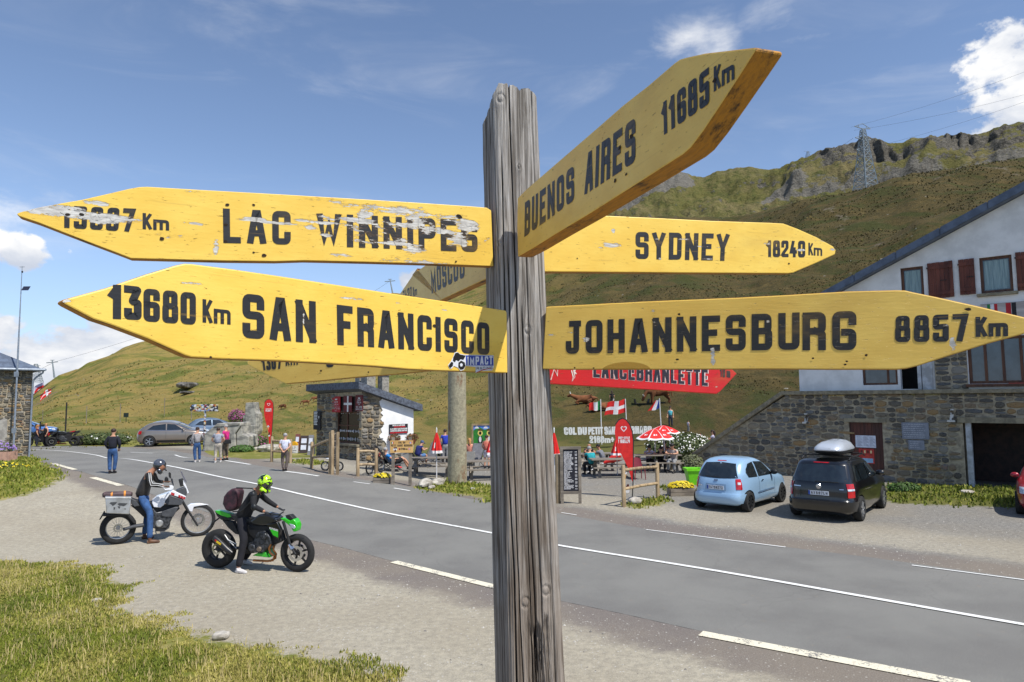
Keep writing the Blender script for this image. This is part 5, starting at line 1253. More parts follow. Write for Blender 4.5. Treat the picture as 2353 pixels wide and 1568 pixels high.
for (a, b, c, d) in ((.24, .22, .86, .36), (.04, .82, .96, .96)): k.add([(p[0]+(q[0]-p[0])*a, -.1045, p[1]-(p[1]-q[1])*b), (p[0]+(q[0]-p[0])*c, -.1045, p[1]-(p[1]-q[1])*b), (p[0]+(q[0]-p[0])*c, -.1045, p[1]-(p[1]-q[1])*d), (p[0]+(q[0]-p[0])*a, -.1045, p[1]-(p[1]-q[1])*d)], [(0, 1, 2, 3)])
k.build('red_band', REDS, o_, fix=False)
def foliage(name, parent, c, r, n, mats_, size=.06, seed=1, fl=None, nfl=0, stuff=True, flat=.9):
    """leaf clumps filling an ellipsoid, with optional flower heads near its surface"""
    rr = random.Random(seed); mb = MB()
    for i in range(n):
        while True:
            p = Vector((rr.uniform(-1, 1), rr.uniform(-1, 1), rr.uniform(-1, 1)))
            if .25 < p.length < 1: break
        s_ = size*rr.uniform(.5, 1.3); nrm = (p+Vector((rr.uniform(-1, 1), rr.uniform(-1, 1), rr.uniform(0, 1)))*.8).normalized(); a = nrm.orthogonal().normalized(); a.rotate(Matrix.Rotation(rr.uniform(0, 6.28), 3, nrm)); b = nrm.cross(a)
        q = Vector((c[0]+p.x*r[0], c[1]+p.y*r[1], c[2]+p.z*r[2])); mb.add([q-a*s_, q+b*s_*.4, q+a*s_+nrm*s_*.2, q-b*s_*.4], [(0, 1, 2, 3)], rr.choice([0, 0, 1]))
    for i in range(nfl):
        t = rr.uniform(0, 6.28); ph = math.acos(rr.uniform(-.2, 1)); k_ = rr.uniform(.9, 1.08)
        q = Vector((c[0]+r[0]*math.sin(ph)*math.cos(t)*k_, c[1]+r[1]*math.sin(ph)*math.sin(t)*k_, c[2]+r[2]*math.cos(ph)*k_))
        s_ = fl*rr.uniform(.6, 1.2); nrm = (q-Vector(c)+Vector((0, -.2, .4))).normalized(); a = nrm.orthogonal().normalized(); b = nrm.cross(a)
        mb.add([q+a*math.cos(v_)*s_+b*math.sin(v_)*s_ for v_ in (0, 1.05, 2.1, 3.14, 4.19, 5.24)], [(0, 1, 2, 3, 4, 5)], 2)
    o = mb.build(name, mats_, parent, fix=False)
    if stuff and parent is not None: o['kind'] = 'stuff'
    return o
LEAF1 = mat('leaf_green', (.055, .085, .018, 1), (.04, .065, .014, 1), rough=.7); LEAF2 = mat('leaf_olive', (.10, .12, .03, 1), (.08, .095, .03, 1), rough=.7)
DRY1 = mat('dry_leaf', rgb(128, 70, 36), rgb(96, 60, 30)); DRY2 = mat('dry_leaf_green', rgb(96, 92, 40), rgb(80, 74, 34)); TERRA = mat('terracotta', rgb(150, 84, 56), rgb(126, 68, 46))
for i, (x, z) in enumerate(((1430, 1000), (1708, 985))):
    p = US(ZD, x, z); c = PS.P+PS.d*p[0]-PS.n*.28+Vector((0, 0, p[1])); fb = thing('flower_basket', ['hanging basket of rusty leaves, left one on the white hut wall', 'hanging basket of rusty leaves at the right end of the hut wall'][i], 'planter', c)
    k = MB(); k.lathe([(.10, -.34), (.2, -.12), (.21, -.06), (.17, -.06)], 12); k.build('pot', TERRA, fb, smooth=True)
    foliage('foliage', fb, (0, 0, .04), (.33, .3, .2), 420, [DRY1, DRY2, DRY1], .06, 30+i)

# ------------------------------------------------ left building with its downpipe
LB = G((66, 1051)); PL = Plane(LB, rad(48)); UL = lambda *p: PL.uv(ZX(*p)); lt = UL(345, 250)[1]
old = thing('stone_house', 'rubble stone house with slate roof at the left edge', 'house', LB, PL.a)
k = MB(); k.box((-5, 3.5, lt/2-.2), (10, 7, lt+.4)); k.build('wall', MORTAR, old)
cz0, cz1 = UL(60, 1190), UL(100, 850)
stonework(old, hk, -2.9, -.1, 0, lt-.03, lambda x, z: not (x < cz1[0]+.0 and z < cz1[1] and x > cz1[0]-.62), 22, wm=.42, hm=.19, maxn=220, depth=.07)
k = MB(); k.prism([(cz1[0]-.6, 0), (cz1[0]-.05, 0), (cz1[0], cz1[1]*.5), (cz1[0]-.04, cz1[1]), (cz1[0]-.65, cz1[1]+.05)], -.03, .0); k.build('render_patch', mat('old_render', rgb(160, 156, 148), rgb(132, 128, 122), sc=3), old)
k = MB(); k.add([(.45, -.45, lt+.02), (-10.5, -.45, lt+.02), (-10.5, 7.5, lt+.02), (.45, 7.5, lt+.02), (-5, 3.5, lt+2.9)], [(0, 1, 4), (1, 2, 4), (2, 3, 4), (3, 0, 4), (3, 2, 1, 0)]); k.build('roof', SLATE, old)
k = MB(); k.tube([(.5, -.52, lt+.0), (-10, -.52, lt+.0)], .08, 8); k.tube([(.52, -.5, lt), (.52, 7, lt)], .08, 8); k.build('gutter', mat('zinc', rgb(150, 160, 172), rgb(130, 140, 152), metal=.3, rough=.5), old)
k = MB(); k.tube([(.42, -.5, lt-.02), (.42, -.45, lt-.18), (.1, -.2, lt-.5), (.0, -.14, lt-.7), (-.02, -.14, .05)], .055, 8); k.build('downpipe', MATS['zinc'], old, smooth=True)
for i, (a, b, col) in enumerate((((330, 690), (545, 535), 0), ((330, 735), (630, 562), 1))):
    pA, pB = PL.hit(ZA(*a), 0)-PL.d*.0, PL.hit(ZA(*b), .3); fl = thing('flag', ['lilac and red flag drooping from a slanted pole on the stone house', 'red flag with white cross on a slanted pole by the stone house'][i], 'flag', pA)
    k = MB(); k.tube([(0, 0, 0), tuple(pB-pA)], .022, 6); k.build('flagpole', mat('dark_pole', rgb(50, 44, 42)), fl)
    e_ = pB-pA; k = MB(); f0, f1 = (.25, .8) if i == 0 else (.42, .86)
    def fn(u, v): q = e_*(f0+(f1-f0)*u); return (q.x, q.y+.05*math.sin(u*9+v*3), q.z-(.05 if i == 0 else 0)+(.46-.16*u)*(v)*(1 if i == 0 else -1)+(.10*math.sin(u*3)))
    k.sheet(fn, 12, 6)
    for j, f in enumerate(k.f):
        u, v = (j % 12)/12, (j//12)/6; k.mi[j] = (0 if v > .35 else 1) if i == 0 else (0 if (.42 < u < .62 or .34 < v < .64) else 1)
    k.build('cloth', [mat('flag_lilac', rgb(190, 180, 205)) if i == 0 else mat('flag_white', rgb(225, 225, 228)), mat('flag_bright_red', rgb(214, 36, 30))], fl, smooth=True)
# mast with solar panel
mb_, mt_ = at_depth(ZX(170, 1212), LB.y-1.2), at_depth((51, 612), LB.y-1.2)
ms = thing('weather_mast', 'tall thin grey mast with a small solar panel beside the stone house', 'mast', (mb_.x, mb_.y, Z1(mb_.x, mb_.y)))
d_ = mt_-ms.location; k = MB(); k.tube([(0, 0, 0), tuple(d_*.55), tuple(d_*.8), tuple(d_)], [.055, .05, .03, .015], 8); k.build('pole', MATS['zinc'], ms)
k = MB(); q = at_depth((55, 663), LB.y-1.2)-ms.location; k.box(tuple(q+Vector((.12, 0, 0))), (.42, .02, .32), M=Matrix.Rotation(rad(-35), 3, 'X')); k.build('solar_panel', mat('solar_cells', rgb(44, 48, 66), rgb(34, 38, 54), rough=.25), ms)
k = MB(); k.tube([tuple(d_-Vector((.15, 0, .05))), tuple(d_+Vector((.15, 0, -.05)))], .012, 5); k.ball(tuple(d_+Vector((.02, 0, -.35))), (.05, .05, .07), 8, 6); k.build('sensor', mat('black_iron', rgb(30, 28, 28)), ms)
for z in (ZX(205, 305), ZX(175, 1010)): q = at_depth(z, LB.y-1.2)-ms.location; k = MB(); k.box(tuple(q), (.22, .1, .3)); k.build('junction_box', MATS['zinc'], ms)
# ------------------------------------------------ cars
def cpaint(name, c, rough=.28, metal=.2): return mat(name, c, tuple(x*.94 for x in c[:3])+(1,), sc=1, rough=rough, metal=metal, coat=.8)
TYRE = mat('tyre_rubber', rgb(38, 38, 38), rgb(28, 28, 28), rough=.85, bump=.2); BLKP = mat('black_plastic', rgb(34, 34, 35), rgb(26, 26, 27), rough=.6)
CGL = mat('car_glass', rgb(30, 38, 42), rgb(22, 28, 32), rough=.05, spec=.9, coat=.6); CHR = mat('chrome', rgb(210, 212, 215), rgb(190, 192, 196), metal=1, rough=.18); TAIL = mat('tail_red', rgb(190, 22, 26), rgb(150, 14, 18), rough=.2, coat=.5)
LAMPW = mat('lamp_clear', rgb(205, 212, 220), rgb(160, 168, 178), rough=.12, coat=.5); ALLOY = mat('alloy', rgb(185, 188, 192), rgb(160, 164, 170), metal=.8, rough=.3); STEEL = mat('dark_steel', rgb(52, 54, 56), rgb(38, 40, 42), metal=.5, rough=.5); PLATE = mat('plate_white', rgb(222, 226, 232)); PBLUE = mat('plate_blue', rgb(40, 80, 170)); INKM = mat('ink_black', rgb(26, 26, 30))
class Car:
    def __init__(s, name, label, rr, fr, L, R, over, W, slices, paint, side=-1, wb=None, group=None):
        """rr, fr: ground points of the visible rear and front wheels; side -1 = right side visible"""
        h = fr-rr; a = math.atan2(h.y, h.x); s.side = side; tw = W-.17
        s.t = thing(name, label, 'car', rr, a, group); s.L, s.R, s.over, s.W = L, R, over, W; s.wb = wb or h.length
        s.oy = -side*tw/2; s.Z = np.array([q[0] for q in slices]); s.A = np.array(slices); s.tw = tw
        n = 44; mb = MB(); N = len(slices)
        zz = np.linspace(0, 1, 40); zs = np.interp(zz, np.linspace(0, 1, N), s.Z)
        for z in zs:
            for k in range(n): x, y = s.pt(2*math.pi*k/n, z); mb.v.append((x, y, z))
        m = len(zs); mb.f = [(i*n+k, i*n+(k+1) % n, (i+1)*n+(k+1) % n, (i+1)*n+k) for i in range(m-1) for k in range(n)]+[tuple(range(n))[::-1], tuple((m-1)*n+k for k in range(n))]; mb.mi = [0]*len(mb.f)
        b = mb.build('body', [paint, BLKP], s.t); c = MB()
        for x in (0, s.wb):
            for sy in (-1, 1): c.lathe([(0, -.30), (R*1.13, -.30), (R*1.13, .5), (0, .5)], 28, (x, s.oy+sy*(W/2-.02) if True else 0, R), 'y', 1)
        co = c.build('cutter', [paint, BLKP], s.t); md = b.modifiers.new('b', 'BOOLEAN'); md.object = co; md.operation = 'DIFFERENCE'; md.solver = 'EXACT'
        bpy.context.view_layer.update(); me = bpy.data.meshes.new_from_object(b.evaluated_get(bpy.context.evaluated_depsgraph_get())); b.modifiers.clear(); b.data = me; bpy.data.objects.remove(co)
        me.polygons.foreach_set('use_smooth', [True]*len(me.polygons)); me.set_sharp_from_angle(angle=rad(35)); me.name = 'body'
        s.body = b
    def sl(s, z): return [float(np.interp(z, s.Z, s.A[:, k])) for k in (1, 2, 3, 4)]
    def pt(s, th, z, off=0):
        xr, xf, hw, n = s.sl(z); a = (xf-xr)/2+off; c, q = math.cos(th), math.sin(th); e = 2/n
        return (xr+xf)/2-s.over+math.copysign(abs(c)**e*a, c), s.oy+math.copysign(abs(q)**e*(hw+off), q)
    def side_pt(s, x, z, off, sd):
        xr, xf, hw, n = s.sl(z); u = abs((x+s.over-(xr+xf)/2)/((xf-xr)/2)); u = min(u, .999); return (x, s.oy+sd*((hw)*(1-u**n)**(1/n)+off), z)
    def rear_pt(s, y, z, off, end=-1):
        xr, xf, hw, n = s.sl(z); u = min(abs(y/hw), .999); return ((xr+xf)/2-s.over+end*((xf-xr)/2*(1-u**n)**(1/n)+off), s.oy+y, z)
    def patch(s, name, m, kind, bot, top, off=.006, parent=None, nu=14, nv=5, sd=None, smooth=True):
        def crv(P, u):
            P = np.array(P); d = np.r_[0, np.cumsum(np.hypot(*np.diff(P, axis=0).T))]; d /= d[-1]; return np.interp(u, d, P[:, 0]), np.interp(u, d, P[:, 1])
        def f(u, v):
            a, b = crv(bot, u), crv(top, u); p, z = a[0]*(1-v)+b[0]*v, a[1]*(1-v)+b[1]*v
            if kind == 'side': return s.side_pt(p, z, off, sd or s.side)
            if kind == 'rear': return s.rear_pt(p, z, off)
            if kind == 'front': return s.rear_pt(p, z, off, 1)
            x, y = s.pt(p, z, off); return (x, y, z)
        k = MB(); k.sheet(f, nu, nv); return k.build(name, m, parent or s.t, smooth=smooth, fix=False)
    def wheels(s, rimmat, spokes=5, rw=.2, tyre=1.0):
        for x in (0, s.wb):
            for sy in (-1, 1):
                y = s.oy+sy*s.tw/2; w = part_empty('wheel', s.t, (x, y, s.R)); R = s.R; k = MB()
                k.lathe([(R*.66, -rw/2), (R*.93, -rw/2), (R, -rw/2+.035), (R, rw/2-.035), (R*.93, rw/2), (R*.66, rw/2)], 30, axis='y', close=True); k.build('tyre', TYRE, w, smooth=True)
                o = sy*(rw/2-.02); k = MB(); k.lathe([(R*.67, o), (R*.62, o), (R*.60, o-sy*.06)], 30, axis='y'); k.lathe([(R*.60, o-sy*.06), (0, o-sy*.08)], 30, axis='y', mi=1)
                for j in range(spokes): t = 6.283*j/spokes; k.bar((math.cos(t)*R*.1, o-sy*.0, math.sin(t)*R*.1), (math.cos(t)*R*.62, o+sy*.0, math.sin(t)*R*.62), R*.16, .03, 0, up=(0, 1, 0))
                k.lathe([(R*.17, o-sy*.04), (R*.17, o+sy*.008), (0, o+sy*.012)], 12, axis='y'); k.build('rim', [rimmat, BLKP], w)
    def box(s, name, m, c, d, parent=None, bevel=.01, rz=0):
        k = MB(); k.box((0, 0, 0), d); o = k.build(name, m, parent or s.t, (c[0], s.oy+c[1], c[2]), rz, bevel=bevel); return o
    def plate(s, txt, z, w=.52, h=.11, y=0):
        p = s.rear_pt(y, z, .02); e_ = s.box('number_plate', PLATE, (p[0], y, z), (.012, w, h), bevel=0); k = MB()
        # text faces backwards (-x): runs towards -y
        tb = MB(); text(tb, txt, [(-w/2+.07, h*.34), (w/2-.03, h*.34), (w/2-.03, -h*.34), (-w/2+.07, -h*.34)], t=.18, gap=.2, w=.5, y=0, step=.0004)
        k.add([(-.0075+yy, -x, z_) for x, yy, z_ in tb.v], tb.f); k.build('lettering', INKM, e_, fix=False)
        k = MB(); k.add([(-.0072, w/2, -h/2), (-.0072, w/2-.05, -h/2), (-.0072, w/2-.05, h/2), (-.0072, w/2, h/2)], [(0, 1, 2, 3)]); k.build('blue_band', PBLUE, e_, fix=False)
    def mirror(s, x, z, m, sd=None):
        sd = sd or s.side; p = s.side_pt(x, z, 0, sd); k = MB(); k.ball((p[0], p[1]+sd*.12, z+.03), (.07, .12, .08), 10, 8); k.bar((p[0]+.02, p[1]-sd*.02, z-.02), (p[0], p[1]+sd*.1, z), .05, .04); k.build('mirror', m, s.t, smooth=True)
G4 = lambda Z, a, b: (G(Z(*a)), G(Z(*b)))
# light blue hatchback
a_, b_ = G4(ZG, (690, 935), (1012, 836)); b_ = a_+(b_-a_).normalized()*2.43
BLUEP = cpaint('light_blue_paint', rgb(150, 184, 214), metal=.15)
mi = Car('parked_car', 'small light blue hatchback parked beside the black people carrier', a_, b_, 3.72, .295, .58, 1.66, [
    (.19, .16, 3.60, .72, 6), (.24, .06, 3.66, .79, 5.5), (.36, .0, 3.71, .83, 5.2), (.50, .0, 3.72, .835, 5), (.56, .045, 3.71, .835, 5), (.70, .06, 3.66, .835, 4.8), (.82, .08, 3.55, .83, 4.6), (.90, .11, 3.25, .815, 4.5), (.97, .15, 2.85, .795, 4.6), (1.06, .20, 2.62, .765, 5),
    (1.18, .27, 2.42, .725, 5), (1.30, .36, 2.20, .68, 5), (1.40, .47, 1.98, .63, 5), (1.47, .62, 1.78, .56, 4.5), (1.51, .80, 1.6, .46, 4), (1.535, 1.0, 1.4, .28, 3.5), (1.54, 1.15, 1.25, .06, 3)], BLUEP)
mi.patch('rear_window', CGL, 'rear', [(-.62, .98), (0, .955), (.62, .98)], [(-.47, 1.38), (0, 1.41), (.47, 1.38)]).name = 'rear_window'
mi.patch('wiper', BLKP, 'rear', [(-.1, .99), (.36, 1.005)], [(-.1, 1.005), (.36, 1.018)], .022)
mi.patch('side_window', CGL, 'side', [(-.02, 1.12), (.06, .98), (.62, .965)], [(.04, 1.22), (.25, 1.36), (.60, 1.40)]); mi.patch('side_window', CGL, 'side', [(.70, .965), (1.72, .955)], [(.68, 1.405), (1.28, 1.36), (1.68, 1.02)])
mi.patch('side_window', CGL, 'side', [(.1, .97), (1.72, .955)], [(.2, 1.36), (1.28, 1.36), (1.68, 1.02)], sd=1)
mi.patch('windscreen', CGL, 'front', [(-.6, 1.0), (.6, 1.0)], [(-.5, 1.40), (.5, 1.40)])
for s_ in (-1, 1): c0 = math.pi-s_*.62; mi.patch('tail_light', TAIL, 'ang', [(c0-.16, .66), (c0+.16, .66)], [(c0-.17, .96), (c0+.10, .96)], .01); mi.patch('reflector', LAMPW, 'ang', [(c0-.08, .80), (c0+.07, .80)], [(c0-.08, .87), (c0+.07, .87)], .016)
mi.patch('bumper', BLUEP, 'ang', [(math.pi-1.1, .26), (math.pi+1.1, .26)], [(math.pi-1.1, .53), (math.pi+1.1, .53)], .022, nu=40); mi.patch('plate_recess', mat('pale_shadow_paint', rgb(128, 158, 188)), 'rear', [(-.33, .61), (.33, .61)], [(-.31, .80), (.31, .80)], .004)
mi.patch('badge', CHR, 'rear', [(-.06, .88), (.06, .88)], [(-.06, .93), (.06, .93)], .018, nu=4); mi.patch('badge', CHR, 'rear', [(.42, .72), (.58, .72)], [(.42, .75), (.58, .75)], .012, nu=4); mi.patch('side_molding', mat('blue_trim', rgb(92, 118, 146)), 'side', [(.55, .50), (1.75, .52)], [(.55, .545), (1.75, .56)], .02); mi.patch('brake_light', TAIL, 'rear', [(-.14, 1.435), (.14, 1.435)], [(-.14, 1.455), (.14, 1.455)], .01)
for x0 in (.66, 1.80): mi.patch('door_gap', BLKP, 'side', [(x0, .40), (x0+.008, .40)], [(x0, .95), (x0+.008, .95)], .004, nu=1)
mi.patch('door_handle', CHR, 'side', [(.80, .84), (.94, .84)], [(.80, .865), (.94, .865)], .03, nu=3); mi.mirror(1.62, 1.0, STEEL); mi.plate('1475VZ73', .70); mi.wheels(STEEL, 8, .19)
# black people carrier
a_, b_ = G4(ZG, (1738, 1020), (1962, 885)); b_ = a_+(b_-a_).normalized()*2.68
BLKPT = cpaint('black_paint', rgb(9, 9, 11), metal=.0)
to = Car('parked_car', 'black people carrier with a silver roof box', a_, b_, 4.39, .33, .80, 1.79, [
    (.20, .20, 4.25, .80, 7), (.28, .04, 4.33, .87, 6), (.42, .0, 4.38, .895, 6), (.56, .0, 4.39, .895, 6), (.60, .05, 4.39, .895, 6), (.85, .06, 4.30, .89, 6), (.98, .08, 3.95, .87, 5.5), (1.06, .11, 3.55, .85, 5.5), (1.14, .15, 3.25, .83, 5.5),
    (1.26, .22, 3.02, .79, 5.5), (1.40, .31, 2.76, .745, 5.5), (1.50, .38, 2.56, .71, 5.5), (1.57, .47, 2.40, .67, 5), (1.61, .62, 2.2, .60, 4.5), (1.635, .9, 1.9, .42, 4), (1.64, 1.2, 1.6, .1, 3)], BLKPT)
to.patch('rear_window', CGL, 'rear', [(-.70, 1.06), (0, 1.04), (.70, 1.06)], [(-.60, 1.48), (0, 1.50), (.60, 1.48)]); to.patch('wiper', BLKP, 'rear', [(-.5, 1.055), (.1, 1.06)], [(-.5, 1.07), (.1, 1.075)], .025)
for a, b, c, d in ((-.28, .18, -.12, .18), (.25, 1.02, .24, .98), (1.10, 2.10, 1.06, 1.72)):
    for sd in (-1, 1): to.patch('side_window', CGL, 'side', [(a, 1.06), (b, 1.05)], [(c, 1.46), (d, 1.47)], sd=sd)
to.patch('windscreen', CGL, 'front', [(-.7, 1.14), (.7, 1.14)], [(-.6, 1.52), (.6, 1.52)])
for s_ in (-1, 1): c0 = math.pi-s_*.70; to.patch('tail_light', TAIL, 'ang', [(c0-.20, .66), (c0+.20, .66)], [(c0-.20, 1.02), (c0+.20, 1.02)], .012); to.patch('reflector', LAMPW, 'ang', [(c0-.19, .84), (c0+.19, .84)], [(c0-.19, .89), (c0+.19, .89)], .018)
to.patch('bumper', BLKPT, 'ang', [(math.pi-1.2, .30), (math.pi+1.2, .30)], [(math.pi-1.2, .56), (math.pi+1.2, .56)], .03, nu=40); k = MB(); p = to.rear_pt(0, .93, .012); k.lathe([(.0, -.014), (.062, -.01), (.07, 0), (.052, 0)], 18, (p[0], to.oy, .93), 'x'); k.build('badge', CHR, to.t)
to.patch('brake_light', TAIL, 'rear', [(-.2, 1.535), (.2, 1.535)], [(-.2, 1.555), (.2, 1.555)], .01); to.patch('badge', CHR, 'rear', [(.46, .90), (.66, .90)], [(.46, .925), (.66, .925)], .008, nu=4); to.patch('badge', CHR, 'rear', [(-.62, .87), (-.52, .87)], [(-.62, .89), (-.52, .89)], .008, nu=4)
for x0 in (1.04, 2.3): to.patch('door_gap', mat('seam', rgb(8, 8, 9)), 'side', [(x0, .40), (x0+.008, .40)], [(x0, 1.04), (x0+.008, 1.04)], .003, nu=1)
to.mirror(2.05, 1.08, BLKPT); to.plate('AX697LH', .76); to.wheels(ALLOY, 7, .21)
for sy in (-1, 1): k = MB(); k.tube([(-.0, to.oy+sy*.62, 1.60), (.15, to.oy+sy*.61, 1.66), (1.6, to.oy+sy*.61, 1.67), (1.9, to.oy+sy*.6, 1.60)], .018, 6); k.build('roof_rail', BLKP, to.t)
for x in (.25, 1.35): to.box('roof_bar', BLKP, (x, 0, 1.70), (.06, 1.34, .03))
bx = thing('roof_box', 'silver plastic luggage box on top of the black people carrier', 'roof box', to.t.matrix_basis @ Vector((.75, to.oy-.08, 1.72)), to.t.rotation_euler.z)
k = MB(); n = 32; zs = [(0, .62, .30), (.04, .84, .385), (.12, .90, .41), (.15, .90, .41), (.20, .86, .39), (.28, .74, .34), (.34, .55, .26), (.365, .3, .14)]
for z, a, b in zs:
    for i in range(n): t = 6.2832*i/n; c, s_ = math.cos(t), math.sin(t); k.v.append((math.copysign(abs(c)**.5*a, c)-(z*.25), math.copysign(abs(s_)**.45*b, s_), z+(.03*c if z > .2 else 0)))
k.f = [(i*n+j, i*n+(j+1) % n, (i+1)*n+(j+1) % n, (i+1)*n+j) for i in range(len(zs)-1) for j in range(n)]+[tuple(range(n))[::-1], tuple((len(zs)-1)*n+j for j in range(n))]; k.mi = [1 if q < 2*n else 0 for q in range(len(k.f))]
k.build('shell', [cpaint('silver_box', rgb(196, 202, 210), rough=.35, metal=.3), BLKP], bx, smooth=True)
k = MB(); k.box((-.91, -.05, .17), (.02, .14, .03)); k.build('lock', CHR, bx)
# brown SUV and what stands behind it
a_, b_ = G4(ZA, (1700, 1250), (2145, 1238)); b_ = a_+(b_-a_).normalized()*2.6
TAUPE = cpaint('taupe_paint', rgb(146, 136, 126), metal=.6)
SUV = [(.24, .25, 4.15, .80, 6), (.34, .06, 4.30, .88, 5.5), (.50, .0, 4.37, .91, 5.5), (.70, .02, 4.38, .915, 5.5), (.85, .05, 4.30, .91, 5.2), (.96, .08, 4.0, .89, 5), (1.03, .12, 3.55, .86, 5), (1.10, .18, 3.2, .83, 5), (1.22, .34, 2.95, .78, 5),
       (1.36, .52, 2.65, .71, 5), (1.48, .72, 2.35, .64, 4.6), (1.55, .95, 2.1, .54, 4.2), (1.59, 1.3, 1.8, .36, 4), (1.60, 1.5, 1.6, .1, 3)]
def generic(label, a, b, paint, side=-1, group=None, sc=SUV):
    c = Car('parked_car', label, a, b, 4.38, .35, .84, 1.83, sc, paint, side, 2.6, group)
    for sd in (-1, 1): c.patch('side_window', CGL, 'side', [(-.15, 1.10), (.95, 1.06)], [(.18, 1.36), (.92, 1.46)], sd=sd); c.patch('side_window', CGL, 'side', [(1.02, 1.06), (2.15, 1.06)], [(.99, 1.465), (1.45, 1.42), (1.9, 1.14)], sd=sd)
    c.patch('windscreen', CGL, 'front', [(-.7, 1.10), (.7, 1.10)], [(-.58, 1.46), (.58, 1.46)]); c.patch('rear_window', CGL, 'rear', [(-.68, 1.10), (.68, 1.10)], [(-.55, 1.42), (.55, 1.42)])
    for s_ in (-1, 1): c0 = math.pi-s_*.65; c.patch('tail_light', TAIL, 'ang', [(c0-.2, .82), (c0+.2, .82)], [(c0-.2, 1.02), (c0+.2, 1.02)], .012); c0 = s_*.62; c.patch('headlight', LAMPW, 'ang', [(c0-.2, .70), (c0+.2, .70)], [(c0-.2, .88), (c0+.2, .88)], .012)
    c.patch('sill', BLKP, 'side', [(.42, .27), (2.15, .27)], [(.42, .42), (2.15, .42)], .014); c.patch('grille', BLKP, 'front', [(-.4, .55), (.4, .55)], [(-.4, .82), (.4, .82)], .01); c.patch('number_plate', PLATE, 'rear', [(-.26, .70), (.26, .70)], [(-.26, .80), (.26, .80)], .01); c.mirror(2.0, 1.08, paint); c.mirror(2.0, 1.08, paint, 1)
    for x0 in (.97, 2.12): c.patch('door_gap', BLKP, 'side', [(x0, .45), (x0+.01, .45)], [(x0, 1.04), (x0+.01, 1.04)], .003, nu=1)
    c.patch('chrome_trim', CHR, 'side', [(-.2, 1.05), (2.2, 1.02)], [(-.2, 1.07), (2.2, 1.04)], .012); c.wheels(ALLOY, 5, .23); return c
q3 = generic('brown metallic off-roader parked side-on across the road', a_, b_, TAUPE); q3.t.scale = (1.13,)*3
cp = lambda o, d, rz, label, m: recolor(clone(o, o.location+Vector(d), o.rotation_euler.z+rz, label), TAUPE, m)
def recolor(o, old, new):
    for x in [o]+list(o.children_recursive):
        if x.type == 'MESH':
            for sl2 in x.material_slots:
                if sl2.material == old: sl2.link = 'OBJECT'; sl2.material = new
    return o
SILV = cpaint('silver_paint', rgb(178, 184, 192), metal=.5)
cp(q3.t, (-1.2, 3.2, 0), .2, 'silver estate car half hidden behind the rear of the brown off-roader', SILV)
cp(q3.t, (1.0, 5.4, .12), .1, 'blue grey car half hidden behind the bonnet of the brown off-roader', cpaint('bluegrey_paint', rgb(120, 138, 156), metal=.5))
q = G(ZA(360, 1190)); cp(q3.t, tuple(q+Vector((-9.0, 9.5, -.3))-q3.t.location), .1, 'blue car in the distance beyond the corner of the stone house', cpaint('mid_blue_paint', rgb(70, 110, 170)))
q = G(ZI(2020, 1330)); rc = cp(q3.t, tuple(q+Vector((2.2, 2.9, 0))-q3.t.location), rad(-127)-q3.t.rotation_euler.z, 'dark red car nosing in at the right edge of the photo', cpaint('red_paint', rgb(150, 18, 34), metal=.1)); rc.scale = (.93,)*3

# ------------------------------------------------ motorcycles
GREEN = cpaint('lime_green_paint', rgb(50, 190, 40), metal=.1); WHP = cpaint('white_paint', rgb(226, 228, 232), metal=0); GREYP = mat('grey_plastic', rgb(72, 74, 78), rgb(60, 62, 66), rough=.45); ALU = mat('aluminium', rgb(190, 192, 192), rgb(160, 160, 158), metal=.6, rough=.4, sc=4); BRONZE = mat('header_bronze', rgb(170, 120, 76), rgb(130, 84, 52), metal=.9, rough=.3); ENG = mat('engine_grey', rgb(86, 88, 92), rgb(48, 50, 52), metal=.5, rough=.45, sc=20)
def mwheel(parent, c, R, tw, spoked, disc, rimc=BLKP, n=16):
    w = part_empty('wheel', parent, (c[0], 0, c[1])); k = MB(); rt = tw/2
    k.lathe([(R-rt*1.7, -rt*.8), (R-rt, -rt), (R-rt*.35, -rt*.8), (R, -rt*.3), (R, rt*.3), (R-rt*.35, rt*.8), (R-rt, rt), (R-rt*1.7, rt*.8)], 36, axis='y', close=True); k.build('tyre', TYRE, w, smooth=True)
    k = MB(); r0 = R-rt*1.65; k.lathe([(r0+.012, -rt*.75), (r0-.012, -rt*.7), (r0-.02, 0), (r0-.012, rt*.7), (r0+.012, rt*.75)], 36, axis='y', close=True); k.lathe([(0, -.06), (.045, -.06), (.045, .06), (0, .06)], 14, axis='y')
    if spoked:
        for i in range(n): t = 6.2832*i/n; t2 = t+(.5 if i % 2 else -.5); s_ = .04 if i % 4 < 2 else -.04; k.bar((.04*math.cos(t2), s_, .04*math.sin(t2)), (r0*math.cos(t), 0, r0*math.sin(t)), .004, .004)
    else:
        for i in range(6): t = 6.2832*i/6+.3; k.bar((.03*math.cos(t), 0, .03*math.sin(t)), (r0*math.cos(t), 0, r0*math.sin(t)), .032, .03, up=(0, 1, 0))
    k.build('rim', rimc, w); k = MB()
    for sy in ((-1, 1) if disc > .13 else (-1,)): k.lathe([(disc, sy*.075), (disc*.66, sy*.075), (disc*.66, sy*.068), (disc, sy*.068)], 28, axis='y', close=True)
    k.build('brake_disc', CHR, w); return w
def poly_part(b, name, m, Z, pts, y0, y1, off=None, bevel=.012, seg=2):
    k = MB(); k.prism(b.uvs(Z, pts, y0 if off is None else off), y0, y1); return k.build(name, m, b.t, bevel=bevel, seg=seg, smooth=True)
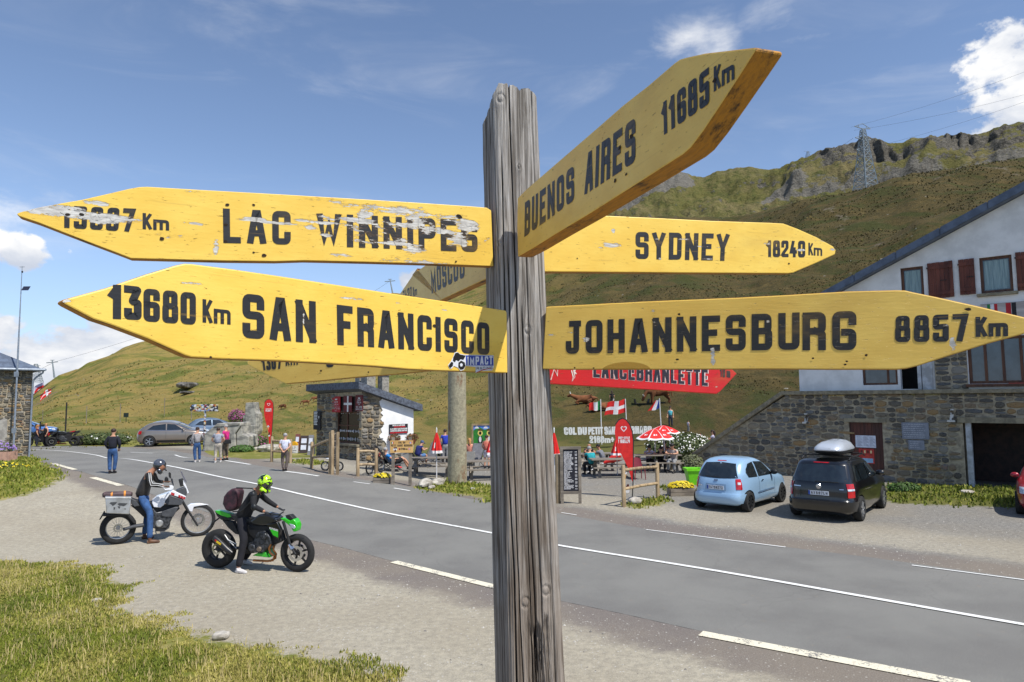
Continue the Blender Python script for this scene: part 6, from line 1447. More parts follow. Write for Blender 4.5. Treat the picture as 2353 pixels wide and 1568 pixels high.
def tube_part(b, name, m, Z, pts, r, ys, n=8):
    k = MB()
    for y in (ys if isinstance(ys[0], (tuple, list)) else [ys]):
        P = []
        for p, yy in zip(pts, y if len(y) > 1 else [y[0]]*len(pts)): u = b.uv(Z(*p), yy); P.append((u[0], yy, u[1]))
        k.tube(P, r, n)
    return k.build(name, m, b.t, smooth=True)
def bike(name, label, Z, rear, front):
    A, B = G(Z(*rear)), G(Z(*front)); b = Plane(A, math.atan2(B.y-A.y, B.x-A.x)); b.t = thing(name, label, 'motorcycle', A, b.a); b.wb = (B-A).length; return b
# --- green naked bike
gb = bike('motorcycle', 'green and black naked motorcycle with gold exhaust headers', ZW, (265, 1392), (1385, 1450)); k_ = gb.wb/1.445
c0, c1 = gb.uv(ZW(258, 1148)), gb.uv(ZW(1362, 1205)); mwheel(gb.t, (0, .315*k_), .315*k_, .19, False, .11); mwheel(gb.t, (gb.wb, .30*k_), .30*k_, .13, False, .155)
poly_part(gb, 'tail_fairing', GREEN, ZW, [(205, 582), (300, 585), (430, 632), (470, 668), (400, 682), (300, 655), (235, 620)], -.07, .07); poly_part(gb, 'tail_under', BLKP, ZW, [(205, 585), (240, 625), (395, 682), (460, 670), (480, 720), (300, 715), (238, 660)], -.06, .06)
poly_part(gb, 'seat', BLKP, ZW, [(420, 640), (520, 650), (700, 700), (860, 650), (880, 700), (700, 760), (500, 740)], -.11, .11); poly_part(gb, 'subframe', BLKP, ZW, [(310, 715), (470, 740), (560, 930), (500, 915), (400, 830)], -.05, .05)
poly_part(gb, 'fuel_tank', cpaint('tank_black', rgb(28, 30, 34), metal=0), ZW, [(760, 690), (830, 640), (920, 625), (1020, 650), (1085, 690), (1090, 740), (1020, 790), (880, 800), (740, 790), (700, 740)], -.14, .14, bevel=.05, seg=3)
sh = poly_part(gb, 'side_shroud', BLKPT, ZW, [(950, 780), (1100, 750), (1150, 850), (1120, 1000), (1050, 960), (980, 850)], -.18, -.10); poly_part(gb, 'green_panel', GREEN, ZW, [(995, 845), (1110, 880), (1108, 965), (1040, 930)], -.19, -.178, bevel=0)
k = MB(); text(k, 'KAWASAKI', [gb.uv(ZW(*p), -.19) for p in ((990, 815), (1110, 850), (1110, 880), (990, 845))], t=.24, y=-.187, step=.0005, low=True); k.build('lettering', WHT, sh, fix=False)
poly_part(gb, 'headlight_cowl', GREEN, ZW, [(1140, 690), (1210, 690), (1280, 730), (1330, 700), (1365, 745), (1385, 800), (1370, 880), (1330, 885), (1290, 810), (1240, 770), (1170, 720)], -.09, .09); poly_part(gb, 'headlight', LAMPW, ZW, [(1265, 765), (1330, 780), (1365, 815), (1340, 850), (1300, 830)], -.098, -.06); poly_part(gb, 'screen', BLKP, ZW, [(1210, 650), (1280, 640), (1335, 700), (1300, 720), (1230, 690)], -.07, .07)
poly_part(gb, 'engine', ENG, ZW, [(690, 1040), (760, 1020), (800, 900), (920, 870), (1000, 960), (1010, 1060), (960, 1120), (900, 1180), (720, 1190), (670, 1120)], -.17, .17, bevel=.02); poly_part(gb, 'frame', BLKP, ZW, [(750, 800), (1000, 800), (1120, 880), (1160, 1020), (1080, 1060), (980, 1000), (850, 1060), (700, 920), (600, 930), (620, 780)], -.10, .10)
poly_part(gb, 'airbox', BLKP, ZW, [(520, 725), (1000, 790), (1130, 900), (1110, 1050), (760, 1190), (640, 1200), (570, 1060)], -.085, .085)
for c, r in (((845, 1130), .05), ((740, 1110), .075), ((915, 940), .07)): u = gb.uv(ZW(*c), -.18); k = MB(); k.lathe([(0, -.03), (r*.8, -.03), (r, -.012), (r, .02)], 18, (u[0], -.18, u[1]), 'y'); k.build('engine_cover', ENG if r > .06 else mat('bronze_cover', rgb(140, 128, 116), metal=.6, rough=.35), gb.t, smooth=True)
poly_part(gb, 'belly_pan', GREEN, ZW, [(900, 1135), (990, 1255), (740, 1225), (820, 1185), (885, 1195)], -.14, .14)
tube_part(gb, 'exhaust_header', BRONZE, ZW, [(1010, 1060), (985, 1120), (1000, 1180), (1060, 1230), (1040, 1290), (960, 1300), (760, 1290)], .022, [(-.15,), (-.05,), (.06,)]); tube_part(gb, 'exhaust_header', BRONZE, ZW, [(1060, 1080), (1045, 1140), (1085, 1200), (1075, 1260), (1000, 1300)], .022, [(-.10,), (.01,)])
tube_part(gb, 'silencer', mat('carbon', rgb(40, 40, 42), rgb(26, 26, 28), rough=.35), ZW, [(205, 965), (260, 1010), (400, 1150), (460, 1190)], [.06, .066, .066, .04], (-.22,), 10); poly_part(gb, 'exhaust_label', mat('label_yellow', rgb(220, 190, 30)), ZW, [(235, 1010), (302, 1052), (290, 1078), (228, 1035)], -.295, -.288, bevel=0); poly_part(gb, 'exhaust_label', REDS, ZW, [(212, 992), (238, 1004), (232, 1030), (208, 1015)], -.295, -.288, bevel=0)
tube_part(gb, 'swingarm', STEEL, ZW, [(262, 1148), (420, 1120), (660, 1110)], .032, [(-.11,), (.11,)]); tube_part(gb, 'fork', BLKP, ZW, [(1185, 730), (1260, 990), (1300, 1110), (1362, 1205)], [.03, .027, .022, .02], [(-.10,), (.10,)]); tube_part(gb, 'fork_tube', CHR, ZW, [(1272, 1065), (1310, 1135)], .032, (-.10,)); poly_part(gb, 'front_mudguard', BLKPT, ZW, [(1285, 965), (1380, 948), (1500, 980), (1420, 1000), (1340, 1020), (1300, 1060), (1270, 1010)], -.06, .06)
tube_part(gb, 'handlebar', BLKP, ZW, [(1000, 640), (1130, 640), (1190, 600)], .014, ((-.36, -.05, .36),)); tube_part(gb, 'number_plate_arm', BLKP, ZW, [(270, 690), (180, 760), (160, 820)], .016, (0,)); tube_part(gb, 'silver_brace', ALU, ZW, [(350, 925), (400, 1000), (520, 1060)], .012, (-.16,)); tube_part(gb, 'silver_brace', ALU, ZW, [(420, 1020), (520, 1120)], .012, (-.16,))
# --- white touring enduro
wb_ = bike('motorcycle', 'white and grey touring motorcycle with metal side cases', ZB, (400, 1005), (1155, 930)); k_ = wb_.wb/1.50
mwheel(wb_.t, (0, .33*k_), .33*k_, .15, True, .10, ALU, 32); mwheel(wb_.t, (wb_.wb, .345*k_), .345*k_, .10, True, .15, ALU, 32)
wz0 = lambda *a, **k: poly_part(wb_, *a, **k)
wz0('tank_panel', WHP, ZV, [(1385, 690), (1470, 620), (1700, 540), (1760, 500), (1990, 610), (1975, 655), (1700, 580), (1620, 690), (1600, 760), (1530, 815), (1410, 805), (1380, 730)], -.15, .15); tp = wz0('side_fairing', GREYP, ZV, [(1710, 590), (1955, 680), (1900, 770), (1660, 765), (1610, 730), (1640, 680)], -.17, .17); wz0('nose_fairing', GREYP, ZV, [(1820, 500), (1970, 445), (2005, 480), (2000, 590), (1960, 640), (1800, 560)], -.10, .10)
k = MB()
for a, b in ((1725, 1788), (1858, 1895), (1900, 1940), (1945, 1980)):
    zt = lambda x: 535+(x-1725)*.35; P = [wb_.uv(ZV(*p), -.151) for p in ((a, zt(a)), (b, zt(b)), (b-10, zt(b)+42), (a-10, zt(a)+42))]; k.add([(q[0], -.1525, q[1]) for q in P], [(0, 1, 2, 3)])
k.build('red_blocks', REDS, tp, fix=False); wz0('screen', mat('smoke_screen', rgb(110, 110, 125), rough=.1, alpha=.55), ZV, [(1888, 165), (1915, 165), (2008, 360), (1998, 370), (1960, 330)], -.12, .12, bevel=0); wz0('headlight', BLKP, ZV, [(1860, 320), (1940, 295), (1950, 420), (1890, 440)], -.10, .10); wz0('headlight_trim', WHP, ZV, [(1930, 300), (1960, 340), (2045, 545), (2015, 570), (1985, 470), (1935, 400)], -.1, .1)
wz0('seat', BLKP, ZV, [(1000, 640), (1100, 680), (1300, 730), (1400, 700), (1420, 780), (1250, 830), (1110, 800), (990, 700)], -.13, .13); wz0('side_panel', GREYP, ZV, [(1000, 640), (1090, 690), (1165, 780), (1060, 800), (1005, 740)], -.15, .15); wz0('front_mudguard', WHP, ZV, [(2010, 790), (2080, 745), (2240, 735), (2400, 760), (2240, 780), (2130, 800), (2105, 890), (2050, 880)], -.06, .06)
wz0('engine', ENG, ZV, [(1460, 900), (1600, 870), (1760, 960), (1700, 1100), (1640, 1180), (1480, 1200), (1300, 1160), (1280, 1000), (1400, 820)], -.15, .15, bevel=.02); wz0('frame', BLKP, ZV, [(1000, 780), (1400, 800), (1860, 790), (1880, 830), (1700, 1000), (1500, 860), (1250, 1000), (1100, 860)], -.08, .08); wz0('airbox', BLKP, ZV, [(1380, 760), (1880, 760), (1820, 860), (1740, 1000), (1440, 1180), (1280, 1060), (1250, 900)], -.07, .07); wz0('crash_guard', GREYP, ZV, [(1560, 880), (1800, 800), (1860, 800), (1760, 980), (1620, 980), (1540, 960)], -.18, -.14); wz0('skid_plate', GREYP, ZV, [(1440, 1190), (1620, 1190), (1710, 1090), (1690, 1180), (1600, 1240), (1440, 1240)], -.10, .10)
u = wb_.uv(ZV(1510, 1095), -.16); k = MB(); k.lathe([(0, -.05), (.06, -.05), (.085, -.02), (.085, .02)], 20, (u[0], -.16, u[1]), 'y'); k.build('engine_cover', ALU, wb_.t, smooth=True)
tube_part(wb_, 'swingarm', GREYP, ZV, [(860, 1205), (1050, 1150), (1240, 1120)], [.035, .042, .05], [(-.12,), (.12,)]); tube_part(wb_, 'fork', BLKP, ZV, [(1850, 560), (2000, 830), (2100, 980), (2200, 1140)], [.03, .03, .024, .022], [(-.10,), (.10,)]); tube_part(wb_, 'handlebar', BLKP, ZV, [(1650, 440), (1760, 410), (1740, 300)], .014, ((-.40, -.1, .40),)); wz0('hand_guard', WHP, ZV, [(1580, 450), (1620, 480), (1700, 455), (1690, 415), (1760, 420), (1770, 470), (1720, 505), (1610, 500)], -.44, -.36); wz0('hand_guard', BLKP, ZV, [(1610, 280), (1640, 255), (1675, 290), (1680, 370), (1600, 350)], .36, .44)
tube_part(wb_, 'mirror_stem', BLKP, ZV, [(1740, 380), (1715, 260)], .008, (-.3,)); wz0('mirror', BLKP, ZV, [(1675, 190), (1695, 172), (1722, 200), (1722, 270), (1700, 290), (1678, 250)], -.32, -.30); wz0('subframe', BLKP, ZV, [(500, 930), (970, 930), (1100, 1080), (1060, 1110), (940, 970), (500, 970)], -.14, .14); wz0('plate_holder', BLKP, ZV, [(520, 880), (540, 900), (455, 1030), (430, 1035)], -.08, .08)
for y0, y1 in ((-.42, -.17), (.17, .42)):
    cs = poly_part(wb_, 'side_case', ALU, ZV, [(545, 660), (1005, 650), (975, 935), (560, 915)], y0, y1, off=-.42 if y0 < 0 else None, bevel=.02)
    k = MB(); q = wb_.uvs(ZV, [(535, 625), (1010, 625), (1008, 668), (540, 668)], y0); k.prism(q, y0-.004, y1+.004); k.build('lid', ALU, cs, bevel=.01)
    if y0 < 0:
        k = MB(); fm = [[(615, 735), (640, 715), (755, 710), (735, 745), (700, 770), (675, 785), (655, 760)], [(690, 800), (725, 810), (712, 845), (692, 855)], [(760, 745), (800, 728), (945, 735), (900, 775), (870, 790), (830, 780), (790, 780)], [(760, 785), (815, 790), (795, 838), (778, 820)], [(880, 828), (915, 828), (910, 845), (885, 842)]]
        for P in fm: Q = wb_.uvs(ZV, P, y0); k.add([(a, y0-.0015, b) for a, b in Q], [tuple(range(len(Q)))])
        k.build('world_map', mat('map_grey', rgb(62, 64, 66)), cs, fix=False)
rl = thing('luggage_roll', 'dark rolled bag strapped on the rear of the white motorcycle', 'bag', wb_.P, wb_.a); k = MB(); a, b = wb_.uv(ZV(500, 585)), wb_.uv(ZV(1020, 570)); k.tube([(a[0], -.02, a[1]), (a[0]+.06, 0, a[1]), (b[0]-.06, 0, b[1]), (b[0], -.02, b[1])], [.05, .075, .075, .05], 12); k.build('roll', mat('bag_maroon', rgb(86, 66, 68), rgb(62, 48, 52), bump=.4), rl, smooth=True)
k = MB()
for x in (.3, .75): k.lathe([(.08, -.02), (.08, .02), (.077, .02), (.077, -.02)], 14, (a[0]+(b[0]-a[0])*x, 0, (a[1]+b[1])/2), 'x', close=True)
k.build('strap', mat('strap_orange', rgb(220, 140, 50)), rl)
# distant parked motorcycles reuse the naked bike in dark colours
def far_bike(Z, p, rz, label, m): o = recolor(clone(gb.t, G(Z(*p)), rz, label), GREEN, m); return o
far_bike(ZO, (900, 812), math.pi, 'black motorcycle behind the two people beyond the stone house', BLKPT); far_bike(ZO, (1290, 802), math.pi+.25, 'red and black motorcycle parked by the verge, nearer the stone house of the pair', REDS); far_bike(ZO, (1375, 798), math.pi+.5, 'black motorcycle with a grey case parked on the right of the pair by the verge', STEEL)
# ------------------------------------------------ people and cows (skin-modifier bodies)
SKIN = mat('skin', rgb(206, 158, 128), rgb(186, 136, 108), rough=.6); SKIN2 = mat('skin_tanned', rgb(176, 122, 92), rgb(152, 104, 78), rough=.6)
def cloth(name, r, g, b): return mat('cloth_'+name, rgb(r, g, b), rgb(int(r*.8), int(g*.8), int(b*.8)), sc=7, rough=.9, bump=.35, bsc=14)
HBR = mat('hair_brown', rgb(62, 44, 34), rgb(44, 32, 26), sc=30); HBK = mat('hair_black', rgb(26, 22, 22), rgb(18, 16, 16), sc=30); HGR = mat('hair_grey', rgb(170, 168, 166), rgb(140, 138, 136), sc=30); HBL = mat('hair_blond', rgb(190, 140, 84), rgb(160, 110, 64), sc=30)
LEATH = mat('leather_brown', rgb(104, 70, 46), rgb(80, 54, 38), rough=.6); SHOEW = mat('shoe_white', rgb(214, 210, 206), rgb(190, 186, 184)); SHOEB = mat('shoe_black', rgb(30, 28, 30)); DENIM = cloth('denim', 56, 92, 142)
def skin_obj(name, N, E, m, parent, root, sub=1):
    me = bpy.data.meshes.new(name); ks = list(N); ix = {k: i for i, k in enumerate(ks)}
    me.from_pydata([tuple(N[k][0]) for k in ks], [(ix[a], ix[b]) for a, b in E], []); me.materials.append(m)
    o = bpy.data.objects.new(name, me); C.objects.link(o); o.parent = parent
    md = o.modifiers.new('Skin', 'SKIN'); md.use_smooth_shade = True; md.branch_smoothing = .4
    L = me.skin_vertices[0].data
    for k in ks: r = N[k][1]*1.12; L[ix[k]].radius = (r, r); L[ix[k]].use_root = (k == root)
    s_ = o.modifiers.new('Sub', 'SUBSURF'); s_.levels = s_.render_levels = sub
    return o
def hand_mesh():
    k = MB(); k.ball((.045, 0, 0), (.05, .016, .042), 8, 6)
    for i, (z, l) in enumerate(((.032, .070), (.011, .078), (-.010, .072), (-.030, .055))): k.tube([(.08, 0, z), (.08+l*.5, .008, z*1.05), (.08+l*.9, .03, z*1.05)], [.0095, .009, .006], 5)
    k.tube([(.02, 0, .035), (.055, .01, .062), (.085, .02, .068)], [.012, .011, .008], 5); return k.mesh('hand', True)
HAND = hand_mesh()
BASEJ = dict(pel=(0, 0, .96), wai=(0, .0, 1.10), che=(0, .01, 1.28), nek=(0, .0, 1.44), hed=(0, .025, 1.60), shL=(.17, 0, 1.40), shR=(-.17, 0, 1.40), elL=(.235, -.02, 1.14), elR=(-.235, -.02, 1.14), wrL=(.24, .08, .90), wrR=(-.24, .08, .90),
             hiL=(.095, 0, .90), hiR=(-.095, 0, .90), knL=(.105, .03, .50), knR=(-.105, .03, .50), anL=(.11, -.02, .085), anR=(-.11, -.02, .085))
SITJ = dict(pel=(0, 0, .50), wai=(0, .02, .64), che=(0, .05, .84), nek=(0, .06, 1.0), hed=(0, .09, 1.15), shL=(.17, .05, .95), shR=(-.17, .05, .95), elL=(.24, .16, .74), elR=(-.24, .16, .74), wrL=(.13, .38, .78), wrR=(-.13, .38, .78),
            hiL=(.095, .02, .49), hiR=(-.095, .02, .49), knL=(.13, .44, .50), knR=(-.13, .44, .50), anL=(.13, .42, .08), anR=(-.13, .42, .08))
def human(t, J, top, bottom, shoes=SHOEB, hair=(HBR, 'short'), sleeve='short', legs='long', sk=SKIN, fwd=(0, 1, 0), fat=1.0, hands=True, look=None, toe=None, hood=None):
    """J joints in the thing's own frame; fwd = where the feet point, look = where the face points"""
    V = {k: Vector(v) for k, v in J.items()}; fw = Vector(fwd).normalized(); lk = Vector(look or fwd).normalized()
    hd = V['hed']; up = (hd-V['nek']).normalized(); f = fat
    N = dict(pel=(V['pel'], .08*f), wai=(V['wai'], .085*f), che=(V['che'], .115*f), nek=(V['nek'], .06), ne2=(V['nek'].lerp(hd, .45), .052), hed=(hd, .086), cro=(hd+up*.075, .078))
    E = [('pel', 'wai'), ('wai', 'che'), ('che', 'nek'), ('nek', 'ne2'), ('ne2', 'hed'), ('hed', 'cro')]
    for s in 'LR':
        N['sh'+s] = (V['sh'+s], .058); N['el'+s] = (V['el'+s], .042); N['wr'+s] = (V['wr'+s], .028); N['hi'+s] = (V['hi'+s].lerp(V['kn'+s], .22), .06*f); N['kn'+s] = (V['kn'+s], .058); N['an'+s] = (V['an'+s], .04)
        E += [('che', 'sh'+s), ('sh'+s, 'el'+s), ('el'+s, 'wr'+s), ('pel', 'hi'+s), ('hi'+s, 'kn'+s), ('kn'+s, 'an'+s)]
    skin_obj('body', N, E, sk, t, 'pel')
    g = .016; T_ = {k: (N[k][0], N[k][1]+g) for k in ('pel', 'wai', 'che')}; T_['pel'] = (V['pel'].lerp(V['wai'], -.35), .165*f); T_['wai'] = (V['wai'], .140*f); T_['nek'] = (V['nek'].lerp(V['che'], .12), .062); TE = [('pel', 'wai'), ('wai', 'che'), ('che', 'nek')]
    for s in 'LR':
        T_['sh'+s] = (V['sh'+s], .068); TE.append(('che', 'sh'+s))
        if sleeve == 'short': T_['el'+s] = (V['sh'+s].lerp(V['el'+s], .62), .060); TE.append(('sh'+s, 'el'+s))
        elif sleeve == 'long': T_['el'+s] = (V['el'+s], .054); T_['wr'+s] = (V['el'+s].lerp(V['wr'+s], .93), .040); TE += [('sh'+s, 'el'+s), ('el'+s, 'wr'+s)]
    skin_obj('jacket' if sleeve == 'long' else 'shirt', T_, TE, top, t, 'che')
    B = dict(pel=(V['pel'], .145*f), top=(V['pel'].lerp(V['wai'], .7), .125*f)); BE = [('pel', 'top')]
    for s in 'LR':
        B['hi'+s] = (V['hi'+s].lerp(V['kn'+s], .28), .092*f); BE.append(('pel', 'hi'+s)); k_ = {'long': 1, 'capri': .8, 'short': .0}.get(legs, 1)
        if legs == 'short': B['kn'+s] = (V['hi'+s].lerp(V['kn'+s], .9), .088); BE.append(('hi'+s, 'kn'+s))
        else: B['kn'+s] = (V['kn'+s], .074); B['an'+s] = (V['kn'+s].lerp(V['an'+s], k_*.97), .060); BE += [('hi'+s, 'kn'+s), ('kn'+s, 'an'+s)]
    skin_obj('trousers' if legs != 'short' else 'shorts', B, BE, bottom, t, 'pel')
    tf = Vector(toe).normalized() if toe else fw; sd = Vector((0, 0, 1)).cross(tf).normalized()
    for s in 'LR':
        a = V['an'+s]; k = MB(); k.tube([a+Vector((0, 0, .02)), a+tf*.01+Vector((0, 0, -.03)), a+tf*.09+Vector((0, 0, -.045)), a+tf*.19+Vector((0, 0, -.055)), a+tf*.215+Vector((0, 0, -.058))], [.045, .050, .046, .036, .015], 8)
        for i in range(len(k.v)):
            if k.v[i][2] < a.z-.080: k.v[i] = (k.v[i][0], k.v[i][1], a.z-.080)
        k.tube([a-tf*.055+Vector((0, 0, -.05)), a+tf*.02+Vector((0, 0, -.055))], [.03, .046], 8); k.build('shoe', shoes, t, smooth=True)
    if hands:
        for s in 'LR':
            d = (V['wr'+s]-V['el'+s]).normalized(); o = bpy.data.objects.new('hand', HAND); C.objects.link(o); o.parent = t; o.location = V['wr'+s]; o.rotation_euler = d.to_track_quat('X', 'Y').to_euler()
            if not HAND.materials: HAND.materials.append(sk)
            o.material_slots[0].link = 'OBJECT'; o.material_slots[0].material = LEATH if hair[1] == 'helmet2' else (BLKP if hair[1] == 'helmet' else sk)
    R = Matrix((up.cross(lk).normalized(), lk, up)).transposed() if abs(up.dot(lk)) < .95 else Matrix.Identity(3); lk = (lk-up*lk.dot(up)).normalized(); R = Matrix((lk.cross(up), lk, up)).transposed(); P = lambda x, y, z: hd+R @ Vector((x, y, z))
    hm, hs = hair
    if hs in ('helmet', 'helmet2'):
        k = MB(); k.ball(P(0, .01, .035), (.135, .155, .145), 20, 14, 0, R); k.tube([P(-.115, .09, -.05), P(-.07, .165, -.075), P(.07, .165, -.075), P(.115, .09, -.05)], [.045, .05, .05, .045], 10); hl = k.build('helmet', hm, t, smooth='all')
        k = MB(); k.sheet(lambda u, v: P(.139*math.sin((u-.5)*2.2), .012+.162*math.cos((u-.5)*2.2)*(1-.10*(v-.5)**2), -.02+.11*v), 12, 5); k.build('visor', SKIN2 if hs == 'helmet2' else CGL, hl, smooth=True, fix=False)
        if hs == 'helmet2': k = MB(); k.box(P(0, .178, .045), (.1, .1, .03), M=R); k.build('goggles', BLKP, hl, bevel=.008); k = MB(); k.ball(P(0, .18, -.085), (.05, .05, .035), 8, 6, 0, R); k.build('chin_guard', WHT, hl, smooth=True)
        return
    k = MB()
    for x in (-.034, .034): k.ball(P(x, .080, .025), (.014, .010, .008), 6, 4, 1, R); k.box(P(x, .086, .045), (.03, .008, .006), 1, R)
    k.add([P(-.012, .082, .02), P(.012, .082, .02), P(0, .112, -.012), P(0, .084, .03), P(0, .084, -.02)], [(0, 2, 3), (3, 2, 1), (0, 4, 2), (4, 1, 2)], 0); k.box(P(0, .082, -.042), (.04, .01, .008), 2, R)
    for x in (-.088, .088): k.ball(P(x, .0, .01), (.012, .02, .03), 6, 5, 0, R)
    k.build('face', [sk, HBK, mat('lips', rgb(150, 84, 76))], t, smooth=True)
    if hs == 'bald': return
    k = MB(); k.ball(P(0, -.016, .050), (.094, .102, .088), 14, 10, 0, R)
    if hs == 'long': k.tube([P(0, -.07, .04), P(0, -.095, -.08), P(0, -.10, -.22)], [.08, .075, .04], 10); 
    if hs == 'bun': k.ball(P(0, -.12, .04), .05, 8, 6)
    if hs == 'cap': k.prism([(-.07, 0), (.07, 0), (.06, .09), (-.06, .09)], 0, .012, ax='xy'); n = 8; k.v[-n:] = [tuple(P(q[0], .07+q[1], .06+q[2])) for q in k.v[-n:]]
    k.build('cap' if hs == 'cap' else 'hair', hm, t, smooth=True)
def turn(J, s=1.0): return {k: tuple(x*s for x in v) for k, v in J.items()}
def person(label, p, deg, J=None, s=1.0, group=None, **kw):
    """p ground point; deg = compass of the facing direction in plan (0 = +y away from the camera, 90 = to the left)"""
    B = dict(BASEJ); B.update(J or {})
    t = thing('person', label, 'person', p, rad(deg), group, s); human(t, B, **kw); return t
def hgt(Z, top, foot, H=1.75):
    """scale so that the figure spans the traced height"""
    a, g = Z(*top), G(Z(*foot)); q = Plane(g, 0).hit(a); return (q.z-g.z)/H, g
WALKA = dict(knL=(.10, .16, .50), anL=(.10, .22, .09), knR=(-.10, -.02, .50), anR=(-.10, -.26, .12), elL=(.24, -.08, 1.15), wrL=(.22, .0, .92), wrR=(-.22, .16, .94))
s, g = hgt(ZA, (1275, 1035), (1275, 1552)); person('man in dark jacket and jeans walking away alone on the road', g, 8, dict(wrL=(.19, .10, .93), wrR=(-.19, .10, .93), elL=(.27, -.05, 1.15), elR=(-.27, -.05, 1.15), anL=(.07, .02, .085), anR=(-.06, -.05, .085)), s, top=cloth('navy_black', 26, 28, 40), bottom=DENIM, hair=(HBR, 'short'), sleeve='long', fat=1.12)
s, g = hgt(ZC, (345, 822), (340, 1370), 1.72); person('woman in a long pale grey cardigan and jeans beside the brown off-roader', g, 30, dict(elL=(.27, .04, 1.16), wrL=(.2, .22, 1.05), anL=(.13, .10, .085), knL=(.12, .08, .5), anR=(-.07, -.06, .085)), s, top=cloth('pale_grey', 158, 154, 154), bottom=DENIM, shoes=SHOEW, hair=(HBR, 'short'), sleeve='long', look=(.3, 1, -.5))
s, g = hgt(ZC, (658, 845), (665, 1375), 1.68); person('woman in grey top and beige cropped trousers seen from behind', g, 12, dict(elR=(-.30, .05, 1.12), wrR=(-.17, .10, 1.0), elL=(.30, .05, 1.12), wrL=(.17, .10, 1.0), knL=(.11, .1, .5), anL=(.13, .12, .085), anR=(-.08, -.1, .085)), s, top=cloth('blue_grey', 150, 154, 166), bottom=cloth('beige', 190, 180, 165), shoes=SHOEW, hair=(HBR, 'short'), legs='capri', fat=1.15)
s, g = hgt(ZC, (780, 788), (790, 1340), 1.70); pk = person('grey-haired woman in bright pink top with a black handbag', g, 75, dict(elL=(.22, .1, 1.14), wrL=(.12, .26, 1.16)), s, top=cloth('hot_pink', 214, 44, 132), bottom=cloth('khaki', 108, 96, 80), shoes=SHOEB, hair=(HGR, 'short'), legs='capri', fat=1.05)
hb = thing('handbag', 'black shoulder bag carried by the woman in pink', 'bag', g+Vector((.18, -.22, .80)), .2); k = MB(); k.prism([(-.16, 0), (.16, 0), (.13, .2), (-.13, .2)], -.06, .06); k.build('pouch', BLKP, hb, bevel=.02); k = MB(); k.tube([(-.12, 0, .19), (-.1, 0, .45), (.0, 0, .6), (.1, 0, .45), (.12, 0, .19)], .008, 5); k.build('strap', BLKP, hb)
s, g = hgt(ZC, (1728, 905), (1718, 1510), 1.76); person('man in white shirt with his hands clasped behind his back', g, 6, dict(elL=(.25, -.06, 1.13), elR=(-.25, -.06, 1.13), wrL=(.07, -.17, .95), wrR=(-.07, -.17, .95), anL=(.05, 0, .085), anR=(-.06, .0, .085)), s, top=cloth('shirt_white', 205, 208, 224), bottom=cloth('taupe_trouser', 110, 98, 92), hair=(HGR, 'short'), fat=1.1)
def checked():
    m, T, b = mk('cloth_checked'); oc = T.new('ShaderNodeTexCoord').outputs['Object']; ck = T.new('ShaderNodeTexChecker', ins={'Vector': oc, 'Scale': 16.0, 'Color1': rgb(215, 220, 232), 'Color2': rgb(60, 84, 150)}); T.l.new(ck.outputs[0], b.inputs['Base Color']); b.inputs['Roughness'].default_value = .9; return m
g = G(ZF(165, 1440)); person('man in blue and white checked shirt half hidden by the signpost', g+Vector((-.12, 0, 0)), 65, dict(elL=(.22, .0, 1.14)), 1.0, top=checked(), bottom=cloth('stone', 176, 164, 142), shoes=LEATH, hair=(HBR, 'short'), fat=1.1)
g = G(ZO(640, 815)); person('woman in dark red top standing by the parked motorcycles', g, -60, None, .95, top=cloth('maroon', 92, 34, 42), bottom=cloth('dark_jean', 44, 52, 70), hair=(HBL, 'long')); g = G(ZO(790, 815)); person('person in black sleeveless top behind the parked motorcycles', g, 150, dict(elL=(.28, .1, 1.2), wrL=(.1, .3, 1.25)), 1.0, top=cloth('black', 30, 28, 32), bottom=cloth('black', 30, 28, 32), hair=(HBL, 'short'), sleeve='none')
# riders: joints traced on the planes of their motorcycles
def traced(b, Z, J):
    R = {}
    for k, (px, py, off) in J.items(): u = b.uv(Z(px, py), off); R[k] = (u[0], off, u[1])
    return R
J = traced(gb, ZW, dict(pel=(610, 690, 0), wai=(640, 580, 0), che=(735, 420, 0), nek=(820, 290, 0), hed=(905, 185, 0), shR=(765, 330, -.19), shL=(840, 330, .19), elR=(760, 520, -.30), elL=(960, 440, .32), wrR=(930, 600, -.34), wrL=(1120, 540, .34), hiR=(590, 720, -.13), hiL=(620, 700, .12), knR=(630, 990, -.24), knL=(820, 960, .24), anR=(545, 1380, -.34), anL=(620, 1250, .32)))
J['anR'] = (J['anR'][0], -.34, .085); J['anL'] = (J['anL'][0], .34, .085)
hgm = mat('helmet_neon', rgb(178, 235, 30), rgb(22, 26, 22), sc=9, rough=.2, coat=.6, lo=.52, hi=.54)
rd1 = thing('person', 'motorcyclist in black gear and neon green helmet sitting on the green motorcycle', 'person', gb.P, gb.a); human(rd1, J, cloth('rider_black', 30, 30, 33), cloth('rider_trouser', 24, 24, 32), SHOEW, (hgm, 'helmet'), 'long', 'long', SKIN2, (1, -.15, 0), 1.05, look=(1, -.15, -.55))
for k1, k2, of in (('shR', 'elR', 0), ('elR', 'wrR', 0)): a, c = Vector(J[k1]), Vector(J[k1]).lerp(Vector(J[k2]), .3); k = MB(); k.ball(a.lerp(c, .4)+Vector((0, -.035, 0)), (.06, .045, .07), 10, 8); k.build('armor_pad', STEEL, rd1, smooth=True)
bp = thing('backpack', 'maroon backpack on the back of the rider in black', 'backpack', gb.P, gb.a); k = MB(); P = gb.uvs(ZW, [(490, 262), (560, 250), (600, 310), (580, 420), (545, 550), (480, 590), (410, 570), (366, 475), (382, 370), (430, 305)], 0); k.prism(P, -.13, .12); k.build('pack', mat('pack_maroon', rgb(74, 40, 50), rgb(44, 28, 36), sc=9, bump=.5), bp, bevel=.06, seg=4, smooth=True)
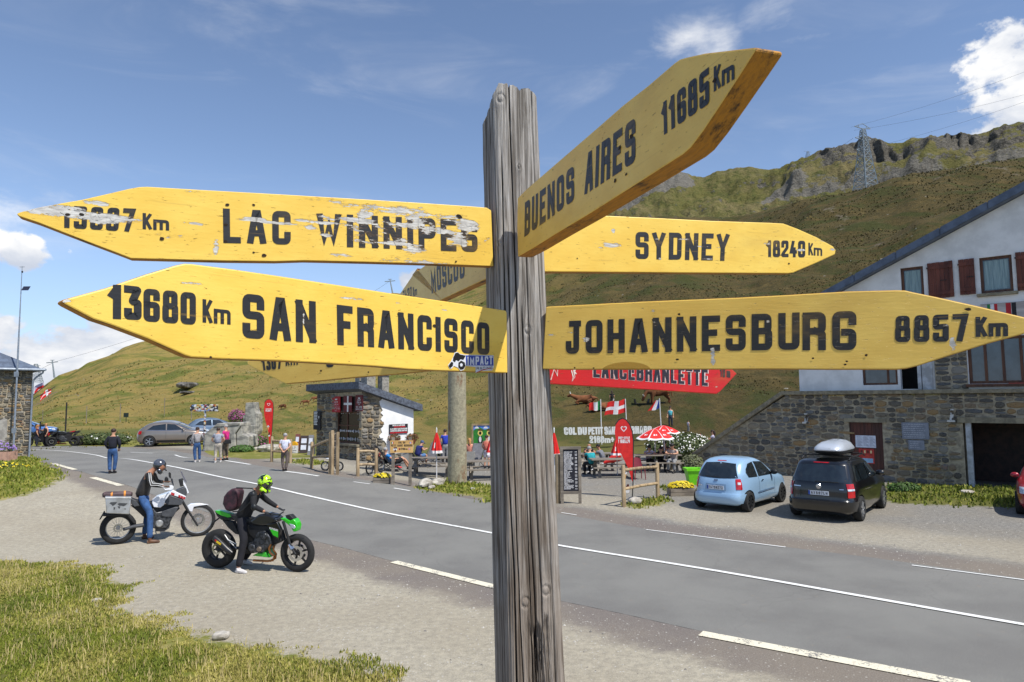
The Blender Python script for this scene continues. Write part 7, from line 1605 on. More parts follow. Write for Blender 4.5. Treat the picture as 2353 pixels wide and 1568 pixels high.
k = MB(); k.tube([(*[gb.uv(ZW(520, 240), -.16)[0]], -.16, gb.uv(ZW(520, 240))[1]), (J['shR'][0]-.02, -.20, J['shR'][2]+.09), (J['shR'][0]+.06, -.21, J['shR'][2]-.06), (J['wai'][0]+.05, -.19, J['wai'][2]+.02), (J['wai'][0]-.16, -.17, J['wai'][2]-.0)], .013, 6); k.build('shoulder_strap', BLKP, bp)
J = traced(wb_, ZV, dict(pel=(1195, 620, 0), wai=(1215, 500, 0), che=(1280, 330, 0), nek=(1365, 170, 0), hed=(1490, 60, 0), shR=(1330, 200, -.19), shL=(1400, 190, .19), elR=(1350, 400, -.30), elL=(1460, 340, .30), wrR=(1600, 430, -.36), wrL=(1600, 350, .36), hiR=(1200, 640, -.13), hiL=(1230, 640, .12), knR=(1345, 900, -.26), knL=(1300, 900, .24), anR=(1340, 1400, -.34), anL=(1240, 1340, .32)))
J['anR'] = (J['anR'][0], -.34, .085); J['anL'] = (J['anL'][0], .34, .085)
rd2 = thing('person', 'motorcyclist in brown jacket, jeans and silver helmet astride the white motorcycle', 'person', wb_.P, wb_.a); human(rd2, J, mat('waxed_jacket', rgb(46, 42, 38), rgb(32, 29, 27), rough=.5, bump=.4, bsc=12), DENIM, LEATH, (mat('helmet_silver', rgb(120, 122, 128), rgb(66, 68, 72), sc=4, rough=.2, metal=.6, coat=.5), 'helmet2'), 'long', 'long', SKIN2, (1, -.1, 0), 1.08, look=(1, -.25, -.2))
k = MB()
for dx in (-.012, .03): a, b2, c = Vector(J['shR']), Vector(J['elR']), Vector(J['wrR']); k.tube([a+Vector((dx, -.072, .02)), a.lerp(b2, .6)+Vector((dx, -.062, 0)), b2+Vector((dx+.02, -.058, dx)), b2.lerp(c, .5)+Vector((0, -.05, dx+.02)), c+Vector((-.02, -.042, dx+.01))], .008, 5)
k.build('sleeve_stripe', WHT, rd2)
# terrace visitors
def seat(label, Z, p, deg, base=None, s=1.0, J=None, dz=0, **kw):
    g = G(Z(*p)); B = dict(SITJ); B.update(J or {}); t = thing('person', label, 'person', g+Vector((0, 0, dz)), rad(deg), None, s); human(t, B, **kw); return t
LOUNGE = dict(pel=(0, 0, .34), wai=(0, -.12, .44), che=(0, -.26, .60), nek=(0, -.36, .74), hed=(0, -.36, .90), shL=(.17, -.32, .70), shR=(-.17, -.32, .70), elL=(.25, -.12, .52), elR=(-.25, -.12, .52), wrL=(.12, .08, .52), wrR=(-.12, -.1, .70), hiL=(.095, .03, .34), hiR=(-.095, .03, .34), knL=(.12, .44, .52), knR=(-.14, .42, .56), anL=(.14, .74, .10), anR=(-.12, .66, .10))
seat('man in bright blue shirt and black shorts reclining in a deck chair', ZD, (1470, 1500), -68, J=LOUNGE, top=cloth('azure', 40, 130, 205), bottom=cloth('black', 30, 28, 32), hair=(HGR, 'short'), legs='short', fat=1.12, look=(-.2, 1, 0))
seat('person in black and coral sportswear reclining behind the wooden fence', ZD, (1290, 1480), -62, J=LOUNGE, s=.92, top=mat('cloth_coral', rgb(235, 90, 90)), bottom=cloth('black', 30, 28, 32), shoes=mat('shoe_coral', rgb(235, 70, 80)), hair=(HBR, 'short'), legs='capri')
seat('man in navy T-shirt and blue cap leaning forward in a deck chair', ZE, (470, 840), -45, J=dict(che=(0, .14, .80), nek=(0, .2, .94), hed=(0, .27, 1.06), shL=(.17, .14, .92), shR=(-.17, .14, .92)), top=cloth('navy', 34, 44, 110), bottom=cloth('jean_short', 90, 130, 180), shoes=SHOEW, hair=(mat('cap_blue', rgb(60, 84, 120)), 'cap'), legs='short', fat=1.1, look=(0, 1, -.6))
g = G(ZE(905, 800)); person('man in blue T-shirt standing half hidden by the stone column', g, 20, None, 1.0, top=cloth('royal', 40, 60, 170), bottom=cloth('grey_t', 150, 150, 150), hair=(HBR, 'short'))
seat('dark-haired person in black beside the planter left of the column', ZE, (890, 760), 30, top=cloth('black', 30, 28, 32), bottom=cloth('black', 30, 28, 32), hair=(HBK, 'short'))
seat('long-haired blond woman sitting just right of the stone column', ZE, (1290, 800), 10, top=cloth('peach', 200, 130, 110), bottom=cloth('sand', 180, 160, 140), hair=(HBL, 'long'), sleeve='none'); g = G(ZE(1555, 880)); person('young woman in patterned white shorts at the picnic table by the picture board', g, -20, dict(wrR=(-.2, .2, .95)), .92, top=cloth('salmon', 214, 120, 100), bottom=cloth('white_pattern', 215, 205, 215), hair=(HBR, 'bun'), legs='short', sleeve='none')
LEAN = dict(che=(0, .12, .82), nek=(0, .19, .97), hed=(0, .24, 1.10), shL=(.17, .15, .92), shR=(-.17, .15, .92), elL=(.26, .34, .80), elR=(-.26, .34, .80), wrL=(.08, .46, .80), wrR=(-.08, .46, .80))
seat('bald man in black T-shirt eating at the far picnic table', ZF, (520, 985), 200, J=LEAN, top=cloth('charcoal', 44, 44, 50), bottom=cloth('black', 30, 28, 32), hair=(HBK, 'bald'), fat=1.1, sk=SKIN2); seat('grey-haired man in turquoise shirt with his back to the camera', ZF, (575, 1050), 25, J=LEAN, top=cloth('turquoise', 30, 150, 158), bottom=cloth('black', 30, 28, 32), hair=(HGR, 'short'), fat=1.15); seat('man in grey T-shirt drinking at the picnic table', ZF, (690, 1010), 60, J=LEAN, top=cloth('mid_grey', 120, 124, 132), bottom=cloth('black', 30, 28, 32), hair=(HBK, 'short'), sk=SKIN2)
seat('boy in white T-shirt holding a card under the open parasol', ZF, (1165, 1000), 180, J=LEAN, s=.95, top=cloth('white_t', 205, 198, 212), bottom=cloth('black', 30, 28, 32), hair=(HBK, 'short')); seat('boy in black T-shirt between two others under the parasol', ZF, (1285, 1000), 180, J=LEAN, s=.9, top=cloth('black', 30, 28, 32), bottom=cloth('black', 30, 28, 32), hair=(HBK, 'short')); seat('bearded man in beige T-shirt leaning on the table looking at a phone', ZF, (1430, 1015), 150, J=LEAN, s=1.05, top=cloth('light_beige', 182, 170, 162), bottom=cloth('grey_t', 150, 150, 150), hair=(HBK, 'short'), fat=1.1, look=(0, 1, -.5)); seat('person in black behind the parasol pole', ZF, (1350, 955), 150, J=LEAN, top=cloth('black', 30, 28, 32), bottom=cloth('black', 30, 28, 32), hair=(HBK, 'short'))
def hillman(label, Z, head, foot, H, deg, **kw): s, g = hgt(Z, head, foot, H); return person(label, g, deg, None, s, **kw)
hillman('woman in turquoise vest standing on the grass slope', ZF, (1390, 332), (1392, 545), 1.7, 170, top=cloth('aqua', 90, 190, 205), bottom=cloth('dark_jean', 44, 52, 70), hair=(HBK, 'bun'), sleeve='none'); hillman('small child in white T-shirt on the slope above the daisies', ZF, (1577, 478), (1577, 600), 1.7, -60, top=cloth('white_t', 205, 198, 212), bottom=cloth('grey_t', 150, 150, 150), hair=(HBR, 'short')); hillman('long-haired woman in black T-shirt sitting among the cows', ZF, (780, 178), (780, 345), 1.6, 5, top=cloth('black', 30, 28, 32), bottom=cloth('black', 30, 28, 32), hair=(HBR, 'long'))
g = G(ZG(395, 430)); wt = person('waitress with ponytail carrying a tray above the daisies', g+Vector((0, .6, -.2)), 70, dict(elR=(-.2, .2, 1.2), wrR=(-.18, .46, 1.25), elL=(.2, .2, 1.2), wrL=(.15, .46, 1.25)), .98, top=cloth('lilac_t', 190, 188, 214), bottom=cloth('black', 30, 28, 32), hair=(HBR, 'long')); ty = thing('serving_tray', 'dark tray of bottles and glasses carried by the waitress', 'tray', wt.location+Vector((-.62, .1, 1.26))); k = MB(); k.box((0, 0, 0), (.5, .35, .03)); k.build('tray', BLKP, ty)
for i, c in enumerate((LEATH, REDS, GLASS, LEATH)): k = MB(); k.lathe([(0, .02), (.035, .02), (.035, .13), (.013, .17), (.013, .23), (0, .23)], 8, (-.16+.1*i, (-1)**i*.05, 0)); k.build('bottle', c, ty)
g = G(ZG(575, 400)); person('dark-haired person sitting behind the sloping coping of the ramp', g+Vector((.3, 1.2, -.55)), 120, None, .95, top=cloth('black', 30, 28, 32), bottom=cloth('black', 30, 28, 32), hair=(HBK, 'short'))
# cows
COW = mat('cow_coat', rgb(124, 76, 42), rgb(92, 54, 30), sc=2.5, rough=.9, rnd=.12)
def cow(label, p, deg, pose='stand', s=1.0, graze=False, group='brown cows on the hillside'):
    t = thing('cow', label, 'cow', p, rad(deg), group, s); h = .0 if pose == 'stand' else -.62
    N = dict(rum=((-.75, 0, 1.12+h), .27), bel=((-.2, 0, 1.0+h), .36), che=((.45, 0, 1.02+h), .33), sho=((.70, 0, 1.18+h), .24), nec=((1.0, 0, 1.30+h) if not graze else (1.02, 0, .98+h), .16), hed=((1.25, 0, 1.42+h) if not graze else (1.22, 0, .55+h), .135), muz=((1.55, 0, 1.28+h) if not graze else (1.36, 0, .28+h), .085), tai=((-1.0, 0, 1.2+h), .05), ta2=((-1.08, 0, .6+h*.5), .03))
    E = [('rum', 'bel'), ('bel', 'che'), ('che', 'sho'), ('sho', 'nec'), ('nec', 'hed'), ('hed', 'muz'), ('rum', 'tai'), ('tai', 'ta2')]
    for s_, y in (('L', .2), ('R', -.2)):
        if pose == 'stand': J = dict(hip=((-.72, y, .86), .19), stf=((-.58, y, .68), .12), hok=((-.86, y, .46), .07), hof=((-.80, y, .06), .055), elb=((.52, y, .74), .13), kne=((.55, y, .42), .07), fof=((.54, y, .05), .055))
        else: J = dict(hip=((-.6, y*1.3, .36), .18), stf=((-.2, y*1.9, .28), .12), hok=((-.55, y*2, .12), .07), hof=((-.2, y*2.1, .06), .05), elb=((.5, y*1.2, .30), .13), kne=((.85, y*1.1, .16), .08), fof=((.5, y*1.5, .06), .05))
        for k, v in J.items(): N[k+s_] = v
        E += [('rum', 'hip'+s_), ('hip'+s_, 'stf'+s_), ('stf'+s_, 'hok'+s_), ('hok'+s_, 'hof'+s_), ('che', 'elb'+s_), ('elb'+s_, 'kne'+s_), ('kne'+s_, 'fof'+s_)]
    skin_obj('body', N, E, COW, t, 'bel'); H = Vector(N['hed'][0])
    for y in (-1, 1): k = MB(); k.tube([H+Vector((0, y*.09, .10)), H+Vector((.02, y*.2, .16)), H+Vector((.05, y*.22, .30))], [.03, .022, .006], 6); k.build('horn', WHT, t); k = MB(); k.ball(H+Vector((-.04, y*.2, .04)), (.04, .11, .05), 6, 5); k.build('ear', COW, t, smooth=True)
    return t
cow('brown cow lying down on the slope, leftmost behind the flags', G(ZF(500, 308)), 180-12, 'lie', 1.0); cow('brown cow lying mostly hidden behind the red and white flag', G(ZF(640, 385)), 0, 'lie', .95); cow('brown cow standing at the black trough with its head down', G(ZF(1270, 310)), 180, 'stand', 1.0, True)
for lb, q, d in (('grazing cow nearest the stone hut on the left slope', (2205, 425), 200), ('grazing cow in the middle of the left slope group', (2045, 480), 190), ('small brown cow left of the grazing pair', (1690, 545), 160), ('brown cow just beside the stone monument', (1290, 590), 180)): cow(lb, G(ZC(*q)), d, 'stand', .45, True)
g = G(ZF(1090, 305)); tr = thing('trough', 'black feeding trough in front of the standing cow', 'trough', g); k = MB(); k.prism([(-.55, 0), (.55, 0), (.62, .42), (.55, .42), (.48, .06), (-.48, .06), (-.55, .42), (-.62, .42)], -.3, .3); k.build('basin', BLKP, tr)
# ------------------------------------------------ street furniture and small things
WOODG = mat('grey_wood', rgb(138, 128, 114), rgb(106, 98, 88), sc=7, st=(.2, 1, 1), bump=.3, rnd=.12); LOG = mat('round_pole_wood', rgb(172, 150, 116), rgb(136, 116, 88), sc=9, st=(1, 1, .2), bump=.3, rnd=.1)
RED = mat('parasol_red', rgb(214, 34, 28), rgb(196, 26, 24), rough=.7); WHC = mat('white_cloth', rgb(228, 226, 226)); CANVAS = mat('grey_canvas', rgb(112, 112, 116), rgb(98, 98, 102)); SLABS = mat('pale_slab', rgb(190, 184, 172), rgb(140, 134, 122), sc=4, bump=.5, bsc=20); MRED = mat('maroon_plastic', rgb(128, 36, 52))
def rect_on(Z, a, b, gp):
    """real size and centre of an upright thing at ground point gp whose picture box is a..b"""
    P = Plane((gp[0], gp[1], 0), 0); p, q = P.uv(Z(*a)), P.uv(Z(*b)); return p[0]+gp[0], q[0]+gp[0], q[1], p[1]
# stone column
g = G(ZE(1095, 1122)); c = thing('stone_column', 'tall round mottled stone column on a grassy mound left of the signpost', 'column', g); R0 = .37*(g.y/26.4); k = MB(); n = 40; zs = np.linspace(-.3, 4.75, 90)
for z in zs:
    for i in range(n): t = 6.2832*i/n; r = R0*(1-.016*z)*(1+float(.022*fbm(np.array(math.cos(t)*2+5), np.array(z*1.5+math.sin(t)*2), 4, 3))-(.05*math.exp(-z*3) if math.sin(t*3) > .4 else 0)); k.v.append((r*math.cos(t), r*math.sin(t), z))
k.f = [(i*n+j, i*n+(j+1) % n, (i+1)*n+(j+1) % n, (i+1)*n+j) for i in range(len(zs)-1) for j in range(n)]+[tuple((len(zs)-1)*n+j for j in range(n))]; k.mi = [0]*len(k.f)
m, T, b = mk('column_stone'); oc = T.new('ShaderNodeTexCoord').outputs['Object']; n1 = T.noise(oc, 9, 6, .7); n2 = T.noise(T.mapv(oc, (1, 1, .35)), 2.4, 5, .6); cc = T.mix(T.mr(n1, .3, .7), rgb(168, 160, 134), rgb(128, 122, 102)); cc = T.mix(T.mr(n2, .56, .66), cc, rgb(120, 88, 62)); cc = T.mix(T.mr(T.noise(oc, 22, 4, .7), .62, .7), cc, rgb(206, 200, 180)); T.l.new(cc, b.inputs['Base Color']); b.inputs['Roughness'].default_value = .9; T.l.new(T.bump(n1, .8, .03), b.inputs['Normal']); k.build('shaft', m, c, smooth=True)
k = MB(); k.lathe([(R0*.95, 4.7), (R0*1.25, 4.85), (R0*1.25, 5.0), (0, 5.0)], 24); k.build('capital', m, c)
def picnic(label, p, deg, L=1.9):
    t = thing('picnic_table', label, 'picnic table', p, rad(deg), 'wooden picnic tables on the terrace')
    for i in range(5): k = MB(); k.box((0, -.32+.16*i, .74), (L, .148, .04)); k.build('tabletop_plank', WOODG, t)
    for s_ in (-1, 1):
        for j in (0, 1): k = MB(); k.box((0, s_*(.62+.14*j), .44), (L, .13, .04)); k.build('bench_plank', WOODG, t)
        x = s_*(L/2-.28)
        for e_ in (-1, 1): k = MB(); k.bar((x, e_*.62, 0), (x, e_*.22, .72), .045, .12, up=(1, 0, 0)); k.build('leg', WOODG, t)
        k = MB(); k.box((x+.05, 0, .38), (.045, 1.5, .10)); k.box((x+.05, 0, .69), (.045, .76, .08)); k.build('cross_beam', WOODG, t)
    return t
picnic('picnic table just left of the stone column with a closed red parasol', G(ZE(690, 985)), 4); picnic('picnic table between the stone column and the signpost', G(ZE(1560, 1040)), 6, 1.9); picnic('empty picnic table with a tipped red parasol behind the log fence', G(ZF(790, 1062)), 5, 1.95); picnic('picnic table under the open red parasols', G(ZF(1240, 1010)), 0, 2.2); picnic('picnic table behind the black menu board', G(ZF(600, 990)), 8, 1.9)
def closed_parasol(label, Z, tip, hem, foot, w):
    g = G(Z(*foot)); P = Plane(g, 0); zt, zh = P.uv(Z(*tip))[1], P.uv(Z(*hem))[1]; W = w/2/FPX*g.y*1.05; t = thing('closed_parasol', label, 'parasol', g, 0, 'closed red parasols')
    k = MB(); k.tube([(0, 0, 0), (0, 0, zt)], .022, 8); k.build('pole', WHC, t); k = MB(); n = 32
    for v in np.linspace(0, 1, 9):
        for i in range(n): a = 6.2832*i/n; r = W*(.06+.94*v**.8)*(1+.22*math.cos(a*8)); k.v.append((r*math.cos(a), r*math.sin(a), zt-.1-(zt-.1-zh)*v))
    k.f = [(i*n+j, i*n+(j+1) % n, (i+1)*n+(j+1) % n, (i+1)*n+j) for i in range(8) for j in range(n)]; k.mi = [1 if (i == 7 or (j % 8 == 5 and i in (4, 5))) else 0 for i in range(8) for j in range(n)]; k.build('canopy', [RED, WHC], t, smooth=True, fix=False)
    k = MB(); k.lathe([(0, zt+.12), (.03, zt+.02), (W*.12, zt-.12)], 8); k.build('tip', WHC, t); return t
closed_parasol('closed red parasol at the picnic table left of the stone column', ZE, (765, 270), (765, 640), (770, 1030), 22); closed_parasol('closed red parasol just left of the signpost post', ZE, (1612, 330), (1612, 665), (1640, 1020), 24); closed_parasol('closed red parasol just right of the signpost post', ZF, (180, 572), (180, 855), (180, 1120), 22); closed_parasol('closed red parasol behind the red teardrop flag', ZF, (832, 640), (830, 838), (835, 1050), 24)
g = G(ZF(700, 1010)); pl = Plane(g, 0); a, b, e_ = pl.uv(ZF(490, 1027)), pl.uv(ZF(700, 915)), pl.uv(ZF(860, 845)); t = thing('tipped_parasol', 'red parasol lying tipped over against the empty picnic table', 'parasol', g); k = MB(); k.tube([(a[0], -.25, a[1]), (b[0], -.1, b[1])], .022, 8); k.build('pole', WHC, t); k = MB(); k.tube([(b[0]-.05, -.1, b[1]-.02), (b[0]*.5+e_[0]*.5, -.05, b[1]*.5+e_[1]*.5), (e_[0], 0, e_[1])], [.04, .16, .24], 12); k.build('canopy', RED, t)
def open_parasol(label, Z, apex, rimy, xl, xr, foot):
    g = G(Z(*foot)); P = Plane(g, 0); ap = P.uv(Z(*apex)); zr = P.uv(Z(apex[0], rimy))[1]; R = (P.uv(Z(xr, rimy))[0]-P.uv(Z(xl, rimy))[0])/2; t = thing('open_parasol', label, 'parasol', g, 0, 'open red parasols')
    k = MB(); k.tube([(0, 0, 0), (ap[0], 0, ap[1])], .024, 8); k.build('pole', WHC, t)
    for q in range(8):
        k = MB(); a0, a1 = 6.2832*q/8+.2, 6.2832*(q+1)/8+.2
        def f(u, v, a0=a0, a1=a1):
            w = a0*(1-u)+a1*u; r = R*v*(1-.045*math.sin(u*math.pi)*v); return (ap[0]+r*math.cos(w), r*math.sin(w), ap[1]-(ap[1]-zr)*(v**1.5)-.05*math.sin(u*math.pi)*v)
        k.sheet(f, 12, 10); k.mi = [1 if (i % 12 == 0 or i//12 == 9 or (i//12 == 6 and i % 12 in (4, 5, 7))) else 0 for i in range(120)]; k.build('canopy_panel', [RED, WHC], t, smooth=True, fix=False)
open_parasol('open red parasol with white edging nearest the camera', ZF, (1228, 562), 662, 1020, 1438, (1232, 1000)); open_parasol('open red parasol with white edging behind the other one', ZF, (1316, 528), 602, 1150, 1515, (1335, 965))
def deck(label, p, deg):
    t = thing('deck_chair', label, 'deck chair', p, rad(deg), 'grey deck chairs on the terrace'); k = MB(); k.sheet(lambda u, v: ((u-.5)*.55, .45-1.15*v, .34+(.0 if v < .45 else (v-.45)*1.45)-.08*math.sin(v*3.1)), 2, 14); k.build('canvas', CANVAS, t, smooth=True)
    for s_ in (-.3, .3): k = MB(); k.tube([(s_, .5, .36), (s_, -.05, .32), (s_, -.72, 1.12)], .016, 6); k.tube([(s_, .45, 0), (s_, -.25, .55)], .016, 6); k.tube([(s_, -.6, 0), (s_, .2, .36)], .016, 6); k.build('frame', STEEL, t)
deck('grey deck chair empty behind the table with the closed parasol', G(ZE(640, 850)), 150); deck('grey deck chair beside the blond woman right of the column', G(ZE(1370, 870)), 165); deck('grey deck chair under the man in bright blue', G(ZD(1440, 1510)), -68); deck('grey deck chair under the man in the blue cap', G(ZE(450, 850)), -45); deck('grey deck chair partly behind the stone column', G(ZE(880, 800)), 160); deck('grey deck chair under the sporty person behind the fence', G(ZD(1285, 1490)), -62)
def logfence(label, pts, rails):
    """pts: (foot, top) picture points of the posts"""
    G_ = [G(Z(*f)) for Z, f, tp in pts]; t = thing('log_fence', label, 'fence', G_[0], 0, 'round log fences along the terrace'); H = []
    for g, (Z, f, tp) in zip(G_, pts): h = Plane(g, 0).hit(Z(*tp)).z-g.z; H.append(h); k = MB(); q = g-G_[0]; k.tube([(q.x, q.y, -.1), (q.x, q.y, h-.03), (q.x, q.y, h)], [.07, .068, .05], 10); k.build('fence_post', LOG, t, smooth=True)
    for i in range(len(G_)-1):
        for f in rails: a, b = G_[i]-G_[0], G_[i+1]-G_[0]; k = MB(); k.tube([(a.x, a.y, H[i]*f), ((a.x+b.x)/2, (a.y+b.y)/2-.01, (H[i]*f+H[i+1]*f)/2+.02), (b.x, b.y, H[i+1]*f)], .05, 8); k.build('rail', LOG, t, smooth=True)
logfence('round log fence beside the signpost post and light blue car', [(ZF, (903, 1380), (903, 945)), (ZF, (1258, 1290), (1258, 918))], (.88, .42)); logfence('round log fence behind the man in white shirt', [(ZC, (1515, 1366), (1515, 965)), (ZC, (1810, 1385), (1810, 1010))], (.84, .42)); logfence('round log fence in front of the stone hut with the mountain bike', [(ZD, (182, 1468), (182, 1050)), (ZD, (500, 1560), (500, 900))], (.80, .40)); logfence('short round log fence before the reclining visitors', [(ZD, (905, 1590), (912, 1145)), (ZD, (1192, 1600), (1195, 1178))], (.88, .40))
g = G(ZF(215, 1340)); t = thing('wooden_bollard', 'single round log post beside the black menu board', 'post', g); k = MB(); k.tube([(0, 0, -.1), (0, 0, 1.55)], .085, 10); k.build('post', LOG, t)
def feather(label, Z, outline, pole, foot, mirror):
    g = G(Z(*foot)); P = Plane(g, 0); t = thing('teardrop_flag', label, 'banner', g, 0, 'red teardrop ice cream flags'); pts = [P.uv(Z(*q)) for q in outline]
    k = MB(); k.prism(pts, -.008, .008); o = k.build('cloth', RED, t); k = MB(); k.tube([(0, 0, 0)]+[(*[P.uv(Z(*q))[0]], 0, P.uv(Z(*q))[1]) for q in pole], .018, 6); k.build('pole', BLKP, t, smooth=True)
    x0, x1 = min(p[0] for p in pts), max(p[0] for p in pts); z1 = max(p[1] for p in pts); W = x1-x0; cx_ = (x0+x1)/2; k = MB()
    def tx(s_, z, h, w):
        tb = MB(); text(tb, s_, [(-w/2, z+h), (w/2, z+h), (w/2, z), (-w/2, z)], t=.2, y=-.0095, step=.0004, low=True); k.add([((-x if mirror else x)+cx_, y, z_) for x, y, z_ in tb.v], tb.f, 0)
    tx('FAITES-VOUS', z1-.98*W/.55*.62, .07*W/.55, W*.62); tx('PLAISIR !', z1-1.18*W/.55*.62, .11*W/.55, W*.62)
    hh = z1-.30*W/.55; k.add([(cx_+W*.17*(16*math.sin(a)**3)/16*r, -.0098, hh+W*.17*(13*math.cos(a)-5*math.cos(2*a)-2*math.cos(3*a)-math.cos(4*a))/15*r) for r in (1, .68) for a in np.linspace(0, 6.2832, 24, endpoint=False)], [(i, (i+1) % 24, 24+(i+1) % 24, 24+i) for i in range(24)], 0)
    zc = z1-1.65*W/.55; k.add([(cx_-.09*W, -.0095, zc), (cx_+.09*W, -.0095, zc), (cx_+.02*W, -.0095, zc-.34*W)], [(0, 1, 2)], 2)
    for dx, dz in ((-.05, .05), (.05, .05), (0, .13)): n = 10; k.add([(cx_+W*(dx+.075*math.cos(a)), -.0097, zc+W*(dz+.075*math.sin(a))) for a in np.linspace(0, 6.28, n, endpoint=False)], [tuple(range(n))], 0)
    zc -= .75*W; n = 14; k.add([(cx_+W*.12+W*.085*math.cos(a)+.05*W*math.sin(a), -.0095, zc+.22*W*math.sin(a)) for a in np.linspace(0, 6.28, n, endpoint=False)], [tuple(range(n))], 1); k.add([(cx_+W*.02, -.0099, zc-.12*W), (cx_+W*.24, -.0099, zc-.10*W), (cx_+W*.20, -.0099, zc-.26*W), (cx_+W*.04, -.0099, zc-.26*W)], [(0, 1, 2, 3)], 0)
    k.build('print', [WHC, mat('choc_brown', rgb(84, 40, 34)), mat('cone', rgb(214, 160, 90))], o, fix=False)
feather('large red teardrop flag with mirrored ice cream print, right of the signpost', ZF, [(890, 458), (930, 475), (965, 525), (990, 600), (1000, 700), (1000, 900), (999, 1130), (985, 1100), (950, 980), (900, 880), (850, 780), (820, 690), (807, 600), (815, 530), (845, 480)], [(998, 1130), (1000, 900), (1001, 690), (990, 590), (962, 515), (925, 468), (890, 452), (850, 470), (815, 520)], (991, 1282), True)
feather('red teardrop ice cream flag on the left beside the stone monument', ZC, [(1470, 385), (1505, 395), (1535, 440), (1540, 520), (1530, 700), (1515, 900), (1500, 1080), (1475, 1080), (1465, 900), (1430, 760), (1400, 640), (1396, 520), (1410, 430), (1440, 395)], [(1505, 1080), (1520, 900), (1534, 700), (1545, 520), (1538, 430), (1508, 388), (1470, 380), (1435, 390), (1405, 430)], (1500, 1190), False)
# menu board
g = G(ZF(350, 1345)); x0, x1, z0, z1 = rect_on(ZF, (235, 750), (460, 1245), g); t = thing('menu_board', 'tall black menu board in a grey wooden frame right of the signpost', 'menu board', g); X = lambda x: x-g.x; Zz = lambda z: z-g.z
for a, b, c, d in ((x0, z0, x1, z0+.09), (x0, z1-.09, x1, z1), (x0, z0+.09, x0+.09, z1-.09), (x1-.09, z0+.09, x1, z1-.09)): k = MB(); k.box((X((a+c)/2), 0, Zz((b+d)/2)), (c-a, .06, d-b)); k.build('frame_board', WOODG, t)
for x in (x0+.05, x1-.05): k = MB(); k.box((X(x), 0, Zz(z0)/2-.05), (.09, .07, Zz(z0)+.1)); k.build('leg', WOODG, t)
k = MB(); k.box((X((x0+x1)/2), .005, Zz((z0+z1)/2)), (x1-x0-.18, .02, z1-z0-.18)); pn = k.build('panel', BLK, t); k = MB(); y_ = -.007; W = x1-x0-.24; zt = Zz(z1)-.16; rows_ = ['TARTIFLETTE MAISON', 'SALADE VERTE', 'PATES PENNE SAUCE', 'BOLOGNAISE MAISON', 'SALADE SAVOYARDE', 'SALADE VERTE FROMAGE', 'JAMBON CRU OEUF NOIX', 'SOUPE A L OIGNON', 'SOUPE DE LEGUMES', 'ASSIETTE SAVOYARDE', 'JAMBON BLANC SAUCISSON', 'JAMBON DE PAYS TERRINE', 'OMELETTE NATURE', 'OMELETTE JAMBON', 'OMELETTE FROMAGE', 'OMELETTE JAMBON ET', 'FROMAGE', 'FRITES LA PORTION', 'SALADE VERTE', 'CREPE JAMBON', 'CREPE FROMAGE', 'CREPE OEUF', 'CREPE JAMBON ET', 'FROMAGE', 'CREPE JAMBON OEUF', 'CREPE FROMAGE ET OEUF', 'CREPE JAMBON OEUF ET', 'FROMAGE', 'MENU ENFANT', '1 CREPE SALEE FRITES', 'OU PATES BOLOGNAISE', 'OU JAMBON BLANC FRITES', 'SNACK NON STOP']
dz = (Zz(z1)-Zz(z0)-.30)/len(rows_)
for i, r in enumerate(rows_):
    w = W*.70*min(1, len(r)/20); xs = X(x0)+.12; z = zt-dz*i; text(k, r, [(xs, z), (xs+w, z), (xs+w, z-dz*.7), (xs, z-dz*.7)], t=.26, w=.6, y=y_, step=.0005, low=True)
    if i % 3 != 1: text(k, '10.50', [(xs+W*.82, z), (xs+W*.98, z), (xs+W*.98, z-dz*.7), (xs+W*.82, z-dz*.7)], t=.26, w=.6, y=y_, step=.0005, low=True)
k.build('lettering', WHC, pn, fix=False)
# wooden pass sign
g = G(ZE(225, 1145)); x0, x1, z0, z1 = rect_on(ZD, (1415, 1030), (1775, 1220), g); t = thing('pass_sign', 'pale wooden board reading Col du Petit Saint Bernard on two grey posts', 'sign', g); X = lambda x: x-g.x; W, H = x1-x0, z1-z0; Zz = lambda z: z-g.z
for f in (.12, .86): k = MB(); k.box((X(x0)+W*f, .05, (Zz(z1)+.12)/2), (.11, .09, Zz(z1)+.12)); k.build('post', WOODG, t)
k = MB(); k.box((X((x0+x1)/2), -.01, Zz((z0+z1)/2)), (W, .035, H)); bd = k.build('board', mat('varnished_pine', rgb(214, 172, 106), rgb(192, 150, 88), sc=5, st=(.1, 1, 1)), t); k = MB(); B_ = lambda a, b, c, d: [(X(x0)+W*a, Zz(z1)-H*b), (X(x0)+W*c, Zz(z1)-H*b), (X(x0)+W*c, Zz(z1)-H*d), (X(x0)+W*a, Zz(z1)-H*d)]
for s_, q in (('COL DU', (.36, .09, .66, .25)), ('PETIT SAINT BERNARD', (.04, .32, .97, .50)), ('2188', (.48, .60, .66, .78)), ('m', (.68, .60, .76, .78))): text(k, s_, B_(*q), t=.2, y=-.029, step=.0005)
def flat4(mb, q, mi, y=-.0285): mb.add([(a, y, b) for a, b in q], [(0, 1, 2, 3)], mi)
for i, (x, cols) in enumerate(((.05, (4, 1, 2)), (.85, (3, 1, 2)), (.38, (2, 0)))):
    for j, c in enumerate(cols): flat4(k, B_(x+.035*j, .12 if i < 2 else .62, x+.035*(j+1), .26 if i < 2 else .78), c)
flat4(k, B_(.79, .60, .88, .78), 2); flat4(k, B_(.828, .60, .842, .78), 1, -.029); flat4(k, B_(.79, .67, .88, .71), 1, -.0295)
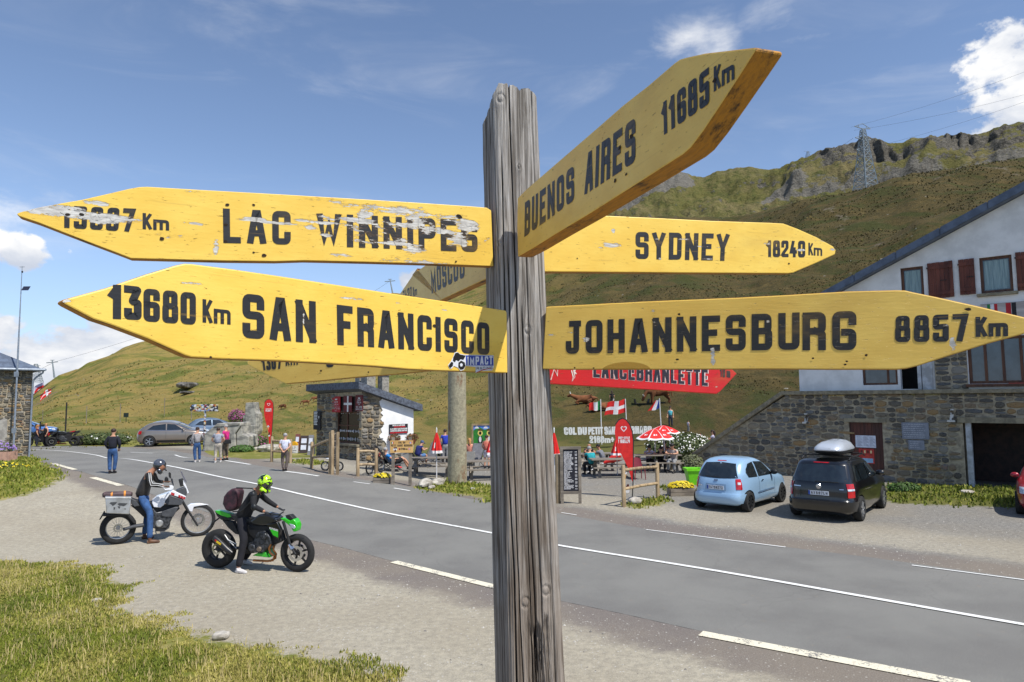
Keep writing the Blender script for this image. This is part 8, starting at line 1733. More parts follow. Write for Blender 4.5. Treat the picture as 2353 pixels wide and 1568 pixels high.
for cx_, cz_, r, mi in ((.22, .70, .085, 1), (.19, .60, .04, 5), (.26, .60, .04, 0), (.22, .85, .045, 5), (.23, .78, .03, 0)): n = 12; k.add([(X(x0)+W*cx_+W*r*math.cos(a), -.0285-.0006*(mi != 1), Zz(z1)-H*cz_+W*r*math.sin(a)*.95) for a in np.linspace(0, 6.28, n, endpoint=False)], [tuple(range(n))], mi)
k.build('print', [INKM, WHC, MATS['flag_red'], mat('flag_blue', rgb(40, 70, 160)), MATS['flag_green'], mat('dog_brown', rgb(120, 66, 36))], bd, fix=False)
# flags on the slope
def pole_flag(label, Z, foot, top, corners, colf, nm):
    pa = Plane(at_depth(Z(*foot), 44), 0); t0 = pa.uv(Z(*top)); t = thing('flag_on_pole', label, 'flag', pa.P, 0, 'flags behind the terrace'); k = MB(); k.tube([(0, 0, -1.5), (t0[0], 0, t0[1])], .03, 6); k.build('pole', WHC, t); c = [pa.uv(Z(*q)) for q in corners]; k = MB()
    def f(u, v): a = Vector(c[0]).lerp(Vector(c[1]), u); b = Vector(c[3]).lerp(Vector(c[2]), u); q = a.lerp(b, v); return (q.x, .12*math.sin(u*7+v)*(1-u*.4), q.y+.03*math.sin(u*8))
    k.sheet(f, 18, 12); k.mi = [colf((i % 18)/18, (i//18)/12) for i in range(216)]; k.build('cloth', [RED, WHC, MATS['flag_green'], MATS['flag_blue']], t, smooth=True, fix=False)
pole_flag('green white and red flag, left of the three', ZF, (668, 540), (659, 255), ((540, 300), (660, 270), (662, 368), (542, 375)), lambda u, v: 0 if u < .34 else (1 if u < .67 else 2), 0); pole_flag('red flag with a white cross between the two other flags', ZF, (936, 490), (917, 250), ((735, 290), (920, 255), (928, 395), (700, 425)), lambda u, v: 1 if (.38 < u < .56 or .38 < v < .60) else 0, 0); pole_flag('blue white and red flag, right of the three', ZF, (1298, 530), (1274, 245), ((1230, 275), (1277, 250), (1280, 350), (1148, 385)), lambda u, v: 0 if u < .3 else (1 if u < .62 else 3), 0)
# white letters on the slope
lp = Plane(at_depth(ZF(735, 632), 42.5), 0); t = thing('slope_letters', 'big white letters naming the pass standing on the grass slope', 'sign', lp.P); LW = mat('letter_white', rgb(228, 230, 228), rgb(208, 210, 208))
for s_, q in (('COL', ((275, 548), (408, 548), (408, 628), (282, 628))), ('DU', ((420, 546), (515, 546), (515, 628), (425, 628))), ('PETIT', ((530, 545), (682, 542), (685, 625), (532, 628))), ('SAINT', ((698, 540), (872, 540), (872, 625), (705, 628))), ('BERNARD', ((890, 538), (1192, 534), (1195, 615), (890, 620))), ('2188m+', ((545, 636), (798, 640), (800, 712), (548, 716)))):
    Q = [lp.uv(ZF(*p)) for p in q]; W_ = text_units(s_, .27, .12, .66); x = 0
    for ch in s_:
        cw = GL[ch][0]*(.66-.27)+.27; u0, u1 = x/W_, (x+cw)/W_; L_ = lambda a, b, u: (a[0]*(1-u)+b[0]*u, a[1]*(1-u)+b[1]*u); k = MB(); text(k, ch, [L_(Q[0], Q[1], u0), L_(Q[0], Q[1], u1), L_(Q[3], Q[2], u1), L_(Q[3], Q[2], u0)], t=.27, w=.66, gap=.12, y=0, depth=.06, step=.003); k.build('letter', LW, t, fix=False); x += cw+.12
# planters, bin, chair
YF = mat('yellow_flower', rgb(216, 196, 30), rgb(196, 170, 24)); PF_ = mat('violet_flower', rgb(150, 120, 190)); WF = mat('daisy_white', rgb(236, 236, 230))
def planter(label, p, w, d, h, m, fol, name='planter_box', rz=0, planks=True, fh=.18, n=260, nf=160, sd=1):
    t = thing(name, label, 'planter', p, rz)
    for s_ in (-1, 1):
        for j in range(2 if planks else 1): hh = h/(2 if planks else 1); k = MB(); k.box((0, s_*d/2, hh*(j+.5)), (w, .04, hh-.01)); k.build('side_board', m, t); k = MB(); k.box((s_*w/2, 0, hh*(j+.5)), (.04, d-.05, hh-.01)); k.build('end_board', m, t)
    k = MB(); k.box((0, 0, h*.85), (w-.05, d-.05, .02)); k.build('soil', DARKI, t)
    if fol: foliage('flowers', t, (0, 0, h+fh*.4), (w*.52, d*.55, fh), n, fol, .05, sd, .045, nf)
    return t
planter('wooden trough of bright yellow flowers beside the light blue car', G(ZF(1500, 1258)), .85, .36, .25, WOODG, [LEAF2, LEAF1, YF], nf=260, fh=.16, rz=.1); planter('wooden trough of yellow flowers in front of the short log fence', G(ZE(-85, 1104)), .62, .3, .2, WOODG, [LEAF2, LEAF1, YF], nf=90, fh=.12); planter('grey concrete planter behind the wooden pass sign', G(ZE(305, 848)), .5, .45, .75, mat('concrete', rgb(150, 148, 142)), [LEAF2, LEAF1, YF], planks=False, nf=20, fh=.2); planter('grey concrete planter right of the stone column', G(ZE(1280, 862)), .5, .45, .75, MATS['concrete'], None, planks=False)
q = G((-28, 1062)); PK = mat('pink_concrete', rgb(192, 152, 132), rgb(170, 134, 118)); planter('pink trough of violet flowers before the stone house', q, 2.3, .6, .5, PK, [LEAF2, LEAF1, PF_], planks=False, nf=180, n=900, fh=.38, sd=4, rz=.1); yb = thing('flower_bed', 'low bed of small yellow flowers below the pink trough', 'flowers', G((-10, 1078))); foliage('flowers', yb, (0, 0, .05), (1.5, .5, .22), 900, [LEAF1, LEAF2, YF], .06, 6, .035, 110)
g = G(ZF(1632, 1145)); t = thing('green_bin', 'bright lime green square bin left of the light blue car', 'bin', g); k = MB(); w0, w1, h = .20, .30, .62; k.add([(s1*w, s2*w, z) for w, z in ((w0, 0), (w1, h), (w1-.03, h), (w0, .04)) for s1, s2 in ((-1, -1), (1, -1), (1, 1), (-1, 1))], [(3, 2, 1, 0)]+[(4*r+i, 4*r+(i+1) % 4, 4*r+4+(i+1) % 4, 4*r+4+i) for r in range(3) for i in range(4)]+[(12, 13, 14, 15)]); k.build('body', mat('lime_plastic', rgb(120, 214, 30), rgb(110, 200, 26), rough=.4), t, bevel=.008); k = MB(); k.box((0, -w1-.0, h-.04), (w1*2+.06, .04, .09)); k.box((0, w1, h-.04), (w1*2+.06, .04, .09)); k.box((-w1-.01, 0, h-.04), (.04, w1*2-.04, .09)); k.box((w1+.01, 0, h-.04), (.04, w1*2-.04, .09)); k.build('rim', MATS['lime_plastic'], t)
g = G(ZF(1055, 1092)); t = thing('red_chair', 'dark red plastic chair by the empty picnic table', 'chair', g, rad(190)); k = MB(); k.sheet(lambda u, v: ((u-.5)*.46, .22-.44*v, .45), 4, 4); k.build('seat', MRED, t); k = MB(); k.sheet(lambda u, v: ((u-.5)*(.48-.1*v*v), -.22-.08*v+.06*(2*u-1)**2, .45+.42*v*(1-.12*(2*u-1)**2)), 8, 6); k.build('backrest', MRED, t, smooth=True)
for x in (-.2, .2):
    for y in (-.2, .2): k = MB(); k.tube([(x*1.15, y*1.15, 0), (x, y, .45)], .018, 6); k.build('leg', MRED, t)
# left group: milestone, A-boards, monument, sticker sign
g = G(ZC(1862, 1240)); t = thing('milestone', 'white milestone with a rounded yellow top', 'milestone', g); h = Plane(g, 0).hit(ZC(1862, 1045)).z-g.z; w = .24; k = MB(); k.box((0, 0, h*.34), (w*2, .25, h*.68)); sb = k.build('base', WHC, t); k = MB(); k.prism([(-w, h*.68), (w, h*.68)]+[(w*math.cos(a), h*.68+h*.32*math.sin(a)) for a in np.linspace(0.01, 3.13, 12)][1:-1], -.125, .125); k.build('cap', mat('milestone_yellow', rgb(226, 166, 24)), t); k = MB()
for i, (s_, w_) in enumerate((('COL DU', .14), ('PETIT', .12), ('ST BERNARD', .2), ('2188 m', .14))): text(k, s_, [(-w_, h*.6-i*h*.14), (w_, h*.6-i*h*.14), (w_, h*.52-i*h*.14), (-w_, h*.52-i*h*.14)], y=-.127, step=.0006, low=True)
k.build('lettering', INKM, sb, fix=False)
for i, (a, b, f, lb) in enumerate((((1890, 930), (1970, 1130), (1925, 1215), 'reddish folding postcard stand, leftmost beside the milestone'), ((1962, 955), (2100, 1210), (2030, 1235), 'dark brown folding board with white papers next to the milestone'), ((2088, 945), (2180, 1210), (2135, 1265), 'grey folding stand with pictures just left of the stone hut'))):
    g = G(ZC(*f)); x0, x1, z0, z1 = rect_on(ZC, a, b, g); t = thing('folding_board', lb, 'display board', g, 0, 'folding boards by the milestone'); W = x1-x0; H = z1-g.z
    for s_ in (-1, 1): k = MB(); k.bar((0, s_*.32, 0), (0, s_*.03, H), W*.8, .03, up=(0, 1, 0) if False else (0, s_, .3)); k.build('panel', [mat('board_reddish', rgb(120, 70, 62)), mat('board_dark', rgb(62, 50, 48)), mat('board_grey', rgb(128, 128, 132))][i], t)
    for j in (.72, .36):
        k = MB(); y = -.32+.29*j; k.box((0, y-.03, H*j), (W*.58, .012, H*.27), M=Matrix.Rotation(-math.atan(.29/H), 3, 'X')); k.build('paper', PAPER, t)
def rock(name, label, cat, Z, a, b, foot, m=SLABS, depth=.6, rough=.12, seed=1, jag=1.0, group=None, shape=None):
    g = G(Z(*foot)); P = Plane(g, 0); p, q = P.uv(Z(*a)), P.uv(Z(*b)); o = None; me = MB(); n = 22; mm = 14; W, H = (q[0]-p[0])/2, (p[1]-min(q[1], 0)); cx_ = (p[0]+q[0])/2
    me.ball((0, 0, 0), 1, n, mm); V = np.array(me.v); d = 1+rough*2*fbm(V[:, 0]*1.7+seed*7, V[:, 1]*1.7+V[:, 2]*2.1, 4, seed)*jag; V = V*d[:, None]; V = np.sign(V)*np.abs(V)**.75; me.v = [(cx_+x*W, y*depth, max(-.1, H*.46+z*H*.54)) for x, y, z in V]
    t = thing(name, label, cat, g, 0, group); me.build('block', mat('dark_rock', rgb(120, 116, 108), rgb(58, 56, 52), sc=.9, bump=.8, bsc=4) if 'outcrop' in label else m, t, smooth=25); return t
MON = mat('monument_stone', rgb(172, 168, 156), rgb(120, 118, 112), sc=1.6, st=(1, 1, 2), bump=.7, bsc=9)
def traced_block(name, label, cat, Z, foot, polys, m=MON, dep=1.6):
    g = G(Z(*foot)); P = Plane(g, 0); t = thing(name, label, cat, g)
    for i, (nm, poly, y0, y1) in enumerate(polys):
        k = MB(); pts = [P.uv(Z(*q)) for q in poly]; pts = [(x, max(z, -.15)) for x, z in pts]; k.prism(pts, y0, y1); k.build(nm, m, t, bevel=.05, seg=2)
    return t
traced_block('stone_ramp', 'big sloping block of pale cracked stone behind the walking women', 'boulder', ZC, (700, 1200), [('slab', [(455, 930), (660, 762), (1020, 748), (1030, 800), (940, 920), (950, 1190), (450, 1200)], 0, 1.8), ('side_block', [(950, 925), (1030, 800), (1045, 930), (1140, 970), (1140, 1140), (955, 1195)], .12, 1.9), ('slab_top', [(600, 818), (665, 765), (1018, 752), (1000, 790)], -.05, .0)])
traced_block('stone_monument', 'weathered grey stone tower left of the red teardrop flag', 'monument', ZC, (1180, 960), [('pillar', [(1100, 960), (1098, 560), (1105, 440), (1235, 430), (1250, 545), (1275, 620), (1278, 970)], 0, 1.3), ('side', [(1230, 560), (1300, 610), (1303, 880), (1275, 960), (1230, 960)], .1, 1.2), ('step', [(1040, 800), (1270, 790), (1272, 960), (1050, 960)], -.3, -.003), ('step', [(1060, 640), (1098, 640), (1098, 800), (1060, 800)], .1, 1.1)])
g = G(ZC(450, 1200)); x0, x1, z0, z1 = rect_on(ZC, (240, 465), (675, 572), g); t = thing('sticker_sign', 'roadside sign and pole completely covered with stickers', 'sign', g)
m, T, b = mk('stickers'); oc = T.new('ShaderNodeTexCoord').outputs['Object']; v = T.new('ShaderNodeTexVoronoi', distance='CHEBYCHEV', ins={'Vector': T.mapv(oc, (1, 1, 1.4)), 'Scale': 7.0}); h = T.new('ShaderNodeSeparateColor', ins={0: v.outputs['Color']}); cr = T.new('ShaderNodeValToRGB'); T.l.new(h.outputs[0], cr.inputs[0]); cr.color_ramp.interpolation = 'CONSTANT'
for i, cl in enumerate([(210, 210, 214), (40, 40, 44), (226, 226, 226), (150, 40, 40), (120, 150, 190), (200, 190, 150), (60, 60, 66), (200, 150, 60)]): q = cr.color_ramp.elements.new(i/8+.001); q.color = rgb(*cl)
T.l.new(T.mix(T.mr(T.noise(oc, 60, 2), .55, .6), cr.outputs[0], rgb(50, 50, 56)), b.inputs['Base Color']); k = MB(); k.box(((x0+x1)/2-g.x, 0, (z0+z1)/2-g.z), (x1-x0, .05, z1-z0)); k.build('panel', m, t, bevel=.02); k = MB(); k.tube([(0, .05, 0), (0, .05, z1-g.z-.1)], .07, 10); k.build('pole', m, t)
# bicycles
def bicycle(label, Z, rear, front, cf, coat):
    A, B = G(Z(*rear)), G(Z(*front)); a = math.atan2(B.y-A.y, B.x-A.x); t = thing('bicycle', label, 'bicycle', A, a); L = (B-A).length; s_ = L/1.08; R = .34*s_
    for x in (0, L):
        w = part_empty('wheel', t, (x, 0, R)); k = MB(); k.lathe([(R, -.02), (R, .02), (R-.045, .02), (R-.045, -.02)], 32, axis='y', close=True); k.build('tyre', TYRE, w); k = MB(); k.lathe([(R-.045, -.012), (R-.045, .012), (R-.065, .012), (R-.065, -.012)], 32, axis='y', close=True)
        for i in range(16): q = 6.283*i/16; k.bar((0, .02*(-1)**i, 0), ((R-.06)*math.cos(q), 0, (R-.06)*math.sin(q)), .004, .004)
        k.build('rim', CHR, w)
    F = lambda *p: [(x*s_, y, z*s_) for x, y, z in p]; k = MB(); k.tube(F((.40, 0, .30), (.30, 0, .78)), .02, 8); k.tube(F((.40, 0, .30), (.88, 0, .74)), .026, 8); k.tube(F((.33, 0, .72), (.86, 0, .80)), .022, 8); k.tube(F((0, .05, .34), (.40, .03, .30)), .014, 6); k.tube(F((0, .05, .34), (.32, .02, .68)), .014, 6); k.build('frame', cf, t, smooth=True)
    k = MB(); k.tube(F((.87, 0, .88), (.90, 0, .68), (1.08, .05, .34)), .018, 6); k.tube(F((.87, 0, .88), (.90, 0, .68), (1.08, -.05, .34)), .018, 6); k.build('fork', BLKP, t); k = MB(); k.tube(F((.86, -.3, .96), (.90, 0, .93), (.86, .3, .96)), .013, 6); k.build('handlebar', BLKP, t); k = MB(); k.ball(tuple(q*s_ for q in (.27, 0, .86)), (.14, .06, .035), 10, 6); k.tube(F((.30, 0, .76), (.28, 0, .86)), .014, 6); k.build('saddle', coat, t)
    k = MB(); k.lathe([(.09, -.06), (.09, -.055), (0, -.055)], 16, (.40*s_, 0, .30*s_), 'y'); k.bar((.40*s_, -.07, .30*s_), (.48*s_, -.08, .16*s_), .02, .02); k.build('crank', STEEL, t)
bicycle('white and black mountain bike leaning behind the log fence by the hut', ZD, (395, 1505), (612, 1525), WHP, WHP); bicycle('dark mountain bike by the reclining visitors', ZD, (1090, 1565), (1270, 1540), BLKP, BLKP)
g = G(ZD(540, 1560)); x0, x1, z0, z1 = rect_on(ZD, (482, 885), (588, 1555), g); t = thing('carved_post_sign', 'narrow upright wooden sign with vertical carved words before the hut', 'sign', g)
for x in (x0, x1): k = MB(); k.box((x-g.x, 0, (z1-g.z)/2-.03), (.10, .10, z1-g.z)); k.build('post', LOG, t)
k = MB(); k.box(((x0+x1)/2-g.x, 0, (z1-g.z)*.56), (x1-x0-.11, .04, (z1-g.z)*.8)); k.build('panel', WOODG, t); k = MB(); tb = MB(); L = (z1-g.z)*.74; text(tb, 'BIENVENUE AU COL', [(-L/2, .06), (L/2, .06), (L/2, -.06), (-L/2, -.06)], t=.2, y=-.022, step=.0004, low=True); k.add([((x0+x1)/2-g.x-z_, y, (z1-g.z)*.56+x) for x, y, z_ in tb.v], tb.f); k.build('lettering', INKM, t, fix=False)
# picture board (plain figures with face holes)
g = G(ZE(1470, 700)); x0, x1, z0, z1 = rect_on(ZE, (1305, 190), (1720, 688), g); t = thing('picture_board', 'painted photo board of green mountains and costumed figures with face holes', 'picture board', g+Vector((0, .9, 0))); X = lambda x: x-g.x; W, H = x1-x0, z1-z0; Zz = lambda z: z-g.z
for a, b, c, d in ((x0, z0, x1, z0+.1), (x0, z1-.1, x1, z1), (x0, z0+.1, x0+.1, z1-.1), (x1-.1, z0+.1, x1, z1-.1)): k = MB(); k.box((X((a+c)/2), -.01, Zz((b+d)/2)), (c-a, .06, d-b)); k.build('frame_board', LOG, t)
k = MB(); k.box((X((x0+x1)/2), .01, Zz((z0+z1)/2)), (W-.19, .03, H-.19)); bd = k.build('panel', mat('board_green', rgb(40, 130, 44), rgb(30, 112, 38)), t); k = MB()
def disc(cx_, cz_, rx, rz, mi, y): k.add([(X(x0)+W*(cx_+rx*math.cos(a)), y, Zz(z1)-H*(cz_-rz*math.sin(a))) for a in np.linspace(0, 6.28, 12, endpoint=False)], [tuple(range(12))], mi)
k.add([(X(x0)+W*a, -.006, Zz(z1)-H*b) for a, b in ((.05, .04), (.95, .04), (.95, .26), (.7, .14), (.5, .2), (.3, .10), (.05, .22))], [tuple(range(7))], 0)
for a in (.2, .55, .8): k.add([(X(x0)+W*(a+u), -.007, Zz(z1)-H*v) for u, v in ((-.1, .15), (0, .05), (.1, .15))], [(0, 1, 2)], 1)
for cx_, b2, sk_ in ((.33, 2, 3), (.68, 4, 3)): disc(cx_, .52, .10, .13, b2, -.008); disc(cx_, .70, .13, .10, 6, -.008); disc(cx_-.06, .82, .05, .05, 1, -.009); disc(cx_+.09, .82, .05, .05, 1, -.009); disc(cx_, .30, .10, .09, sk_, -.009); disc(cx_, .30, .05, .055, 5, -.010); disc(cx_, .20, .10, .03, 6, -.011); disc(cx_, .50, .05, .10, 1, -.0095)
k.build('painting', [mat('sky_blue_paint', rgb(90, 130, 210)), WHC, INKM, mat('face_cream', rgb(226, 206, 110)), MATS['flag_red'], DARKI, mat('hat_brown', rgb(96, 52, 28))], bd, fix=False)
# field posts, distant signs, boulders
for i, (f, tp, r) in enumerate((((745, 1110), (755, 742), .07), ((983, 985), (987, 785), .05), ((1368, 970), (1355, 757), .05), ((1873, 905), (1870, 690), .04), ((2182, 945), (2185, 850), .05), ((484, 962), (486, 828), .04))):
    h, g = hgt(ZA, tp, f, 1.0); t = thing('field_post', ['dark tall thin post behind the parked motorcycles', 'thin wooden post in the meadow right of the dark tall post', 'thin wooden post left of the small green box sign', 'faint thin post above the brown off-roader', 'short post beside the sticker-covered sign', 'faint post nearest the stone house'][i], 'post', g, 0, 'thin posts in the meadow'); k = MB(); k.tube([(0, 0, -.1), (0, 0, h)], r, 6); k.build('post', WOODG if i else BLKP, t)
g = G(ZA(1437, 972)); h = Plane(g, 0).hit(ZA(1437, 862)).z-g.z; t = thing('small_sign', 'small square dark green sign standing in the meadow', 'sign', g); k = MB(); k.tube([(0, 0, 0), (0, 0, h)], .04, 6); k.build('post', BLKP, t); k = MB(); k.box((0, -.05, h*.78), (h*.5, .06, h*.44)); k.build('panel', mat('sign_green', rgb(26, 44, 40)), t)
g = G(ZO(690, 720)); h = Plane(g, 0).hit(ZO(690, 378)).z-g.z; t = thing('road_sign', 'dark direction sign seen from behind beyond the parked motorcycles', 'sign', g); w = h*.24; k = MB(); k.tube([(0, 0, 0), (0, 0, h)], .05, 6); k.build('post', BLKP, t); k = MB(); k.box((0, -.06, h*.8), (w*2, .04, h*.11)); k.build('panel', BLKP, t); k = MB(); k.box((0, -.06, h), (w*2, .04, h*.02)); k.build('bar', WOODG, t)
for lb, Z, a, b, f, d in (('large grey boulder at the verge left of the man in white', ZC, (1335, 1090), (1640, 1210), (1480, 1210), .9), ('small rounded boulder beside the large one at the verge', ZC, (1232, 1130), (1312, 1190), (1270, 1192), .4), ('white rock at the foot of the large red teardrop flag', ZF, (940, 1282), (1090, 1342), (1010, 1342), .3), ('pale flat rock on the left of the column mound', ZE, (640, 1145), (745, 1195), (690, 1195), .3), ('pale rock on the right of the column mound', ZE, (1300, 1180), (1372, 1222), (1335, 1222), .2), ('pile of thin slabs left of the column', ZE, (490, 1045), (700, 1170), (600, 1172), .5), ('broad slab leaning at the column mound', ZE, (690, 1040), (900, 1130), (800, 1135), .5), ('dark overhanging rock outcrop high on the left slope', ZC, (75, 118), (318, 212), (200, 212), 2.5), ('grey stones below the outcrop on the left slope', ZC, (130, 255), (285, 300), (200, 300), 2), ('white stone block in the grass beside the garage post', ZI, (1195, 910), (1375, 960), (1290, 962), .2), ('pale stone in the grass by the wall foot', ZI, (480, 860), (625, 915), (550, 918), .2), ('flat grey stone at the edge of the near grass', None, (212, 1376), (232, 1384), (222, 1384), .1), ('flat pale stone in the gravel by the near grass', None, (490, 1453), (525, 1468), (508, 1468), .12)): rock('boulder', lb, 'rock', Z or (lambda x, y: (x, y)), a, b, f, depth=d, seed=len(lb), group='boulders and stones')
# pylons and wires
GAL = mat('galvanised', rgb(150, 160, 164), rgb(120, 130, 136), metal=.3, rough=.5); WIRE = mat('wire', rgb(96, 100, 108))
def pylon(label, foot, top, Y, w, arms=((.78, .32), (.90, .42)), group='power line pylons'):
    b, t_ = at_depth(foot, Y), at_depth(top, Y); H = t_.z-b.z; t = thing('lattice_pylon', label, 'pylon', b, rad(20), group); r = H*.004+.04; k = MB(); q = lambda s1, s2, f: (s1*w*(1-.85*f), s2*w*(1-.85*f), H*f)
    S4 = ((-1, -1), (1, -1), (1, 1), (-1, 1)); fs = np.linspace(0, .95, 10)
    for s_ in S4: k.bar(q(*s_, 0), q(*s_, .95), r*2, r*2)
    for i in range(9):
        for j in range(4): a, c = S4[j], S4[(j+1) % 4]; k.bar(q(*a, fs[i]), q(*c, fs[i+1]), r, r); k.bar(q(*c, fs[i]), q(*a, fs[i+1]), r, r); k.bar(q(*a, fs[i+1]), q(*c, fs[i+1]), r, r)
    k.build('lattice', GAL, t)
    for f, l in arms:
        k = MB(); L = H*l*.5
        for s_ in (-1, 1): k.bar((0, 0, H*f), (s_*L, 0, H*(f+.02)), r*1.6, r*1.6); k.bar((0, 0, H*(f+.08)), (s_*L, 0, H*(f+.02)), r, r); k.bar((s_*L*.5, 0, H*(f+.01)), (s_*L*.5, 0, H*(f+.05)), r, r)
        k.build('arm', GAL, t)
    return b, t_
pylon('large lattice pylon in front of the rocky ridge', (1990, 445), (1958, 292), 172, 2.2, ((.62, .28), (.80, .30), (.97, .3))); pylon('small twin pylon on the crest of the ridge', (1857, 372), (1856, 347), 690, 3, ((.9, .9),)); pylon('faint lattice pylon behind the stone house roof', ZX(440, 415), ZX(445, 165), 300, 2.6, ((.35, .4), (.6, .4), (.85, .4)))
for lb, f, tp, Y in (('ski lift pylon with a crossbar on the left skyline', (125, 868), (120, 828), 268), ('ski lift pylon with a crossbar between the signboards', (903, 678), (896, 642), 283)):
    b, t_ = at_depth(f, Y), at_depth(tp, Y); H = t_.z-b.z; t = thing('lift_pylon', lb, 'pylon', b, 0, 'ski lift pylons'); k = MB(); k.tube([(0, 0, 0), (t_.x-b.x, 0, H)], [.35, .2], 8); k.build('mast', GAL, t); k = MB(); k.bar((t_.x-b.x-2.2, 0, H*.85), (t_.x-b.x+2.2, 0, H*.9), .25, .3); k.bar((t_.x-b.x-.8, 0, H), (t_.x-b.x+.8, 0, H), .2, .2); k.build('crossbar', GAL, t)
def wire(label, pts, r):
    P = [at_depth(p, Y) for p, Y in pts]; t = thing('cable', label, 'cable', P[0]); k = MB(); n = 24; L = []
    for i in range(n+1): u = i/n; a = P[0].lerp(P[-1], u); a.z -= 4*u*(1-u)*(P[0]-P[-1]).length*.02; L.append(a-P[0])
    k.tube(L, r, 4); k.build('wire', WIRE, t)
for i, (a, b) in enumerate((((1955, 293), (2400, 148)), ((1962, 300), (2400, 205)), ((1978, 345), (2400, 218)), ((1985, 372), (2400, 262)))): wire(['uppermost power cable from the big pylon to the right', 'second power cable from the big pylon to the right', 'third power cable from the big pylon to the right', 'lowest power cable from the big pylon to the right'][i], [(a, 172), (b, 150)], .022)
wire('cable between the twin pylon and the big pylon', [((1740, 400), 400), ((1960, 318), 172)], .03); wire('lift cable rising over the left skyline', [((-20, 895), 280), ((125, 832), 268)], .05); wire('lift cable from the left skyline up behind the boards', [((125, 832), 268), ((520, 700), 280)], .05); wire('lift cable left of the small pylon between the boards', [((700, 760), 285), ((896, 646), 283)], .05)
# ------------------------------------------------ vegetation
def bush(label, Z, a, b, foot, mats_, n, size, fl=None, nfl=0, depth=1.0, seed=1, name='bush', cat='bush', dz=0):
    g = G(Z(*foot)); P = Plane(g, 0); p, q = P.uv(Z(*a)), P.uv(Z(*b)); t = thing(name, label, cat, g); W, H = (q[0]-p[0])/2, p[1]; foliage('foliage', t, ((p[0]+q[0])/2, 0, H*.42+dz), (W, depth, H*.58), n, mats_, size, seed, fl, nfl); return t
bush('clump of tall white daisies above the terrace', ZF, (1250, 605), (1830, 860), (1560, 870), [LEAF1, LEAF2, WF], 7000, .09, .045, 330, 1.4, 3, 'daisy_bed', 'flowers'); bush('white daisies around the parasols', ZF, (1120, 640), (1330, 800), (1220, 880), [LEAF2, LEAF1, WF], 1600, .08, .045, 60, .8, 5, 'daisy_bed', 'flowers')
bush('grey green shrub beside the ramp of the inn', ZF, (1490, 830), (1740, 1010), (1610, 1020), [mat('sage_leaf', rgb(112, 116, 84), rgb(90, 94, 68)), LEAF2, WF], 2200, .07, None, 0, .7, 7); bush('low green plants left of the man in white shirt', ZC, (870, 1100), (1240, 1215), (1050, 1218), [mat('bright_leaf', (.07, .16, .02, 1), (.05, .11, .015, 1)), LEAF1, WF], 1800, .10, None, 0, .7, 9, 'weeds', 'weeds')
bush('pink willowherb behind the stone monument', ZC, (850, 540), (1100, 700), (980, 760), [LEAF2, mat('willowherb', rgb(150, 70, 120)), mat('willowherb', rgb(150, 70, 120))], 1500, .12, .07, 260, 1.2, 11, 'willowherb', 'flowers'); bush('weeds with pink flowers between the boulder and monument', ZC, (1140, 950), (1450, 1120), (1290, 1140), [LEAF1, LEAF2, mat('willowherb', rgb(150, 70, 120))], 1900, .09, .05, 90, .8, 13, 'weeds', 'weeds'); bush('green weeds at the foot of the inn wall', ZI, (170, 800), (640, 930), (400, 935), [MATS['bright_leaf'], LEAF1, WF], 1500, .06, None, 0, .35, 15, 'weeds', 'weeds')
bush('verge of wild plants behind the parked motorcycles', ZA, (880, 1090), (1480, 1215), (1180, 1222), [LEAF1, LEAF2, WF], 5000, .12, .06, 30, 1.4, 17, 'weeds', 'weeds')
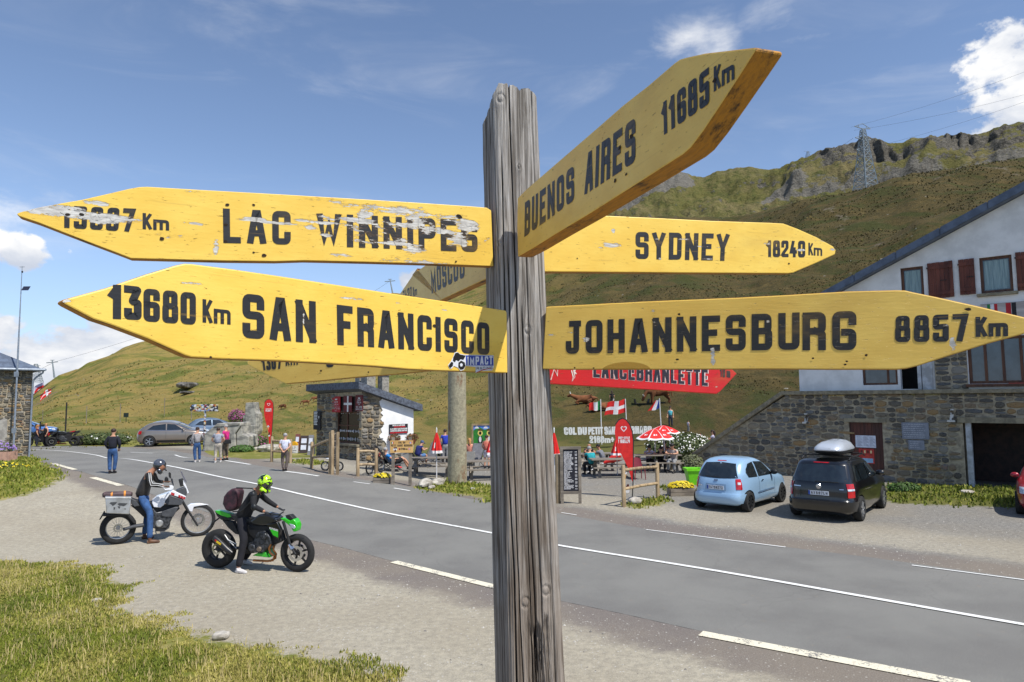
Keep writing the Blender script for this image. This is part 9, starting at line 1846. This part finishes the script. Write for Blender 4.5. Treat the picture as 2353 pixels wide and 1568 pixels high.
def grass(name, polys, n, h, mats_, seed, dens=None, yr=None, lean=.5, w=.006):
    r = np.random.RandomState(seed); P = [p for p in polys]; xs, ys = [], []
    A = [abs(sum(p[i][0]*p[(i+1) % len(p)][1]-p[(i+1) % len(p)][0]*p[i][1] for i in range(len(p))))/2 for p in P]
    for p, a in zip(P, A):
        q = np.array(p); m = int(n*a/sum(A)*2.2)+10; x = r.uniform(q[:, 0].min(), q[:, 0].max(), m*3); y = r.uniform(q[:, 1].min(), q[:, 1].max(), m*3)
        ok = sdist(x, y, p)+(vn(x*1.6, y*1.6, 5)-.5)*.8+r.uniform(-.5, .25, len(x))+(vn(x*6, y*6, 7)-.5)*.5 > 0; ok &= vn(x*2.3, y*2.3, 8)+.25*vn(x*9, y*9, 3) > .20; x, y = x[ok], y[ok]; xs.append(x[:int(n*a/sum(A))]); ys.append(y[:int(n*a/sum(A))])
    x = np.concatenate(xs); y = np.concatenate(ys); z = terrain_z(x, y)+np.clip(masks(x, y), 0, 1)*.05; k = len(x); th = r.uniform(0, 6.283, k); H = h*r.uniform(.35, 1.25, k)*(0.6+.8*vn(x*1.3, y*1.3, 12)); ln = H*lean*r.uniform(.2, 1.3, k); W = w*r.uniform(.7, 1.4, k)*(.6+y/12); la = r.uniform(0, 6.283, k)
    dx, dy = np.cos(th)*W, np.sin(th)*W; lx, ly = np.cos(la)*ln, np.sin(la)*ln
    V = np.stack([np.stack([x-dx, y-dy, z], 1), np.stack([x+dx, y+dy, z], 1), np.stack([x+dx*.7+lx*.35, y+dy*.7+ly*.35, z+H*.6], 1), np.stack([x-dx*.7+lx*.35, y-dy*.7+ly*.35, z+H*.6], 1), np.stack([x+lx, y+ly, z+H], 1)], 1).reshape(-1, 3)
    b = np.arange(k)*5; li = np.stack([b, b+1, b+2, b+3, b+3, b+2, b+4], 1).ravel(); me = bpy.data.meshes.new(name); me.vertices.add(len(V)); me.vertices.foreach_set('co', V.ravel()); me.loops.add(len(li)); me.loops.foreach_set('vertex_index', li)
    me.polygons.add(2*k); me.polygons.foreach_set('loop_start', np.stack([np.arange(k)*7, np.arange(k)*7+4], 1).ravel()); me.polygons.foreach_set('loop_total', np.tile([4, 3], k)); mi_ = (vn(x*1.1, y*1.1, 4)+r.uniform(-.35, .35, k)); mi_ = np.digitize(mi_, [.38, .62]) % len(mats_); me.polygons.foreach_set('material_index', np.repeat(mi_, 2)); me.update(calc_edges=True)
    for m in mats_: me.materials.append(m)
    o = bpy.data.objects.new(name, me); C.objects.link(o); return tag(o, None, None, None, 'stuff')
def gm(name, a, b): return mat(name, a, b, sc=2, rough=.75, spec=.3)
GA, GB_, GC = gm('grass_green', (.19, .22, .026, 1), (.13, .165, .02, 1)), gm('grass_yellow', (.33, .31, .06, 1), (.26, .26, .05, 1)), gm('grass_straw', (.55, .45, .21, 1), (.46, .37, .16, 1))
grass('near_grass', [GRASS[0]], 260000, .042, [GA, GB_, gm('grass_pale', (.42, .37, .11, 1), (.34, .30, .08, 1))], 1)['label'] = 'short patchy green and yellow grass at the lower left'
grass('dry_grass', [GRASS[0]], 7000, .13, [GC, GC, GC], 2, lean=.35, w=.0035)['label'] = 'dry straw coloured stalks standing in the near grass'
grass('verge_grass', GRASS[1:], 42000, .10, [GA, GB_, GA], 3, w=.012)['label'] = 'grass tufts by the stone house, column mound and inn wall'
def tufts():
    r = np.random.RandomState(5); n = 80000; az = r.uniform(-.66, .66, n); u = r.uniform(0, 1, n); R = 40*(190/40)**u; x, y = R*np.sin(az), R*np.cos(az); ok = (masks(x, y) > .6) & (r.uniform(0, 1, n) < .35+1.3*np.clip(az+.1, 0, .5)) & (vn(x/6, y/6, 9)+.5*vn(x/1.5, y/1.5, 4) > .62); x, y, R = x[ok], y[ok], R[ok]; z = terrain_z(x, y); k = len(x); s_ = R*.0009*r.uniform(.5, 1.8, k)
    V, F = [], []; t = r.uniform(0, 6.28, (k, 3)); V = np.zeros((k, 9, 3))
    for j in range(3): a = t[:, j]; V[:, 3*j] = np.stack([x-np.cos(a)*s_*.8, y-np.sin(a)*s_*.8, z-.02], 1); V[:, 3*j+1] = np.stack([x+np.cos(a)*s_*.8, y+np.sin(a)*s_*.8, z-.02], 1); V[:, 3*j+2] = np.stack([x+np.cos(a+1)*s_*.5, y+np.sin(a+1)*s_*.5, z+s_*1.1], 1)
    li = np.arange(k*9); me = bpy.data.meshes.new('slope_tufts'); me.vertices.add(k*9); me.vertices.foreach_set('co', V.ravel()); me.loops.add(k*9); me.loops.foreach_set('vertex_index', li); me.polygons.add(k*3); me.polygons.foreach_set('loop_start', np.arange(k*3)*3); me.polygons.foreach_set('loop_total', np.full(k*3, 3)); g = np.clip((np.arctan2(x, y)+.30)/.32, 0, 1); mi_ = np.where(r.uniform(0, 1, k) < g*.8, 2, r.randint(0, 2, k)); me.polygons.foreach_set('material_index', np.repeat(mi_, 3)); me.update(calc_edges=True)
    for m in (gm('tuft_gold', (.29, .21, .06, 1), (.22, .17, .05, 1)), gm('tuft_green', (.13, .145, .03, 1), (.09, .10, .022, 1)), gm('tuft_brown', (.085, .064, .022, 1), (.052, .046, .015, 1))): me.materials.append(m)
    o = bpy.data.objects.new('slope_tufts', me); C.objects.link(o); tag(o, 'tussocks of grass and heather covering the slopes', None, None, 'stuff')
tufts()
def pebbles():
    r = np.random.RandomState(8); n = 9000; x = r.uniform(-9, 16, n); y = r.uniform(7, 32, n); rd = sdist(x, y, ROADPOLY); ok = (rd < -.05) & (masks(x, y) < -.05); x, y = x[ok], y[ok]; z = terrain_z(x, y); k = MB(); base = [(1, 0, 0), (.3, .9, 0), (-.8, .5, 0), (-.7, -.6, 0), (.4, -.9, 0), (.1, .05, .75)]; F = [(0, 1, 5), (1, 2, 5), (2, 3, 5), (3, 4, 5), (4, 0, 5)]
    for a, b, c in zip(x, y, z): s_ = r.choice([.008, .012, .018, .028], p=[.4, .35, .2, .05]); t = r.uniform(0, 6.28); co, si = math.cos(t), math.sin(t); k.add([(a+(p*co-q*si)*s_, b+(p*si+q*co)*s_*.8, c+w*s_-.002) for p, q, w in base], F, int(r.randint(0, 3)))
    o = k.build('loose_stones', [mat('pebble_a', rgb(176, 172, 162)), mat('pebble_b', rgb(120, 116, 110)), mat('pebble_c', rgb(176, 172, 163))], fix=False); tag(o, 'loose gravel stones on both shoulders of the road', None, None, 'stuff')
pebbles()
